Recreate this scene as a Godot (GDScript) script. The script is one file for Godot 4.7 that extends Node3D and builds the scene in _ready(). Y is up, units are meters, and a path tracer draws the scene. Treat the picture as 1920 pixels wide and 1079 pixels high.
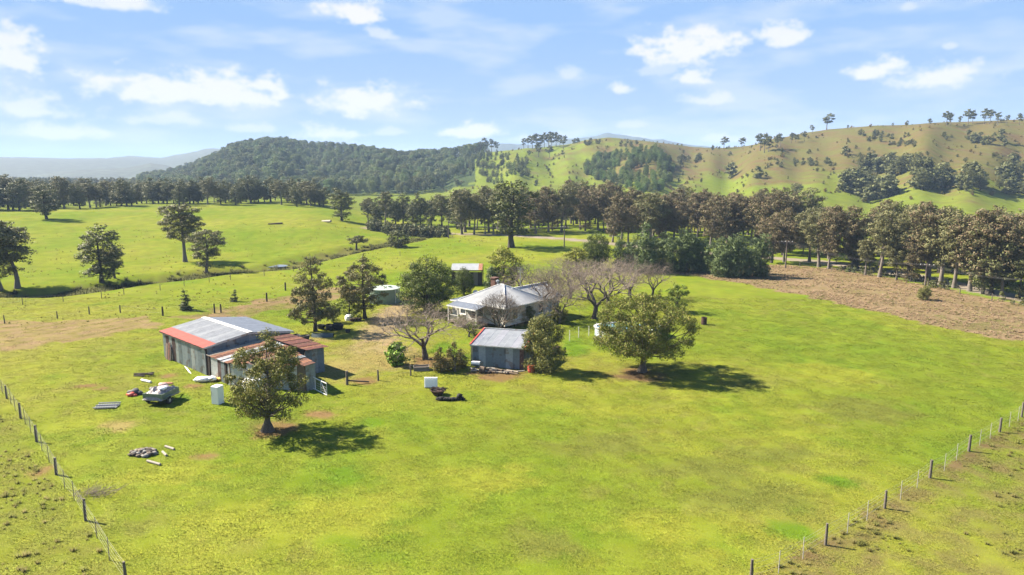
extends Node3D
# A farmstead seen from about twenty metres up: paddocks, sheds, a weatherboard house, gum tree lines and hills.

const HILL := [[-45.93, 900.0, 1500.0, -1.09], [-36.10, 900.0, 1500.0, -4.50], [-30.64, 800.0, 1400.0, -2.54], [-26.59, 700.0, 1150.0, 7.70], [-24.80, 660.0, 1100.0, 16.27], [-22.93, 620.0, 1050.0, 30.08], [-21.41, 600.0, 1020.0, 42.58], [-19.87, 600.0, 1000.0, 49.32], [-18.32, 600.0, 1000.0, 52.40], [-16.77, 600.0, 1000.0, 47.73], [-15.17, 600.0, 1000.0, 46.52], [-13.15, 590.0, 990.0, 42.93], [-11.10, 570.0, 980.0, 39.31], [-9.01, 550.0, 960.0, 32.00], [-6.89, 520.0, 930.0, 34.43], [-4.75, 480.0, 900.0, 36.01], [-2.59, 450.0, 880.0, 40.26], [-0.43, 430.0, 860.0, 43.63], [1.73, 410.0, 840.0, 44.93], [4.30, 400.0, 820.0, 48.51], [6.01, 395.0, 810.0, 53.42], [7.70, 390.0, 800.0, 55.23], [10.23, 380.0, 790.0, 51.69], [12.72, 370.0, 780.0, 47.65], [14.36, 360.0, 765.0, 43.65], [15.97, 350.0, 750.0, 41.41], [18.32, 345.0, 740.0, 42.94], [19.84, 340.0, 730.0, 46.97], [22.06, 335.0, 715.0, 52.85], [24.22, 330.0, 700.0, 56.33], [26.99, 330.0, 690.0, 58.13], [29.64, 330.0, 680.0, 57.08], [32.15, 325.0, 675.0, 57.94], [35.68, 320.0, 670.0, 58.12], [40.43, 320.0, 670.0, 57.58], [49.02, 320.0, 670.0, 52.38]]
const CREEK := [Vector2(-97.91, -113.13), Vector2(-85.80, -114.67), Vector2(-75.63, -114.15), Vector2(-72.26, -118.99), Vector2(-68.94, -126.71), Vector2(-63.90, -130.61), Vector2(-59.79, -137.67), Vector2(-54.03, -142.27), Vector2(-49.32, -144.68), Vector2(-45.77, -160.03), Vector2(-40.57, -175.28), Vector2(-34.78, -188.05), Vector2(-26.74, -204.37)]
var M := {}
var taken := {}
var rng := RandomNumberGenerator.new()
var n_big := FastNoiseLite.new()
var n_mid := FastNoiseLite.new()
var n_small := FastNoiseLite.new()
var n_warp := FastNoiseLite.new()
var proto := {}

# ---------------------------------------------------------------- mesh builder
class MB:
	var v := PackedVector3Array()
	var n := PackedVector3Array()
	var c := PackedColorArray()
	var ix := PackedInt32Array()
	func vert(p: Vector3, nn: Vector3, col: Color) -> int:
		v.append(p); n.append(nn); c.append(col)
		return v.size() - 1
	func tri3(a: int, b: int, d: int, out: Vector3) -> void:
		var g := (v[d] - v[a]).cross(v[b] - v[a])
		if g.dot(out) >= 0.0:
			ix.append(a); ix.append(b); ix.append(d)
		else:
			ix.append(a); ix.append(d); ix.append(b)
	func quad(a: Vector3, b: Vector3, d: Vector3, e: Vector3, out: Vector3, col := Color.WHITE) -> void:
		var nn := (d - a).cross(b - a).normalized()
		if nn.dot(out) < 0.0: nn = -nn
		var i := vert(a, nn, col)
		vert(b, nn, col); vert(d, nn, col); vert(e, nn, col)
		tri3(i, i + 1, i + 2, nn)
		tri3(i, i + 2, i + 3, nn)
	func tri(a: Vector3, b: Vector3, d: Vector3, out: Vector3, col := Color.WHITE) -> void:
		var nn := (d - a).cross(b - a).normalized()
		if nn.dot(out) < 0.0: nn = -nn
		var i := vert(a, nn, col)
		vert(b, nn, col); vert(d, nn, col)
		tri3(i, i + 1, i + 2, nn)
	func box(ctr: Vector3, s: Vector3, bs := Basis(), col := Color.WHITE) -> void:
		var h := s * 0.5
		for ax in 3:
			for sg in [-1.0, 1.0]:
				var nn := Vector3.ZERO
				nn[ax] = sg
				var a1 := Vector3.ZERO
				var a2 := Vector3.ZERO
				a1[(ax + 1) % 3] = h[(ax + 1) % 3]
				a2[(ax + 2) % 3] = h[(ax + 2) % 3]
				var o := nn * h[ax]
				quad(ctr + bs * (o - a1 - a2), ctr + bs * (o + a1 - a2), ctr + bs * (o + a1 + a2), ctr + bs * (o - a1 + a2), bs * nn, col)
	func slab(pts: Array, thick: Vector3, col := Color.WHITE) -> void:
		# a flat polygon (four or three corners) given thickness
		var mid := Vector3.ZERO
		for p in pts: mid += p
		mid /= pts.size()
		var q := []
		for p in pts: q.append(p + thick)
		if pts.size() == 4:
			quad(pts[0], pts[1], pts[2], pts[3], -thick, col)
			quad(q[0], q[1], q[2], q[3], thick, col)
		else:
			tri(pts[0], pts[1], pts[2], -thick, col)
			tri(q[0], q[1], q[2], thick, col)
		for i in pts.size():
			var j := (i + 1) % pts.size()
			quad(pts[i], pts[j], q[j], q[i], (pts[i] + pts[j]) * 0.5 - mid, col)
	func tube(path: Array, radii: Array, sides := 6, col := Color.WHITE, capped := true) -> void:
		var first := v.size()
		for k in path.size():
			var d: Vector3 = (path[min(k + 1, path.size() - 1)] - path[max(k - 1, 0)])
			if d.length() < 1e-6: d = Vector3.UP
			d = d.normalized()
			var s := d.cross(Vector3.RIGHT if absf(d.x) < 0.8 else Vector3.FORWARD).normalized()
			var t := d.cross(s)
			for q in sides:
				var a := TAU * q / sides
				var nn := s * cos(a) + t * sin(a)
				vert(path[k] + nn * float(radii[k]), nn, col)
		for k in path.size() - 1:
			for q in sides:
				var a := first + k * sides + q
				var b := first + k * sides + (q + 1) % sides
				var e := a + sides
				var f := b + sides
				tri3(a, b, f, n[a] + n[b])
				tri3(a, f, e, n[a] + n[b])
		if capped:
			for k in [0, path.size() - 1]:
				if float(radii[k]) < 0.012: continue
				var dd: Vector3 = (path[1] - path[0]) * -1.0 if k == 0 else path[-1] - path[-2]
				dd = dd.normalized()
				var m := vert(path[k], dd, col)
				var ring := []
				for q in sides: ring.append(vert(v[first + k * sides + q], dd, col))
				for q in sides: tri3(m, ring[q], ring[(q + 1) % sides], dd)
	func lathe(ctr: Vector3, prof: Array, sides := 16, col := Color.WHITE, sx := 1.0, sz := 1.0) -> void:
		# prof: Vector2(radius, y) from bottom to top
		for k in prof.size() - 1:
			var p: Vector2 = prof[k]
			var q: Vector2 = prof[k + 1]
			var sl := Vector2(q.y - p.y, p.x - q.x).normalized()
			var i := v.size()
			for s in sides + 1:
				var a := TAU * s / sides
				var nn := Vector3(cos(a) * sl.x, sl.y, sin(a) * sl.x).normalized()
				vert(ctr + Vector3(cos(a) * p.x * sx, p.y, sin(a) * p.x * sz), nn, col)
				vert(ctr + Vector3(cos(a) * q.x * sx, q.y, sin(a) * q.x * sz), nn, col)
			for s in sides:
				var o := n[i + s * 2]
				tri3(i + s * 2, i + s * 2 + 1, i + s * 2 + 3, o)
				tri3(i + s * 2, i + s * 2 + 3, i + s * 2 + 2, o)
	func wavy(o: Vector3, U: Vector3, V: Vector3, out: Vector3, pitch := 0.13, amp := 0.014, bend := 0.0) -> void:
		# corrugated sheet: waves run across U, lengths along V
		var w := U.length()
		var seg := int(maxf(4.0, round(w / pitch) * 4.0))
		var rows := 1 if bend == 0.0 else 6
		var i := v.size()
		var ud := U / w
		for r in rows + 1:
			var t := float(r) / rows
			for s in seg + 1:
				var x := float(s) / seg
				var ph := x * w / pitch * TAU
				var nn := (out - ud * (cos(ph) * amp * TAU / pitch)).normalized()
				vert(o + U * x + V * t + out * (sin(ph) * amp + bend * sin(t * PI)), nn, Color.WHITE)
		for r in rows:
			for s in seg:
				var a := i + r * (seg + 1) + s
				var b := a + seg + 1
				tri3(a, a + 1, b + 1, out)
				tri3(a, b + 1, b, out)
	func leaf(p: Vector3, ax: Vector3, nn: Vector3, ln: float, wd: float, sn: Vector3, col: Color) -> void:
		var sd := ax.cross(nn).normalized() * wd * 0.5
		var a := ax * ln * 0.5
		var gn := ax.cross(sd).normalized()
		if gn.dot(sn) < 0.0: gn = -gn
		var shade := (gn * 0.55 + sn * 0.45).normalized()
		var i := vert(p - a, shade, col)
		vert(p + sd - a * 0.1, shade, col); vert(p + a, shade, col); vert(p - sd - a * 0.1, shade, col)
		tri3(i, i + 1, i + 2, gn)
		tri3(i, i + 2, i + 3, gn)
	func rock(ctr: Vector3, s: Vector3, sd: int, col := Color.WHITE, rough := 0.25) -> void:
		var f := FastNoiseLite.new()
		f.seed = sd
		f.frequency = 1.3
		var la := 6
		var lo := 9
		var i := v.size()
		for a in la + 1:
			for b in lo + 1:
				var th := PI * a / la
				var ph := TAU * (b % lo) / lo
				var d := Vector3(sin(th) * cos(ph), cos(th), sin(th) * sin(ph))
				vert(ctr + d * s * (1.0 + rough * 2.0 * f.get_noise_3dv(d)), (d / s).normalized(), col)
		for a in la:
			for b in lo:
				var q := i + a * (lo + 1) + b
				tri3(q, q + 1, q + lo + 2, n[q] + n[q + 1] + n[q + lo + 2])
				tri3(q, q + lo + 2, q + lo + 1, n[q] + n[q + lo + 1] + n[q + lo + 2])
	func done() -> ArrayMesh:
		var arr := []
		arr.resize(Mesh.ARRAY_MAX)
		arr[Mesh.ARRAY_VERTEX] = v
		arr[Mesh.ARRAY_NORMAL] = n
		arr[Mesh.ARRAY_COLOR] = c
		arr[Mesh.ARRAY_INDEX] = ix
		var m := ArrayMesh.new()
		m.add_surface_from_arrays(Mesh.PRIMITIVE_TRIANGLES, arr)
		return m

# ---------------------------------------------------------------- scene helpers
func numbered(called: String) -> String:
	var k: int = taken.get(called, 0)
	taken[called] = k + 1
	return called if k == 0 else "%s_%03d" % [called, k]
func tag(o: Node, label: String, category: String, group := "") -> void:
	o.set_meta("label", label)
	o.set_meta("category", category)
	if group != "": o.set_meta("group", group)
func thing(called: String, label: String, category: String, at: Vector3, group := "") -> Node3D:
	var o := Node3D.new()
	o.name = numbered(called)
	add_child(o)
	o.position = at
	tag(o, label, category, group)
	return o
func part(parent: Node, called: String, mesh: Mesh, mat: Material) -> MeshInstance3D:
	var o := MeshInstance3D.new()
	o.name = called
	o.mesh = mesh
	o.material_override = mat
	parent.add_child(o, true)
	return o
func lone(called: String, mesh: Mesh, mat: Material, at: Vector3) -> MeshInstance3D:
	var o := part(self, numbered(called), mesh, mat)
	o.position = at
	return o
func stuff(called: String, label: String, category: String, mesh: Mesh, mat: Material, xf: Array, cols: Array) -> MultiMeshInstance3D:
	var mm := MultiMesh.new()
	mm.transform_format = MultiMesh.TRANSFORM_3D
	mm.use_colors = true
	mm.mesh = mesh
	mm.instance_count = xf.size()
	for i in xf.size():
		mm.set_instance_transform(i, xf[i])
		mm.set_instance_color(i, cols[i])
	var o := MultiMeshInstance3D.new()
	o.name = numbered(called)
	o.multimesh = mm
	o.material_override = mat
	add_child(o)
	o.set_meta("kind", "stuff")
	o.set_meta("label", label)
	o.set_meta("category", category)
	return o
func lin(r: float, g: float, b: float) -> Color:
	return Color(r, g, b).linear_to_srgb()
func mat(key: String, col: Color, rough := 0.8, metal := 0.0, tex: Texture2D = null, scale := 1.0, vcol := false) -> StandardMaterial3D:
	var m := StandardMaterial3D.new()
	m.resource_name = key
	m.albedo_color = col
	m.roughness = rough
	m.metallic = metal
	m.vertex_color_use_as_albedo = vcol
	if tex:
		m.albedo_texture = tex
		m.uv1_triplanar = true
		m.uv1_scale = Vector3.ONE * scale
	M[key] = m
	return m
func noise_tex(sd: int, freq: float, lo: Color, hi: Color, size := 256, stretch := false, oct := 4) -> ImageTexture:
	var f := FastNoiseLite.new()
	f.seed = sd
	f.frequency = freq
	f.fractal_octaves = oct
	var im := f.get_seamless_image(size, size)
	im.convert(Image.FORMAT_RGB8)
	if stretch:
		im.resize(size, size / 16, Image.INTERPOLATE_BILINEAR)
		im.resize(size, size, Image.INTERPOLATE_BILINEAR)
	for y in size:
		for x in size:
			im.set_pixel(x, y, lo.lerp(hi, im.get_pixel(x, y).r))
	return ImageTexture.create_from_image(im)
func ordinal(k: int) -> String:
	var one := ["first", "second", "third", "fourth", "fifth", "sixth", "seventh", "eighth", "ninth", "tenth", "eleventh", "twelfth", "thirteenth", "fourteenth", "fifteenth", "sixteenth", "seventeenth", "eighteenth", "nineteenth"]
	var ten := ["", "", "twenty", "thirty", "forty", "fifty", "sixty", "seventy", "eighty", "ninety"]
	if k <= 19: return one[k - 1]
	if k % 10 == 0: return ten[k / 10].left(-1) + "ieth"
	return ten[k / 10] + "-" + one[k % 10 - 1]

# ---------------------------------------------------------------- terrain
func sm(a: float, b: float, x: float) -> float:
	var t := clampf((x - a) / (b - a), 0.0, 1.0)
	return t * t * (3.0 - 2.0 * t)
func seg_dist(p: Vector2, pts: Array) -> float:
	var best := 1e9
	for i in pts.size() - 1:
		best = minf(best, p.distance_to(Geometry2D.get_closest_point_to_segment(p, pts[i], pts[i + 1])))
	return best
func height(x: float, z: float) -> float:
	var r := sqrt(x * x + z * z)
	var th := rad_to_deg(atan2(x, -z))
	var h := 0.0
	var a := sm(105.0, 200.0, r)
	if a > 0.0:
		h += a * (0.5 * sin(x * 0.021 + 1.3) * sin(z * 0.024 + 0.4) + 0.25 * sin(x * 0.057 + z * 0.031))
	if r < 600.0 and th < -5.0:
		h += 4.6 * sm(-9.0, -17.0, th) * sm(160.0, 290.0, r) * (1.0 - sm(330.0, 560.0, r))
	if r < 330.0 and r > 95.0 and th < 0.0:
		var d := seg_dist(Vector2(x, z), CREEK)
		if d < 9.0:
			h -= 1.1 * (1.0 - sm(0.8, 7.0, d)) * (1.0 - sm(150.0, 215.0, r) * 0.6)
	if r > 300.0 and z < 0.0:
		var i := 0
		while i < HILL.size() - 2 and HILL[i + 1][0] < th: i += 1
		var A: Array = HILL[i]
		var B: Array = HILL[i + 1]
		var t := clampf((th - A[0]) / (B[0] - A[0]), 0.0, 1.0)
		var rf := lerpf(A[1], B[1], t)
		var rr := lerpf(A[2], B[2], t)
		var hh := lerpf(A[3], B[3], t)
		if r > rf:
			var q := (r - rf) / (rr - rf)
			if q < 1.0:
				var s := q * 0.45 + q * q * (3.0 - 2.0 * q) * 0.55
				h += s * hh + 4.0 * q * (1.0 - q) * minf(1.0, hh / 40.0) * (3.8 * sin(th * 0.62 + 0.6 + q * 1.6) + 2.6 * sin(th * 1.3 + 1.7 - q * 2.4 + sin(th * 0.4)) + 0.9 * sin(th * 2.7 + q * 4.0))
			else:
				h += hh * (1.0 - 0.75 * sm(1.0, 1.9, q))
	return h
func P(x: float, z: float, up := 0.0) -> Vector3:
	return Vector3(x, height(x, z) + up, z)

# worn ground, dirt, rank grass: [x, z, radius x, radius z, kind]
const PATCHES := [[-19.15, -52.21, 2.53, 2.31, 3], [-18.55, -51.30, 1.82, 1.68, 0], [-15.91, -54.99, 1.50, 1.15, 0], [-21.60, -46.23, 1.20, 0.64, 0], [13.54, -66.76, 4.25, 4.43, 3], [12.65, -66.22, 3.27, 2.72, 0], [12.32, -65.86, 2.10, 1.61, 5], [-14.27, -63.94, 1.73, 1.52, 0], [-1.58, -66.22, 3.95, 1.99, 0], [-11.79, -74.51, 2.36, 2.72, 1], [-8.97, -70.64, 3.36, 2.46, 0], [-33.57, -65.68, 1.05, 0.89, 0], [-29.91, -62.45, 1.10, 0.81, 0], [-39.97, -62.62, 1.30, 0.81, 0], [-37.92, -61.65, 0.69, 0.63, 0], [15.93, -36.31, 1.44, 1.18, 2], [17.20, -38.68, 0.83, 0.59, 2], [21.77, -42.26, 1.56, 0.93, 2], [20.99, -42.81, 1.05, 0.64, 2], [12.85, -41.27, 0.47, 0.37, 2], [-11.29, -43.21, 1.41, 1.38, 2], [-11.48, -52.79, 1.28, 1.18, 2], [-29.46, -59.37, 1.43, 1.18, 2], [1.44, -34.78, 2.60, 1.91, 3], [14.47, -40.04, 4.60, 2.83, 3], [13.36, -44.29, 3.97, 2.13, 3], [6.67, -48.44, 5.10, 2.21, 3], [-2.09, -42.65, 4.18, 2.38, 4], [-10.11, -38.35, 5.06, 2.94, 4], [-16.55, -37.09, 3.68, 2.46, 4], [18.69, -46.98, 3.81, 1.33, 3], [31.33, -66.76, 4.78, 3.68, 4], [9.87, -55.90, 5.39, 1.84, 4], [-22.34, -43.46, 3.55, 2.46, 4], [-34.81, -53.38, 2.58, 2.41, 4], [30.52, -55.90, 4.49, 3.29, 3], [-14.03, -73.84, 4.09, 5.82, 1], [-18.00, -68.65, 3.27, 3.10, 1], [21.18, -62.45, 2.99, 2.27, 3], [7.33, -77.33, 1.83, 4.88, 2], [8.82, -36.78, 3.65, 1.81, 4], [-25.20, -79.84, 3.15, 2.59, 1], [-7.22, -76.13, 2.41, 3.31, 2], [-5.19, -72.74, 1.15, 1.73, 2], [-30.73, -52.21, 1.68, 1.62, 1], [-31.41, -44.29, 0.94, 1.19, 0]]
const PADDOCK := [Vector2(29.17, -136.73), Vector2(36.78, -127.93), Vector2(43.79, -117.12), Vector2(48.92, -104.31), Vector2(52.21, -95.14), Vector2(55.45, -85.94), Vector2(60.11, -79.32), Vector2(68.98, -73.18), Vector2(85.51, -91.54), Vector2(76.31, -101.62), Vector2(73.72, -112.56), Vector2(71.32, -127.47), Vector2(66.13, -142.19), Vector2(55.93, -147.38), Vector2(41.93, -146.30), Vector2(32.44, -144.36)]
const PLOUGH := [Vector2(-77.93, -89.35), Vector2(-64.52, -91.31), Vector2(-56.72, -92.67), Vector2(-49.25, -93.71), Vector2(-45.54, -87.76), Vector2(-47.77, -83.06), Vector2(-52.11, -78.56), Vector2(-57.79, -76.13), Vector2(-64.34, -73.18)]
const BANK := [Vector2(-47.82, -92.32), Vector2(-45.08, -95.87), Vector2(-41.21, -101.30), Vector2(-38.56, -107.36), Vector2(-35.28, -113.14), Vector2(-29.24, -117.33), Vector2(-22.64, -121.25), Vector2(-21.64, -115.72), Vector2(-27.28, -109.22), Vector2(-31.58, -100.89), Vector2(-35.80, -95.14), Vector2(-40.57, -92.32)]
const YARD := [Vector2(-19.92, -65.86), Vector2(-20.87, -73.18), Vector2(-19.85, -78.56), Vector2(-16.38, -79.84), Vector2(-11.00, -77.33), Vector2(-9.27, -73.18), Vector2(-10.36, -68.65), Vector2(-13.81, -66.76), Vector2(-15.72, -63.61), Vector2(-17.73, -61.65)]
const DRIVE := [Vector2(-14.25, -107.36), Vector2(-15.97, -102.12), Vector2(-16.56, -95.14), Vector2(-16.70, -87.76), Vector2(-16.20, -80.88), Vector2(-16.25, -76.13)]
const ROAD := [Vector2(-47.40, -228.70), Vector2(-38.09, -225.36), Vector2(-27.12, -220.58), Vector2(-1.62, -210.26), Vector2(20.50, -190.18), Vector2(38.34, -171.29), Vector2(55.37, -162.85), Vector2(69.17, -151.46), Vector2(76.18, -132.60), Vector2(78.03, -119.33), Vector2(80.00, -106.70), Vector2(81.94, -91.57)]
const FENCE_L := [Vector2(-55.18, -68.07), Vector2(-18.92, -31.32)]
const FENCE_R := [Vector2(11.56, -31.32), Vector2(72.72, -77.33)]
const KINDS := [Color(0.185, 0.115, 0.06), Color(0.24, 0.19, 0.075), Color(0.095, 0.162, 0.014), Color(0.13, 0.145, 0.028), Color(0.19, 0.21, 0.026), Color(0.09, 0.06, 0.035)]
func inside(p: Vector2, poly: Array) -> bool:
	return Geometry2D.is_point_in_polygon(p, PackedVector2Array(poly))
func gcol(x: float, z: float) -> Color:
	var p := Vector2(x, z)
	var r := p.length()
	var b := n_big.get_noise_2d(x, z)
	var m := n_mid.get_noise_2d(x, z)
	var s := n_small.get_noise_2d(x, z)
	var c := Color(0.132, 0.172, 0.018).lerp(Color(0.19, 0.203, 0.028), clampf(0.5 + b * 1.1 + m * 0.7, 0.0, 1.0))
	c = c.lerp(Color(0.105, 0.165, 0.014), clampf(m * 1.3 - b * 0.6 + s * 0.5 - 0.05, 0.0, 0.75))
	c = c.lerp(Color(0.17, 0.155, 0.045), clampf((s * 0.8 - m * 0.6 + b * 0.5 - 0.15) * 1.4, 0.0, 0.4))
	c = c * (1.0 + 0.16 * n_warp.get_noise_2d(x * 2.2 + 50.0, z * 2.2))
	var w := Vector2(n_warp.get_noise_2d(x, z), n_warp.get_noise_2d(x + 311.0, z - 97.0))
	if r < 140.0:
		# beyond the boundary fences the pasture is rough and browner
		var fr: Vector2 = FENCE_R[1] - FENCE_R[0]
		var side_r := fr.normalized().cross(p - FENCE_R[0])
		if side_r > 0.0:
			c = c.lerp(Color(0.15, 0.135, 0.045), clampf(0.45 + s * 0.9 + m * 0.5, 0.0, 0.9))
			c = c.lerp(Color(0.13, 0.085, 0.05), clampf(0.85 - side_r * 0.35 + s * 1.1, 0.0, 0.8) * clampf(0.4 + m * 2.0, 0.0, 1.0))
		var fl: Vector2 = FENCE_L[1] - FENCE_L[0]
		var side_l := fl.normalized().cross(p - FENCE_L[0])
		if side_l > 0.0 and x < 0.0:
			c = c.lerp(Color(0.14, 0.145, 0.03), clampf(0.5 + s * 0.8, 0.0, 0.9))
		for q in PATCHES:
			var d := Vector2((x - q[0] + w.x * q[2] * 0.55) / q[2], (z - q[1] + w.y * q[3] * 0.55) / q[3]).length() + s * 0.55
			if d < 1.15:
				c = c.lerp(KINDS[q[4]], (1.0 - sm(0.5, 1.15, d)) * 0.92)
		var dd := seg_dist(p + w * 1.2, DRIVE)
		if dd < 3.4:
			c = c.lerp(Color(0.27, 0.2, 0.12), (1.0 - sm(1.3, 3.2, dd + s * 1.4)) * 0.9)
		if inside(p + w * 2.0, YARD):
			c = c.lerp(Color(0.21, 0.185, 0.06), clampf(0.6 + s * 0.9, 0.0, 0.9))
	if r < 330.0:
		if inside(p + w * 3.2, PADDOCK):
			c = Color(0.21, 0.15, 0.094).lerp(Color(0.17, 0.13, 0.068), clampf(0.35 + m * 1.5 + s, 0.0, 1.0))
			c = c.lerp(Color(0.12, 0.15, 0.03), clampf(b * 1.2 + s * 0.8 - 0.4, 0.0, 0.5))
		elif inside(p + w * 3.0, PLOUGH):
			var row := sin((x * 0.86 + z * 0.5) * 2.6 + w.x * 3.0)
			c = Color(0.22, 0.16, 0.09).lerp(Color(0.19, 0.16, 0.055), clampf(0.5 + row * 0.45 + s, 0.0, 1.0))
		elif inside(p + w * 3.0, BANK):
			c = Color(0.2, 0.14, 0.08).lerp(Color(0.14, 0.14, 0.035), clampf(0.4 + m * 1.6 + s, 0.0, 1.0))
		if x < 0.0:
			var dc := seg_dist(p + w * 2.5, CREEK)
			if dc < 7.0 and r > 95.0:
				c = c.lerp(Color(0.1, 0.085, 0.035), (1.0 - sm(0.8, 5.0, dc + s * 2.5)) * 0.8)
		var rd := seg_dist(p, ROAD)
		if rd < 3.5:
			c = c.lerp(Color(0.24, 0.2, 0.17), 1.0 - sm(2.0, 3.4, rd + s))
	if r > 320.0:
		var th := rad_to_deg(atan2(x, -z))
		var hh := height(x, z)
		var f := sm(8.0, 19.0, hh + m * 9.0 + b * 11.0) * sm(3.0, 11.0, th + b * 7.0)
		f = maxf(f, 0.75 * sm(16.0, 30.0, hh + b * 16.0) * sm(-3.0, 2.0, th) * clampf(0.3 + b * 2.0, 0.0, 1.0))
		c = c.lerp(Color(0.132, 0.165, 0.026), 0.7)
		c = c.lerp(Color(0.112, 0.092, 0.04), f * 0.9)
		c = c.lerp(Color(0.128, 0.082, 0.047), f * clampf(m * 1.8 + b * 0.9 + s * 0.5, 0.0, 0.8))
		c = c.lerp(Color(0.11, 0.125, 0.032), clampf(-m * 1.4 + b * 0.5, 0.0, 0.55))
		# one flat dark green under the left hill forest and behind the ridges
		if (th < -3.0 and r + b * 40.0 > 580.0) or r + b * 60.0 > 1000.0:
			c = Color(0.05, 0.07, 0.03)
	return c
func steps(a0: float, a1: float, fine: float, lo: float, hi: float, grow: float) -> PackedFloat32Array:
	var mid := []
	var x := a0
	while x <= a1:
		mid.append(x); x += fine
	var s := fine
	while mid[-1] < hi:
		s *= grow
		mid.append(mid[-1] + s)
	s = fine
	var pre := []
	x = a0
	while x > lo:
		s *= grow
		x -= s
		pre.append(x)
	pre.reverse()
	return PackedFloat32Array(pre + mid)
func build_ground() -> void:
	var xs := steps(-62.0, 62.0, 0.5, -5200.0, 5200.0, 1.026)
	var zs := steps(-108.0, -30.0, 0.5, -5600.0, 260.0, 1.026)
	var v := PackedVector3Array()
	var c := PackedColorArray()
	var ix := PackedInt32Array()
	var w := xs.size()
	for z in zs:
		for x in xs:
			v.append(Vector3(x, height(x, z) + (0.05 * n_small.get_noise_2d(x * 0.8, z * 0.8) if absf(x) < 200.0 and z > -300.0 else 0.0), z))
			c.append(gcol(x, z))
	for j in zs.size() - 1:
		for i in w - 1:
			var a := j * w + i
			ix.append(a); ix.append(a + 1); ix.append(a + w + 1)
			ix.append(a); ix.append(a + w + 1); ix.append(a + w)
	var nn := PackedVector3Array()
	nn.resize(v.size())
	for j in zs.size():
		for i in w:
			var k := j * w + i
			var dx := v[j * w + mini(i + 1, w - 1)] - v[j * w + maxi(i - 1, 0)]
			var dz := v[mini(j + 1, zs.size() - 1) * w + i] - v[maxi(j - 1, 0) * w + i]
			nn[k] = dz.cross(dx).normalized()
	var arr := []
	arr.resize(Mesh.ARRAY_MAX)
	arr[Mesh.ARRAY_VERTEX] = v
	arr[Mesh.ARRAY_NORMAL] = nn
	arr[Mesh.ARRAY_COLOR] = c
	arr[Mesh.ARRAY_INDEX] = ix
	var mesh := ArrayMesh.new()
	mesh.add_surface_from_arrays(Mesh.PRIMITIVE_TRIANGLES, arr)
	var o := part(self, "ground", mesh, M.ground)
	o.set_meta("kind", "structure")
	print("ground ", v.size())
func far_hill(called: String, pts: Array, depth: float, m: Material, label: String) -> void:
	# a long ridge: pts are Vector3 along its crest; the slopes fall to the plain on both sides
	var b := MB.new()
	var rows := 7
	var dense := []
	for i in pts.size() - 1:
		for k in 8: dense.append(pts[i].lerp(pts[i + 1], k / 8.0))
	dense.append(pts[-1])
	for i in dense.size():
		var p: Vector3 = dense[i]
		var away := Vector3(p.x, 0, p.z).normalized()
		for j in rows + 1:
			var t := float(j) / rows * 2.0 - 1.0
			var hh := (p.y + 30.0) * (1.0 - pow(absf(t), 1.4)) - 30.0
			var q := p + away * t * depth
			hh += n_big.get_noise_2d(q.x * 0.05, q.z * 0.05) * p.y * 0.22 * (1.0 - absf(t) * 0.5) + n_mid.get_noise_2d(q.x * 0.12, q.z * 0.12) * p.y * 0.05
			q.y = hh
			b.vert(q, Vector3.UP, Color.WHITE)
	var w := rows + 1
	for i in dense.size():
		for j in w:
			var dx := b.v[mini(i + 1, dense.size() - 1) * w + j] - b.v[maxi(i - 1, 0) * w + j]
			var dz := b.v[i * w + mini(j + 1, rows)] - b.v[i * w + maxi(j - 1, 0)]
			var nn := dx.cross(dz).normalized()
			b.n[i * w + j] = nn if nn.y > 0.0 else -nn
	for i in dense.size() - 1:
		for j in rows:
			var a := i * w + j
			b.tri3(a, a + 1, a + w + 1, Vector3.UP)
			b.tri3(a, a + w + 1, a + w, Vector3.UP)
	var o := part(self, numbered(called), b.done(), m)
	o.set_meta("kind", "structure")
	o.set_meta("label", label)

# ---------------------------------------------------------------- trees
func prof_at(prof: Array, y: float) -> float:
	for i in prof.size() - 1:
		if y <= prof[i + 1].x:
			return lerpf(prof[i].y, prof[i + 1].y, clampf((y - prof[i].x) / (prof[i + 1].x - prof[i].x), 0.0, 1.0))
	return prof[-1].y
func fill(b: MB, r: RandomNumberGenerator, ctr: Vector3, rad: Vector3, count: int, ln: float, wd: float, pal: Array, droop: float, hollow := 0.45) -> void:
	for k in count:
		var d := Vector3(r.randfn(), r.randfn(), r.randfn()).normalized()
		var p := ctr + rad * d * pow(r.randf(), hollow)
		var nn := (d + Vector3(r.randfn(), r.randfn(), r.randfn()) * 0.6).normalized()
		var ax := nn.cross(Vector3(r.randfn(), r.randfn(), r.randfn())).normalized()
		ax = (ax + Vector3.DOWN * droop).normalized()
		var c: Color = pal[r.randi() % pal.size()] * r.randf_range(0.84, 1.18)
		b.leaf(p, ax, nn, ln * r.randf_range(0.65, 1.35), wd * r.randf_range(0.65, 1.35), (d + Vector3.UP * 0.25).normalized(), c)
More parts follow.
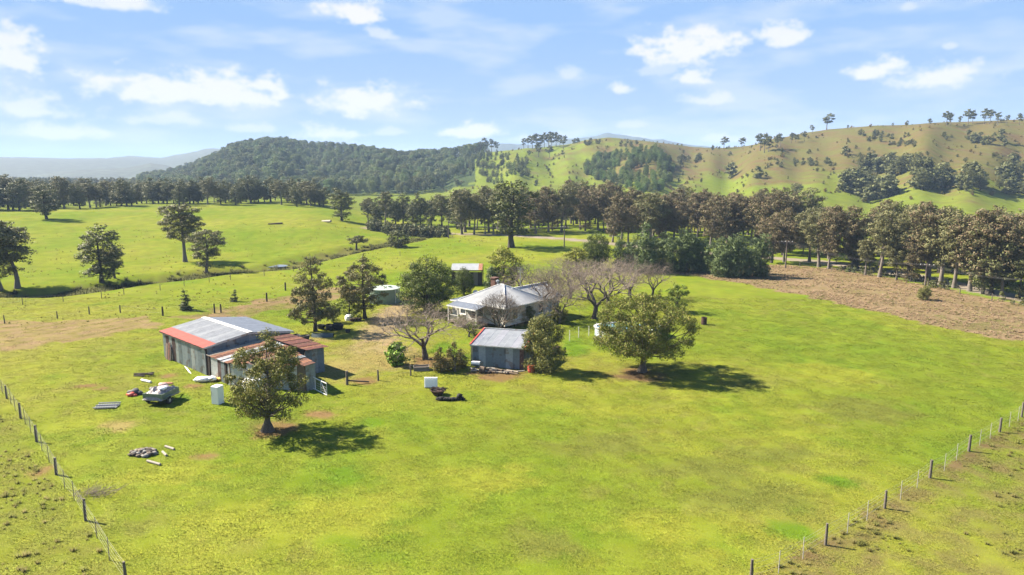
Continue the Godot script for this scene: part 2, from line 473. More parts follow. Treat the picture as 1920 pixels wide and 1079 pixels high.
func tree_mesh(sd: int, p: Dictionary) -> Dictionary:
	var r := RandomNumberGenerator.new()
	r.seed = sd
	var h: float = p.h
	var tb := MB.new()
	var cb := MB.new()
	var lean := Vector3(r.randfn(), 0, r.randfn()) * 0.05 * h * float(p.get("lean", 1.0))
	var top: float = h * float(p.get("top", 0.86))
	var path := []
	var rad := []
	var nseg := 7
	for k in nseg + 1:
		var t := float(k) / nseg
		path.append(Vector3(lean.x * t * t + 0.012 * h * sin(t * 5.0 + sd), top * t, lean.z * t * t + 0.012 * h * cos(t * 4.0 + sd * 1.7)) - (Vector3.UP * 0.25 if k == 0 else Vector3.ZERO))
		rad.append(maxf(0.02, float(p.r0) * (pow(1.0 - t, 0.75) * 0.93 + 0.05) * (float(p.get("flare", 1.45)) if k == 0 else 1.0)))
	tb.tube(path, rad, 8)
	var at_t := func(y: float) -> Vector3:
		var t := clampf(y / top, 0.0, 1.0)
		var f := t * nseg
		var i := mini(int(f), nseg - 1)
		return path[i].lerp(path[i + 1], f - i)
	var cl := []
	var tries := 0
	while cl.size() < int(p.n) and tries < 4000:
		tries += 1
		var yf := r.randf_range(float(p.base), 1.0)
		var big := prof_at(p.prof, yf)
		if r.randf() > big / float(p.wide): continue
		var cr := r.randf_range(p.cr.x, p.cr.y)
		var a := r.randf() * TAU
		var q := Vector3(cos(a), 0, sin(a)) * maxf(0.0, big - cr * 0.75) * pow(r.randf(), 0.42)
		q.y = yf * h - cr * float(p.get("cy", 0.7)) * 0.8
		q += Vector3(lean.x, 0, lean.z) * yf * yf
		var ok := true
		for o in cl:
			if o[0].distance_to(q) < (o[1] + cr) * float(p.get("gap", 0.6)): ok = false
		if ok: cl.append([q, cr])
	for o in cl:
		var q: Vector3 = o[0]
		var side := Vector2(q.x, q.z).length()
		var yb := clampf(q.y - side * float(p.get("rise", 0.8)), h * float(p.base) * 0.7, top * 0.97)
		var s: Vector3 = at_t.call(yb)
		var br := maxf(0.025, float(p.r0) * 0.34 * (1.0 - yb / h * 0.6))
		var mid := s.lerp(q, 0.5) + Vector3(r.randfn(), r.randfn() - 0.4, r.randfn()) * side * 0.07
		tb.tube([s, mid, q], [br, br * 0.6, 0.02], 5, Color.WHITE, false)
		var cr: float = o[1]
		fill(cb, r, q, Vector3(cr, cr * float(p.get("cy", 0.7)), cr), int(p.leaves), p.ls.x, p.ls.y, p.pal, float(p.get("droop", 0.0)))
		for k in int(p.get("subs", 3)):
			var d := Vector3(r.randfn(), r.randfn() * 0.5, r.randfn()).normalized()
			fill(cb, r, q + d * cr * r.randf_range(0.7, 1.15), Vector3.ONE * cr * r.randf_range(0.28, 0.5), int(p.leaves) / 7, p.ls.x, p.ls.y, p.pal, float(p.get("droop", 0.0)))
	return {"trunk": tb.done(), "crown": cb.done(), "h": h}
func bough(b: MB, tw: MB, r: RandomNumberGenerator, p: Vector3, d: Vector3, ln: float, rad: float, lev: int, maxl: int, spread: float, up: float) -> void:
	var q := p + d * ln * 0.5 + Vector3(r.randfn(), r.randfn(), r.randfn()) * ln * 0.05
	var e := p + d * ln
	(b if lev < 3 else tw).tube([p, q, e], [rad, rad * 0.82, rad * 0.66], 6 if lev < 2 else (4 if lev < 4 else 3), Color.WHITE * r.randf_range(0.85, 1.15), false)
	if lev >= maxl: return
	var kids := 3 if lev < 2 else (3 if r.randf() < 0.75 else 2)
	for k in kids:
		var a := TAU * (k + r.randf() * 0.7) / kids
		var s := d.cross(Vector3.RIGHT if absf(d.x) < 0.7 else Vector3.FORWARD).normalized()
		var t := d.cross(s)
		var nd := (d + (s * cos(a) + t * sin(a)) * spread * r.randf_range(0.6, 1.25) + Vector3.UP * up).normalized()
		bough(b, tw, r, e if k > 0 or lev == 0 else q.lerp(e, 0.6), nd, ln * r.randf_range(0.7, 0.9), rad * 0.6, lev + 1, maxl, spread, up)
func bare_mesh(sd: int, h: float, trunk: float, spread: float, levels: int, stems := 1) -> Dictionary:
	var r := RandomNumberGenerator.new()
	r.seed = sd
	var b := MB.new()
	var tw := MB.new()
	for s in stems:
		var d := Vector3(r.randfn() * 0.1, 1, r.randfn() * 0.1).normalized() if stems == 1 else Vector3(cos(TAU * s / stems + 0.4) * 0.6, 1, sin(TAU * s / stems + 0.4) * 0.6).normalized()
		bough(b, tw, r, Vector3(0, -0.15, 0), d, h * trunk, h * 0.024, 0, levels, spread, 0.1)
	var top := 0.1
	for p in tw.v: top = maxf(top, p.y)
	return {"trunk": b.done(), "crown": tw.done(), "h": top}
const GUM := [Color(0.115, 0.121, 0.050), Color(0.145, 0.142, 0.060), Color(0.095, 0.101, 0.043), Color(0.138, 0.121, 0.058)]
const RUSTY := [Color(0.129, 0.103, 0.059), Color(0.110, 0.099, 0.046), Color(0.143, 0.103, 0.061), Color(0.097, 0.097, 0.041)]
const DARK := [Color(0.091, 0.101, 0.037), Color(0.117, 0.123, 0.047), Color(0.077, 0.085, 0.034)]
const CASU := [Color(0.083, 0.117, 0.040), Color(0.103, 0.137, 0.047), Color(0.073, 0.100, 0.040)]
const LIVELY := [Color(0.1, 0.135, 0.016), Color(0.075, 0.115, 0.014), Color(0.13, 0.15, 0.02)]
const YELLOWISH := [Color(0.1725, 0.1782, 0.0207), Color(0.1323, 0.1552, 0.0207), Color(0.207, 0.1955, 0.0345)]
const FIGGY := [Color(0.092, 0.121, 0.019), Color(0.121, 0.152, 0.024), Color(0.172, 0.183, 0.034), Color(0.099, 0.106, 0.029), Color(0.198, 0.172, 0.059)]
func make_protos() -> void:
	var gum_prof := [Vector2(0.3, 1.2), Vector2(0.5, 2.7), Vector2(0.72, 3.4), Vector2(0.88, 2.8), Vector2(1.0, 1.0)]
	for k in 4:
		proto["gum%d" % k] = tree_mesh(100 + k, {"h": 13.0, "r0": 0.27, "base": 0.18 + 0.07 * k, "prof": gum_prof, "wide": 3.4, "n": 40, "cr": Vector2(0.7, 1.3), "cy": 0.72, "leaves": 150, "ls": Vector2(0.3, 0.14), "pal": GUM, "droop": 0.5})
		proto["rusty%d" % k] = tree_mesh(120 + k, {"h": 12.0, "r0": 0.22, "base": 0.14 + 0.06 * k, "prof": [Vector2(0.12, 1.7), Vector2(0.45, 2.5), Vector2(0.75, 3.0), Vector2(0.9, 2.3), Vector2(1.0, 0.9)], "wide": 3.0, "n": 42, "cr": Vector2(0.6, 1.2), "cy": 0.85, "leaves": 130, "ls": Vector2(0.29, 0.13), "pal": RUSTY, "droop": 0.5})
		proto["dark%d" % k] = tree_mesh(140 + k, {"h": 12.0, "r0": 0.24, "base": 0.16, "prof": [Vector2(0.1, 1.6), Vector2(0.35, 2.8), Vector2(0.65, 3.0), Vector2(0.86, 2.3), Vector2(1.0, 0.8)], "wide": 3.0, "n": 36, "cr": Vector2(0.7, 1.3), "cy": 0.8, "leaves": 150, "ls": Vector2(0.3, 0.15), "pal": DARK, "droop": 0.3})
		proto["casu%d" % k] = tree_mesh(160 + k, {"h": 9.0, "r0": 0.14, "base": 0.06, "prof": [Vector2(0.05, 1.3), Vector2(0.3, 1.9), Vector2(0.6, 1.6), Vector2(0.85, 0.95), Vector2(1.0, 0.3)], "wide": 1.9, "n": 30, "cr": Vector2(0.55, 0.95), "cy": 1.25, "leaves": 90, "ls": Vector2(0.5, 0.1), "pal": CASU, "droop": 0.7, "gap": 0.48})
		proto["scrub%d" % k] = tree_mesh(180 + k, {"h": 7.0, "r0": 0.14, "base": 0.12, "prof": [Vector2(0.1, 1.4), Vector2(0.45, 2.5), Vector2(0.8, 2.1), Vector2(1.0, 0.8)], "wide": 2.5, "n": 11, "cr": Vector2(0.8, 1.3), "cy": 0.85, "leaves": 42, "ls": Vector2(0.75, 0.45), "pal": DARK, "subs": 2})
		proto["hillgum%d" % k] = tree_mesh(200 + k, {"h": 12.0, "r0": 0.24, "base": 0.42, "prof": [Vector2(0.4, 1.4), Vector2(0.65, 3.2), Vector2(0.88, 2.9), Vector2(1.0, 1.2)], "wide": 3.3, "n": 12, "cr": Vector2(0.9, 1.5), "cy": 0.65, "leaves": 45, "ls": Vector2(0.8, 0.45), "pal": DARK, "subs": 2})
	proto["tall"] = tree_mesh(301, {"h": 18.0, "r0": 0.48, "base": 0.22, "prof": [Vector2(0.2, 2.0), Vector2(0.4, 4.2), Vector2(0.6, 4.2), Vector2(0.78, 4.6), Vector2(0.92, 3.2), Vector2(1.0, 1.2)], "wide": 4.6, "n": 30, "cr": Vector2(1.0, 1.9), "cy": 0.8, "leaves": 120, "ls": Vector2(0.46, 0.24), "pal": [Color(0.05, 0.062, 0.018), Color(0.07, 0.082, 0.022), Color(0.09, 0.1, 0.028)], "gap": 0.66})
	proto["umbrella"] = tree_mesh(303, {"h": 5.0, "r0": 0.34, "base": 0.62, "prof": [Vector2(0.6, 3.1), Vector2(0.8, 3.6), Vector2(1.0, 1.6)], "wide": 3.6, "n": 16, "cr": Vector2(0.6, 1.0), "cy": 0.6, "leaves": 100, "ls": Vector2(0.3, 0.18), "pal": GUM})
	proto["round"] = tree_mesh(304, {"h": 6.0, "r0": 0.2, "base": 0.12, "prof": [Vector2(0.1, 2.2), Vector2(0.35, 3.1), Vector2(0.65, 2.9), Vector2(0.88, 1.8), Vector2(1.0, 0.6)], "wide": 3.1, "n": 30, "cr": Vector2(0.7, 1.1), "cy": 0.85, "leaves": 110, "ls": Vector2(0.32, 0.18), "pal": DARK, "gap": 0.5})
	for k in 2:
		proto["silky%d" % k] = tree_mesh(310 + k, {"h": 10.0, "r0": 0.24, "base": 0.17, "top": 0.97, "lean": 0.2, "prof": [Vector2(0.14, 2.2), Vector2(0.3, 4.0), Vector2(0.5, 3.1), Vector2(0.75, 2.3), Vector2(0.92, 1.2), Vector2(1.0, 0.5)] if k == 0 else [Vector2(0.1, 1.4), Vector2(0.3, 2.9), Vector2(0.55, 4.1), Vector2(0.75, 3.6), Vector2(0.92, 1.4), Vector2(1.0, 0.5)], "wide": 4.1, "n": 62, "cr": Vector2(0.45, 0.9), "cy": 0.75, "rise": 0.25, "leaves": 160, "ls": Vector2(0.24, 0.09), "pal": [Color(0.11, 0.11, 0.044), Color(0.125, 0.12, 0.05), Color(0.08, 0.084, 0.034), Color(0.16, 0.13, 0.04)], "gap": 0.56, "droop": 0.25, "subs": 5})
		proto["cone%d" % k] = tree_mesh(315 + k, {"h": 3.0, "r0": 0.06, "base": 0.05, "top": 0.97, "prof": [Vector2(0.04, 0.75), Vector2(0.4, 0.6), Vector2(0.8, 0.3), Vector2(1.0, 0.08)], "wide": 0.75, "n": 26, "cr": Vector2(0.18, 0.32), "cy": 1.0, "rise": 0.3, "leaves": 45, "ls": Vector2(0.2, 0.07), "pal": [Color(0.06, 0.08, 0.024), Color(0.08, 0.095, 0.03)], "gap": 0.4})
	proto["dense"] = tree_mesh(320, {"h": 9.0, "r0": 0.35, "base": 0.14, "prof": [Vector2(0.1, 2.6), Vector2(0.35, 4.0), Vector2(0.6, 4.2), Vector2(0.82, 3.2), Vector2(1.0, 1.2)], "wide": 4.2, "n": 78, "cr": Vector2(0.75, 1.35), "cy": 0.85, "leaves": 230, "ls": Vector2(0.2, 0.11), "pal": [Color(0.06, 0.095, 0.015), Color(0.09, 0.125, 0.017), Color(0.12, 0.14, 0.025), Color(0.075, 0.085, 0.028)], "gap": 0.5})
	proto["yellow"] = tree_mesh(321, {"h": 8.0, "r0": 0.2, "base": 0.16, "prof": [Vector2(0.1, 1.6), Vector2(0.4, 2.9), Vector2(0.7, 3.2), Vector2(1.0, 1.2)], "wide": 3.2, "n": 36, "cr": Vector2(0.6, 1.0), "cy": 0.75, "leaves": 110, "ls": Vector2(0.3, 0.14), "pal": YELLOWISH, "gap": 0.55})
	proto["lively"] = tree_mesh(322, {"h": 4.0, "r0": 0.1, "base": 0.2, "prof": [Vector2(0.15, 1.0), Vector2(0.5, 1.6), Vector2(0.8, 1.4), Vector2(1.0, 0.6)], "wide": 1.6, "n": 22, "cr": Vector2(0.35, 0.6), "cy": 0.8, "leaves": 75, "ls": Vector2(0.22, 0.1), "pal": LIVELY, "gap": 0.55})
	proto["bush"] = tree_mesh(323, {"h": 5.2, "r0": 0.13, "base": 0.1, "prof": [Vector2(0.08, 1.3), Vector2(0.3, 2.3), Vector2(0.7, 2.4), Vector2(0.9, 1.6), Vector2(1.0, 0.8)], "wide": 2.4, "n": 64, "cr": Vector2(0.45, 0.75), "cy": 0.95, "leaves": 210, "ls": Vector2(0.17, 0.06), "pal": [Color(0.16, 0.16, 0.04), Color(0.12, 0.135, 0.034), Color(0.19, 0.175, 0.055), Color(0.1, 0.11, 0.036)], "gap": 0.42, "droop": 0.5})
	proto["tawny"] = tree_mesh(327, {"h": 3.0, "r0": 0.06, "base": 0.12, "top": 0.95, "prof": [Vector2(0.1, 0.6), Vector2(0.45, 0.8), Vector2(0.8, 0.5), Vector2(1.0, 0.2)], "wide": 0.8, "n": 24, "cr": Vector2(0.2, 0.36), "cy": 1.2, "leaves": 70, "ls": Vector2(0.16, 0.06), "pal": [Color(0.15, 0.125, 0.035), Color(0.12, 0.11, 0.03), Color(0.19, 0.15, 0.045)], "gap": 0.45})
	proto["fresh"] = tree_mesh(328, {"h": 2.6, "r0": 0.06, "base": 0.1, "prof": [Vector2(0.08, 0.8), Vector2(0.4, 1.2), Vector2(0.75, 1.1), Vector2(1.0, 0.5)], "wide": 1.2, "n": 26, "cr": Vector2(0.28, 0.45), "cy": 0.8, "leaves": 70, "ls": Vector2(0.24, 0.14), "pal": [Color(0.13, 0.22, 0.014), Color(0.16, 0.25, 0.02), Color(0.09, 0.17, 0.012)], "gap": 0.45})
	proto["figleft"] = tree_mesh(331, {"h": 8.0, "r0": 0.25, "base": 0.21, "top": 0.7, "lean": 0.3, "flare": 2.6, "prof": [Vector2(0.18, 1.3), Vector2(0.35, 2.9), Vector2(0.55, 3.5), Vector2(0.75, 3.0), Vector2(0.9, 2.1), Vector2(1.0, 1.0)], "wide": 3.5, "n": 58, "cr": Vector2(0.4, 0.85), "cy": 0.85, "leaves": 300, "ls": Vector2(0.13, 0.065), "pal": [Color(0.13, 0.14, 0.024), Color(0.16, 0.165, 0.034), Color(0.105, 0.118, 0.022), Color(0.19, 0.175, 0.055), Color(0.12, 0.105, 0.03)], "gap": 0.62, "subs": 6})
	proto["figright"] = tree_mesh(333, {"h": 8.0, "r0": 0.3, "base": 0.3, "top": 0.66, "lean": 0.3, "flare": 2.3, "prof": [Vector2(0.28, 3.0), Vector2(0.42, 5.0), Vector2(0.6, 5.4), Vector2(0.8, 5.1), Vector2(0.92, 4.0), Vector2(1.0, 2.4)], "wide": 5.4, "n": 105, "cr": Vector2(0.55, 1.0), "cy": 0.7, "leaves": 340, "ls": Vector2(0.145, 0.075), "pal": FIGGY, "gap": 0.58, "subs": 6})
	for k in 3:
		proto["bare%d" % k] = bare_mesh(340 + k, 6.0, 0.16, 0.86, 7)
	proto["barelow"] = bare_mesh(350, 6.0, 0.22, 0.6, 6, 5)
	print("protos")
const BARK := {"gum": "bark_pale", "rusty": "bark_pale", "dark": "bark_dark", "casu": "bark_dark", "scrub": "bark_dark", "hillgum": "bark_grey", "bare": "bark_bare", "barelow": "bark_bare", "figleft": "bark_fig", "figright": "bark_fig"}
func plant(kind: String, x: float, z: float, h: float, wide: float, turn: float, called: String, label: String, category: String, group := "") -> Node3D:
	var o := thing(called, label, category, P(x, z), group)
	var pr: Dictionary = proto[kind]
	var s: float = h / float(pr.h)
	o.scale = Vector3(s * wide, s, s * wide)
	o.rotation.y = turn
	var stem := kind.rstrip("0123456789")
	var fm := "twig" if stem.begins_with("bare") else ("leaf_gloss" if stem.begins_with("fig") else "leaf")
	part(o, "trunk", pr.trunk, M[BARK.get(stem, "bark_dark")])
	part(o, "crown", pr.crown, M[fm])
	return o
# one tree each: kind, x, z, height, width factor, name, label, category
const TREES := [
	["figleft", -18.84, -51.30, 8.07, 1.04, "fig_tree", "spreading fig tree with flared trunk in front of the lean-to", "tree"],
	["figright", 13.11, -67.32, 8.09, 0.98, "fig_tree", "wide domed fig tree casting a long shadow right of the small shed", "tree"],
	["silky0", -24.69, -84.77, 10.18, 0.90, "silky_oak", "tall silky oak nearest the large shed with black tubs at its foot", "tree"],
	["silky1", -20.07, -92.32, 8.96, 1.09, "silky_oak", "silky oak beside the gravel drive in front of the green tank", "tree"],
	["dense", -12.11, -96.61, 8.22, 1.22, "camphor_tree", "big dense green tree left of the farmhouse", "tree"],
	["dense", -7.77, -110.66, 4.62, 0.89, "camphor_tree", "small dark dense tree between the hay shed and the farmhouse", "tree"],
	["yellow", -1.36, -116.30, 7.46, 1.20, "yellow_green_tree", "yellow-green leafy tree directly behind the farmhouse chimney", "tree"],
	["casu1", -3.09, -113.16, 5.16, 1.60, "feathery_tree", "soft grey-green feathery tree behind the farmhouse roof", "tree"],
	["lively", -22.26, -93.01, 3.70, 1.24, "young_tree", "small bright green tree between the two silky oaks", "tree"],
	["lively", -23.60, -89.66, 2.43, 1.27, "young_tree", "low bright green sapling just right of the nearer silky oak", "tree"],
	["lively", 23.55, -96.98, 4.38, 1.09, "young_tree", "light airy young tree behind the right-hand fig", "tree"],
	["dense", 16.93, -140.00, 7.82, 0.95, "dark_tree", "dark glossy round tree beyond the bare trees", "tree"],
	["yellow", 12.56, -134.87, 5.25, 1.60, "leafy_tree", "green leafy tree left of the dark glossy round tree", "tree"],
	["bush", 3.21, -67.32, 5.96, 0.87, "olive_bush", "large rounded olive-green bush against the small shed", "tree"],
	["fresh", -11.85, -69.43, 2.60, 1.09, "bright_shrub", "bright green leafy shrub at the yard end of the drive", "shrub"],
	["tawny", -7.17, -67.32, 2.70, 1.37, "conifer_shrub", "leftmost of three yellowish conifer shrubs left of the small shed", "shrub"],
	["tawny", -5.94, -67.88, 3.10, 1.26, "conifer_shrub", "middle and tallest of three yellowish conifer shrubs left of the small shed", "shrub"],
	["tawny", -5.13, -68.65, 2.13, 1.34, "conifer_shrub", "rightmost of three yellowish conifer shrubs left of the small shed", "shrub"],
	["cone1", -47.03, -98.12, 3.18, 1.54, "young_pine", "small dark pine standing alone behind the large shed", "tree"],
	["cone0", -42.54, -104.68, 1.98, 1.60, "young_pine", "tiny pale pine on the bank behind the large shed", "tree"],
	["bush", 1.75, -89.34, 2.50, 1.25, "green_bush", "green bush against the farmhouse front wall", "shrub"],
	["bush", 3.12, -92.32, 1.70, 1.42, "green_bush", "small yellowish bush at the middle of the farmhouse wall", "shrub"],
	["lively", -4.71, -83.06, 1.87, 1.40, "garden_shrub", "reddish garden shrub below the verandah steps", "shrub"],
	["lively", -6.76, -87.76, 1.55, 1.58, "garden_shrub", "pinkish garden shrub left of the verandah", "shrub"],
	["bare0", -9.23, -71.89, 6.26, 1.50, "bare_tree", "leafless spreading tree in the yard left of the small shed", "tree"],
	["barelow", -1.48, -85.35, 5.45, 1.04, "bare_tree", "many-stemmed leafless shrub tree in front of the farmhouse hip roof", "tree"],
	["bare1", 3.62, -92.32, 7.74, 1.20, "bare_tree", "leafless tree over the farmhouse right wing", "tree"],
	["bare2", 11.01, -92.32, 8.75, 1.36, "bare_tree", "large leafless tree on green lawn right of the farmhouse", "tree"],
	["bush", 6.20, -89.66, 2.44, 1.16, "green_bush", "low green bush at the farmhouse right corner", "shrub"],
	["bare0", 6.30, -89.02, 5.88, 0.91, "bare_tree", "slender pale leafless tree at the farmhouse right corner", "tree"],
	["bare1", 18.46, -106.46, 7.36, 1.37, "bare_tree", "leafless tree behind the right-hand fig", "tree"],
	["bare2", 21.97, -107.38, 6.24, 1.07, "bare_tree", "low leafless tree farthest right of the house group", "tree"],
	["bare2", 1.34, -114.72, 5.13, 1.60, "bare_tree", "leafless tree behind the farmhouse right of the antenna", "tree"],
	["bare2", 5.55, -94.42, 7.46, 1.19, "bare_tree", "leafless tree close to the farmhouse wing gable", "tree"],
	["bare1", 14.21, -100.89, 7.23, 1.32, "bare_tree", "leafless tree between the lawn tree and the right-hand fig", "tree"],
	["bare0", 9.05, -107.36, 6.75, 1.49, "bare_tree", "leafless tree in the thicket behind the farmhouse wing", "tree"],
	["bare1", -5.17, -81.96, 2.90, 1.26, "bare_tree", "small leafless garden tree before the verandah", "tree"],
	["gum0", -88.53, -118.08, 13.42, 1.60, "gum_tree", "pale-trunked gum at the extreme left edge by the creek", "tree"],
	["gum1", -86.45, -119.36, 12.19, 1.59, "gum_tree", "second gum from the left edge, white trunk, beside the creek", "tree"],
	["dark0", -75.10, -125.07, 10.65, 1.60, "gum_tree", "dark-trunked leaning gum on the creek bank at left", "tree"],
	["gum2", -74.76, -128.81, 6.00, 1.60, "gum_tree", "thin young gum just right of the dark leaning gum", "tree"],
	["gum3", -71.88, -152.00, 13.42, 1.60, "gum_tree", "biggest round-crowned gum in the left paddock", "tree"],
	["gum0", -61.71, -138.95, 9.90, 1.60, "gum_tree", "slim pale gum in front of the biggest left paddock gum", "tree"],
	["dark1", -152.63, -227.99, 12.25, 1.60, "gum_tree", "lone gum on the rise before the left tree line", "tree"],
	["dark2", -58.88, -241.66, 12.09, 1.60, "gum_tree", "dark round gum at the right end of the left paddock rise", "tree"],
	["round", -29.72, -180.07, 5.00, 1.31, "round_tree", "compact dome-shaped dark tree alone in the middle paddock", "tree"],
	["umbrella", -40.28, -178.74, 4.00, 1.23, "fig_tree", "low umbrella-shaped fig on bare banks of the creek", "tree"],
	["tall", 0.00, -176.45, 17.61, 1.60, "tall_gum", "very tall dark gum standing alone in the middle distance", "tree"],
	["bush", 63.96, -106.06, 2.33, 1.10, "round_shrub", "small round shrub alone on the brown paddock", "shrub"],
	["gum2", 143.43, -353.67, 8.79, 1.60, "hill_tree", "lone round tree on bright green grass at the foot of the right hill", "tree"],
	["hillgum0", 282.17, -637.78, 14.45, 1.60, "hill_tree", "largest tree on the skyline of the right hill", "tree"],
	["hillgum1", 202.82, -678.23, 12.00, 1.48, "hill_tree", "left one of two lone slender trees on the skyline saddle", "tree"],
	["hillgum2", 218.10, -672.04, 9.91, 1.49, "hill_tree", "right one of two lone slender trees on the skyline saddle", "tree"],
	["scrub1", 159.03, -508.92, 11.78, 1.35, "hill_tree", "dark conical tree low on the brown middle of the right hill", "tree"],
	["scrub2", 150.68, -431.90, 7.42, 1.60, "hill_shrub", "broad dark shrub clump right of the conical hill tree", "shrub"],
	["scrub0", 222.81, -472.60, 6.65, 1.60, "hill_shrub", "dark green rounded shrub high on the right hill", "shrub"],
	["scrub3", -66.73, -627.34, 11.29, 1.60, "hill_tree", "dark round tree on green grass at the foot of the central hill", "tree"],
	["scrub1", -44.99, -580.42, 6.10, 1.60, "hill_tree", "smaller dark tree right of the round one at the central hill foot", "tree"],
	["gum1", 95.98, -393.32, 9.49, 1.60, "hill_tree", "small gum on the green foot of the central hill above the rusty gums", "tree"]
]
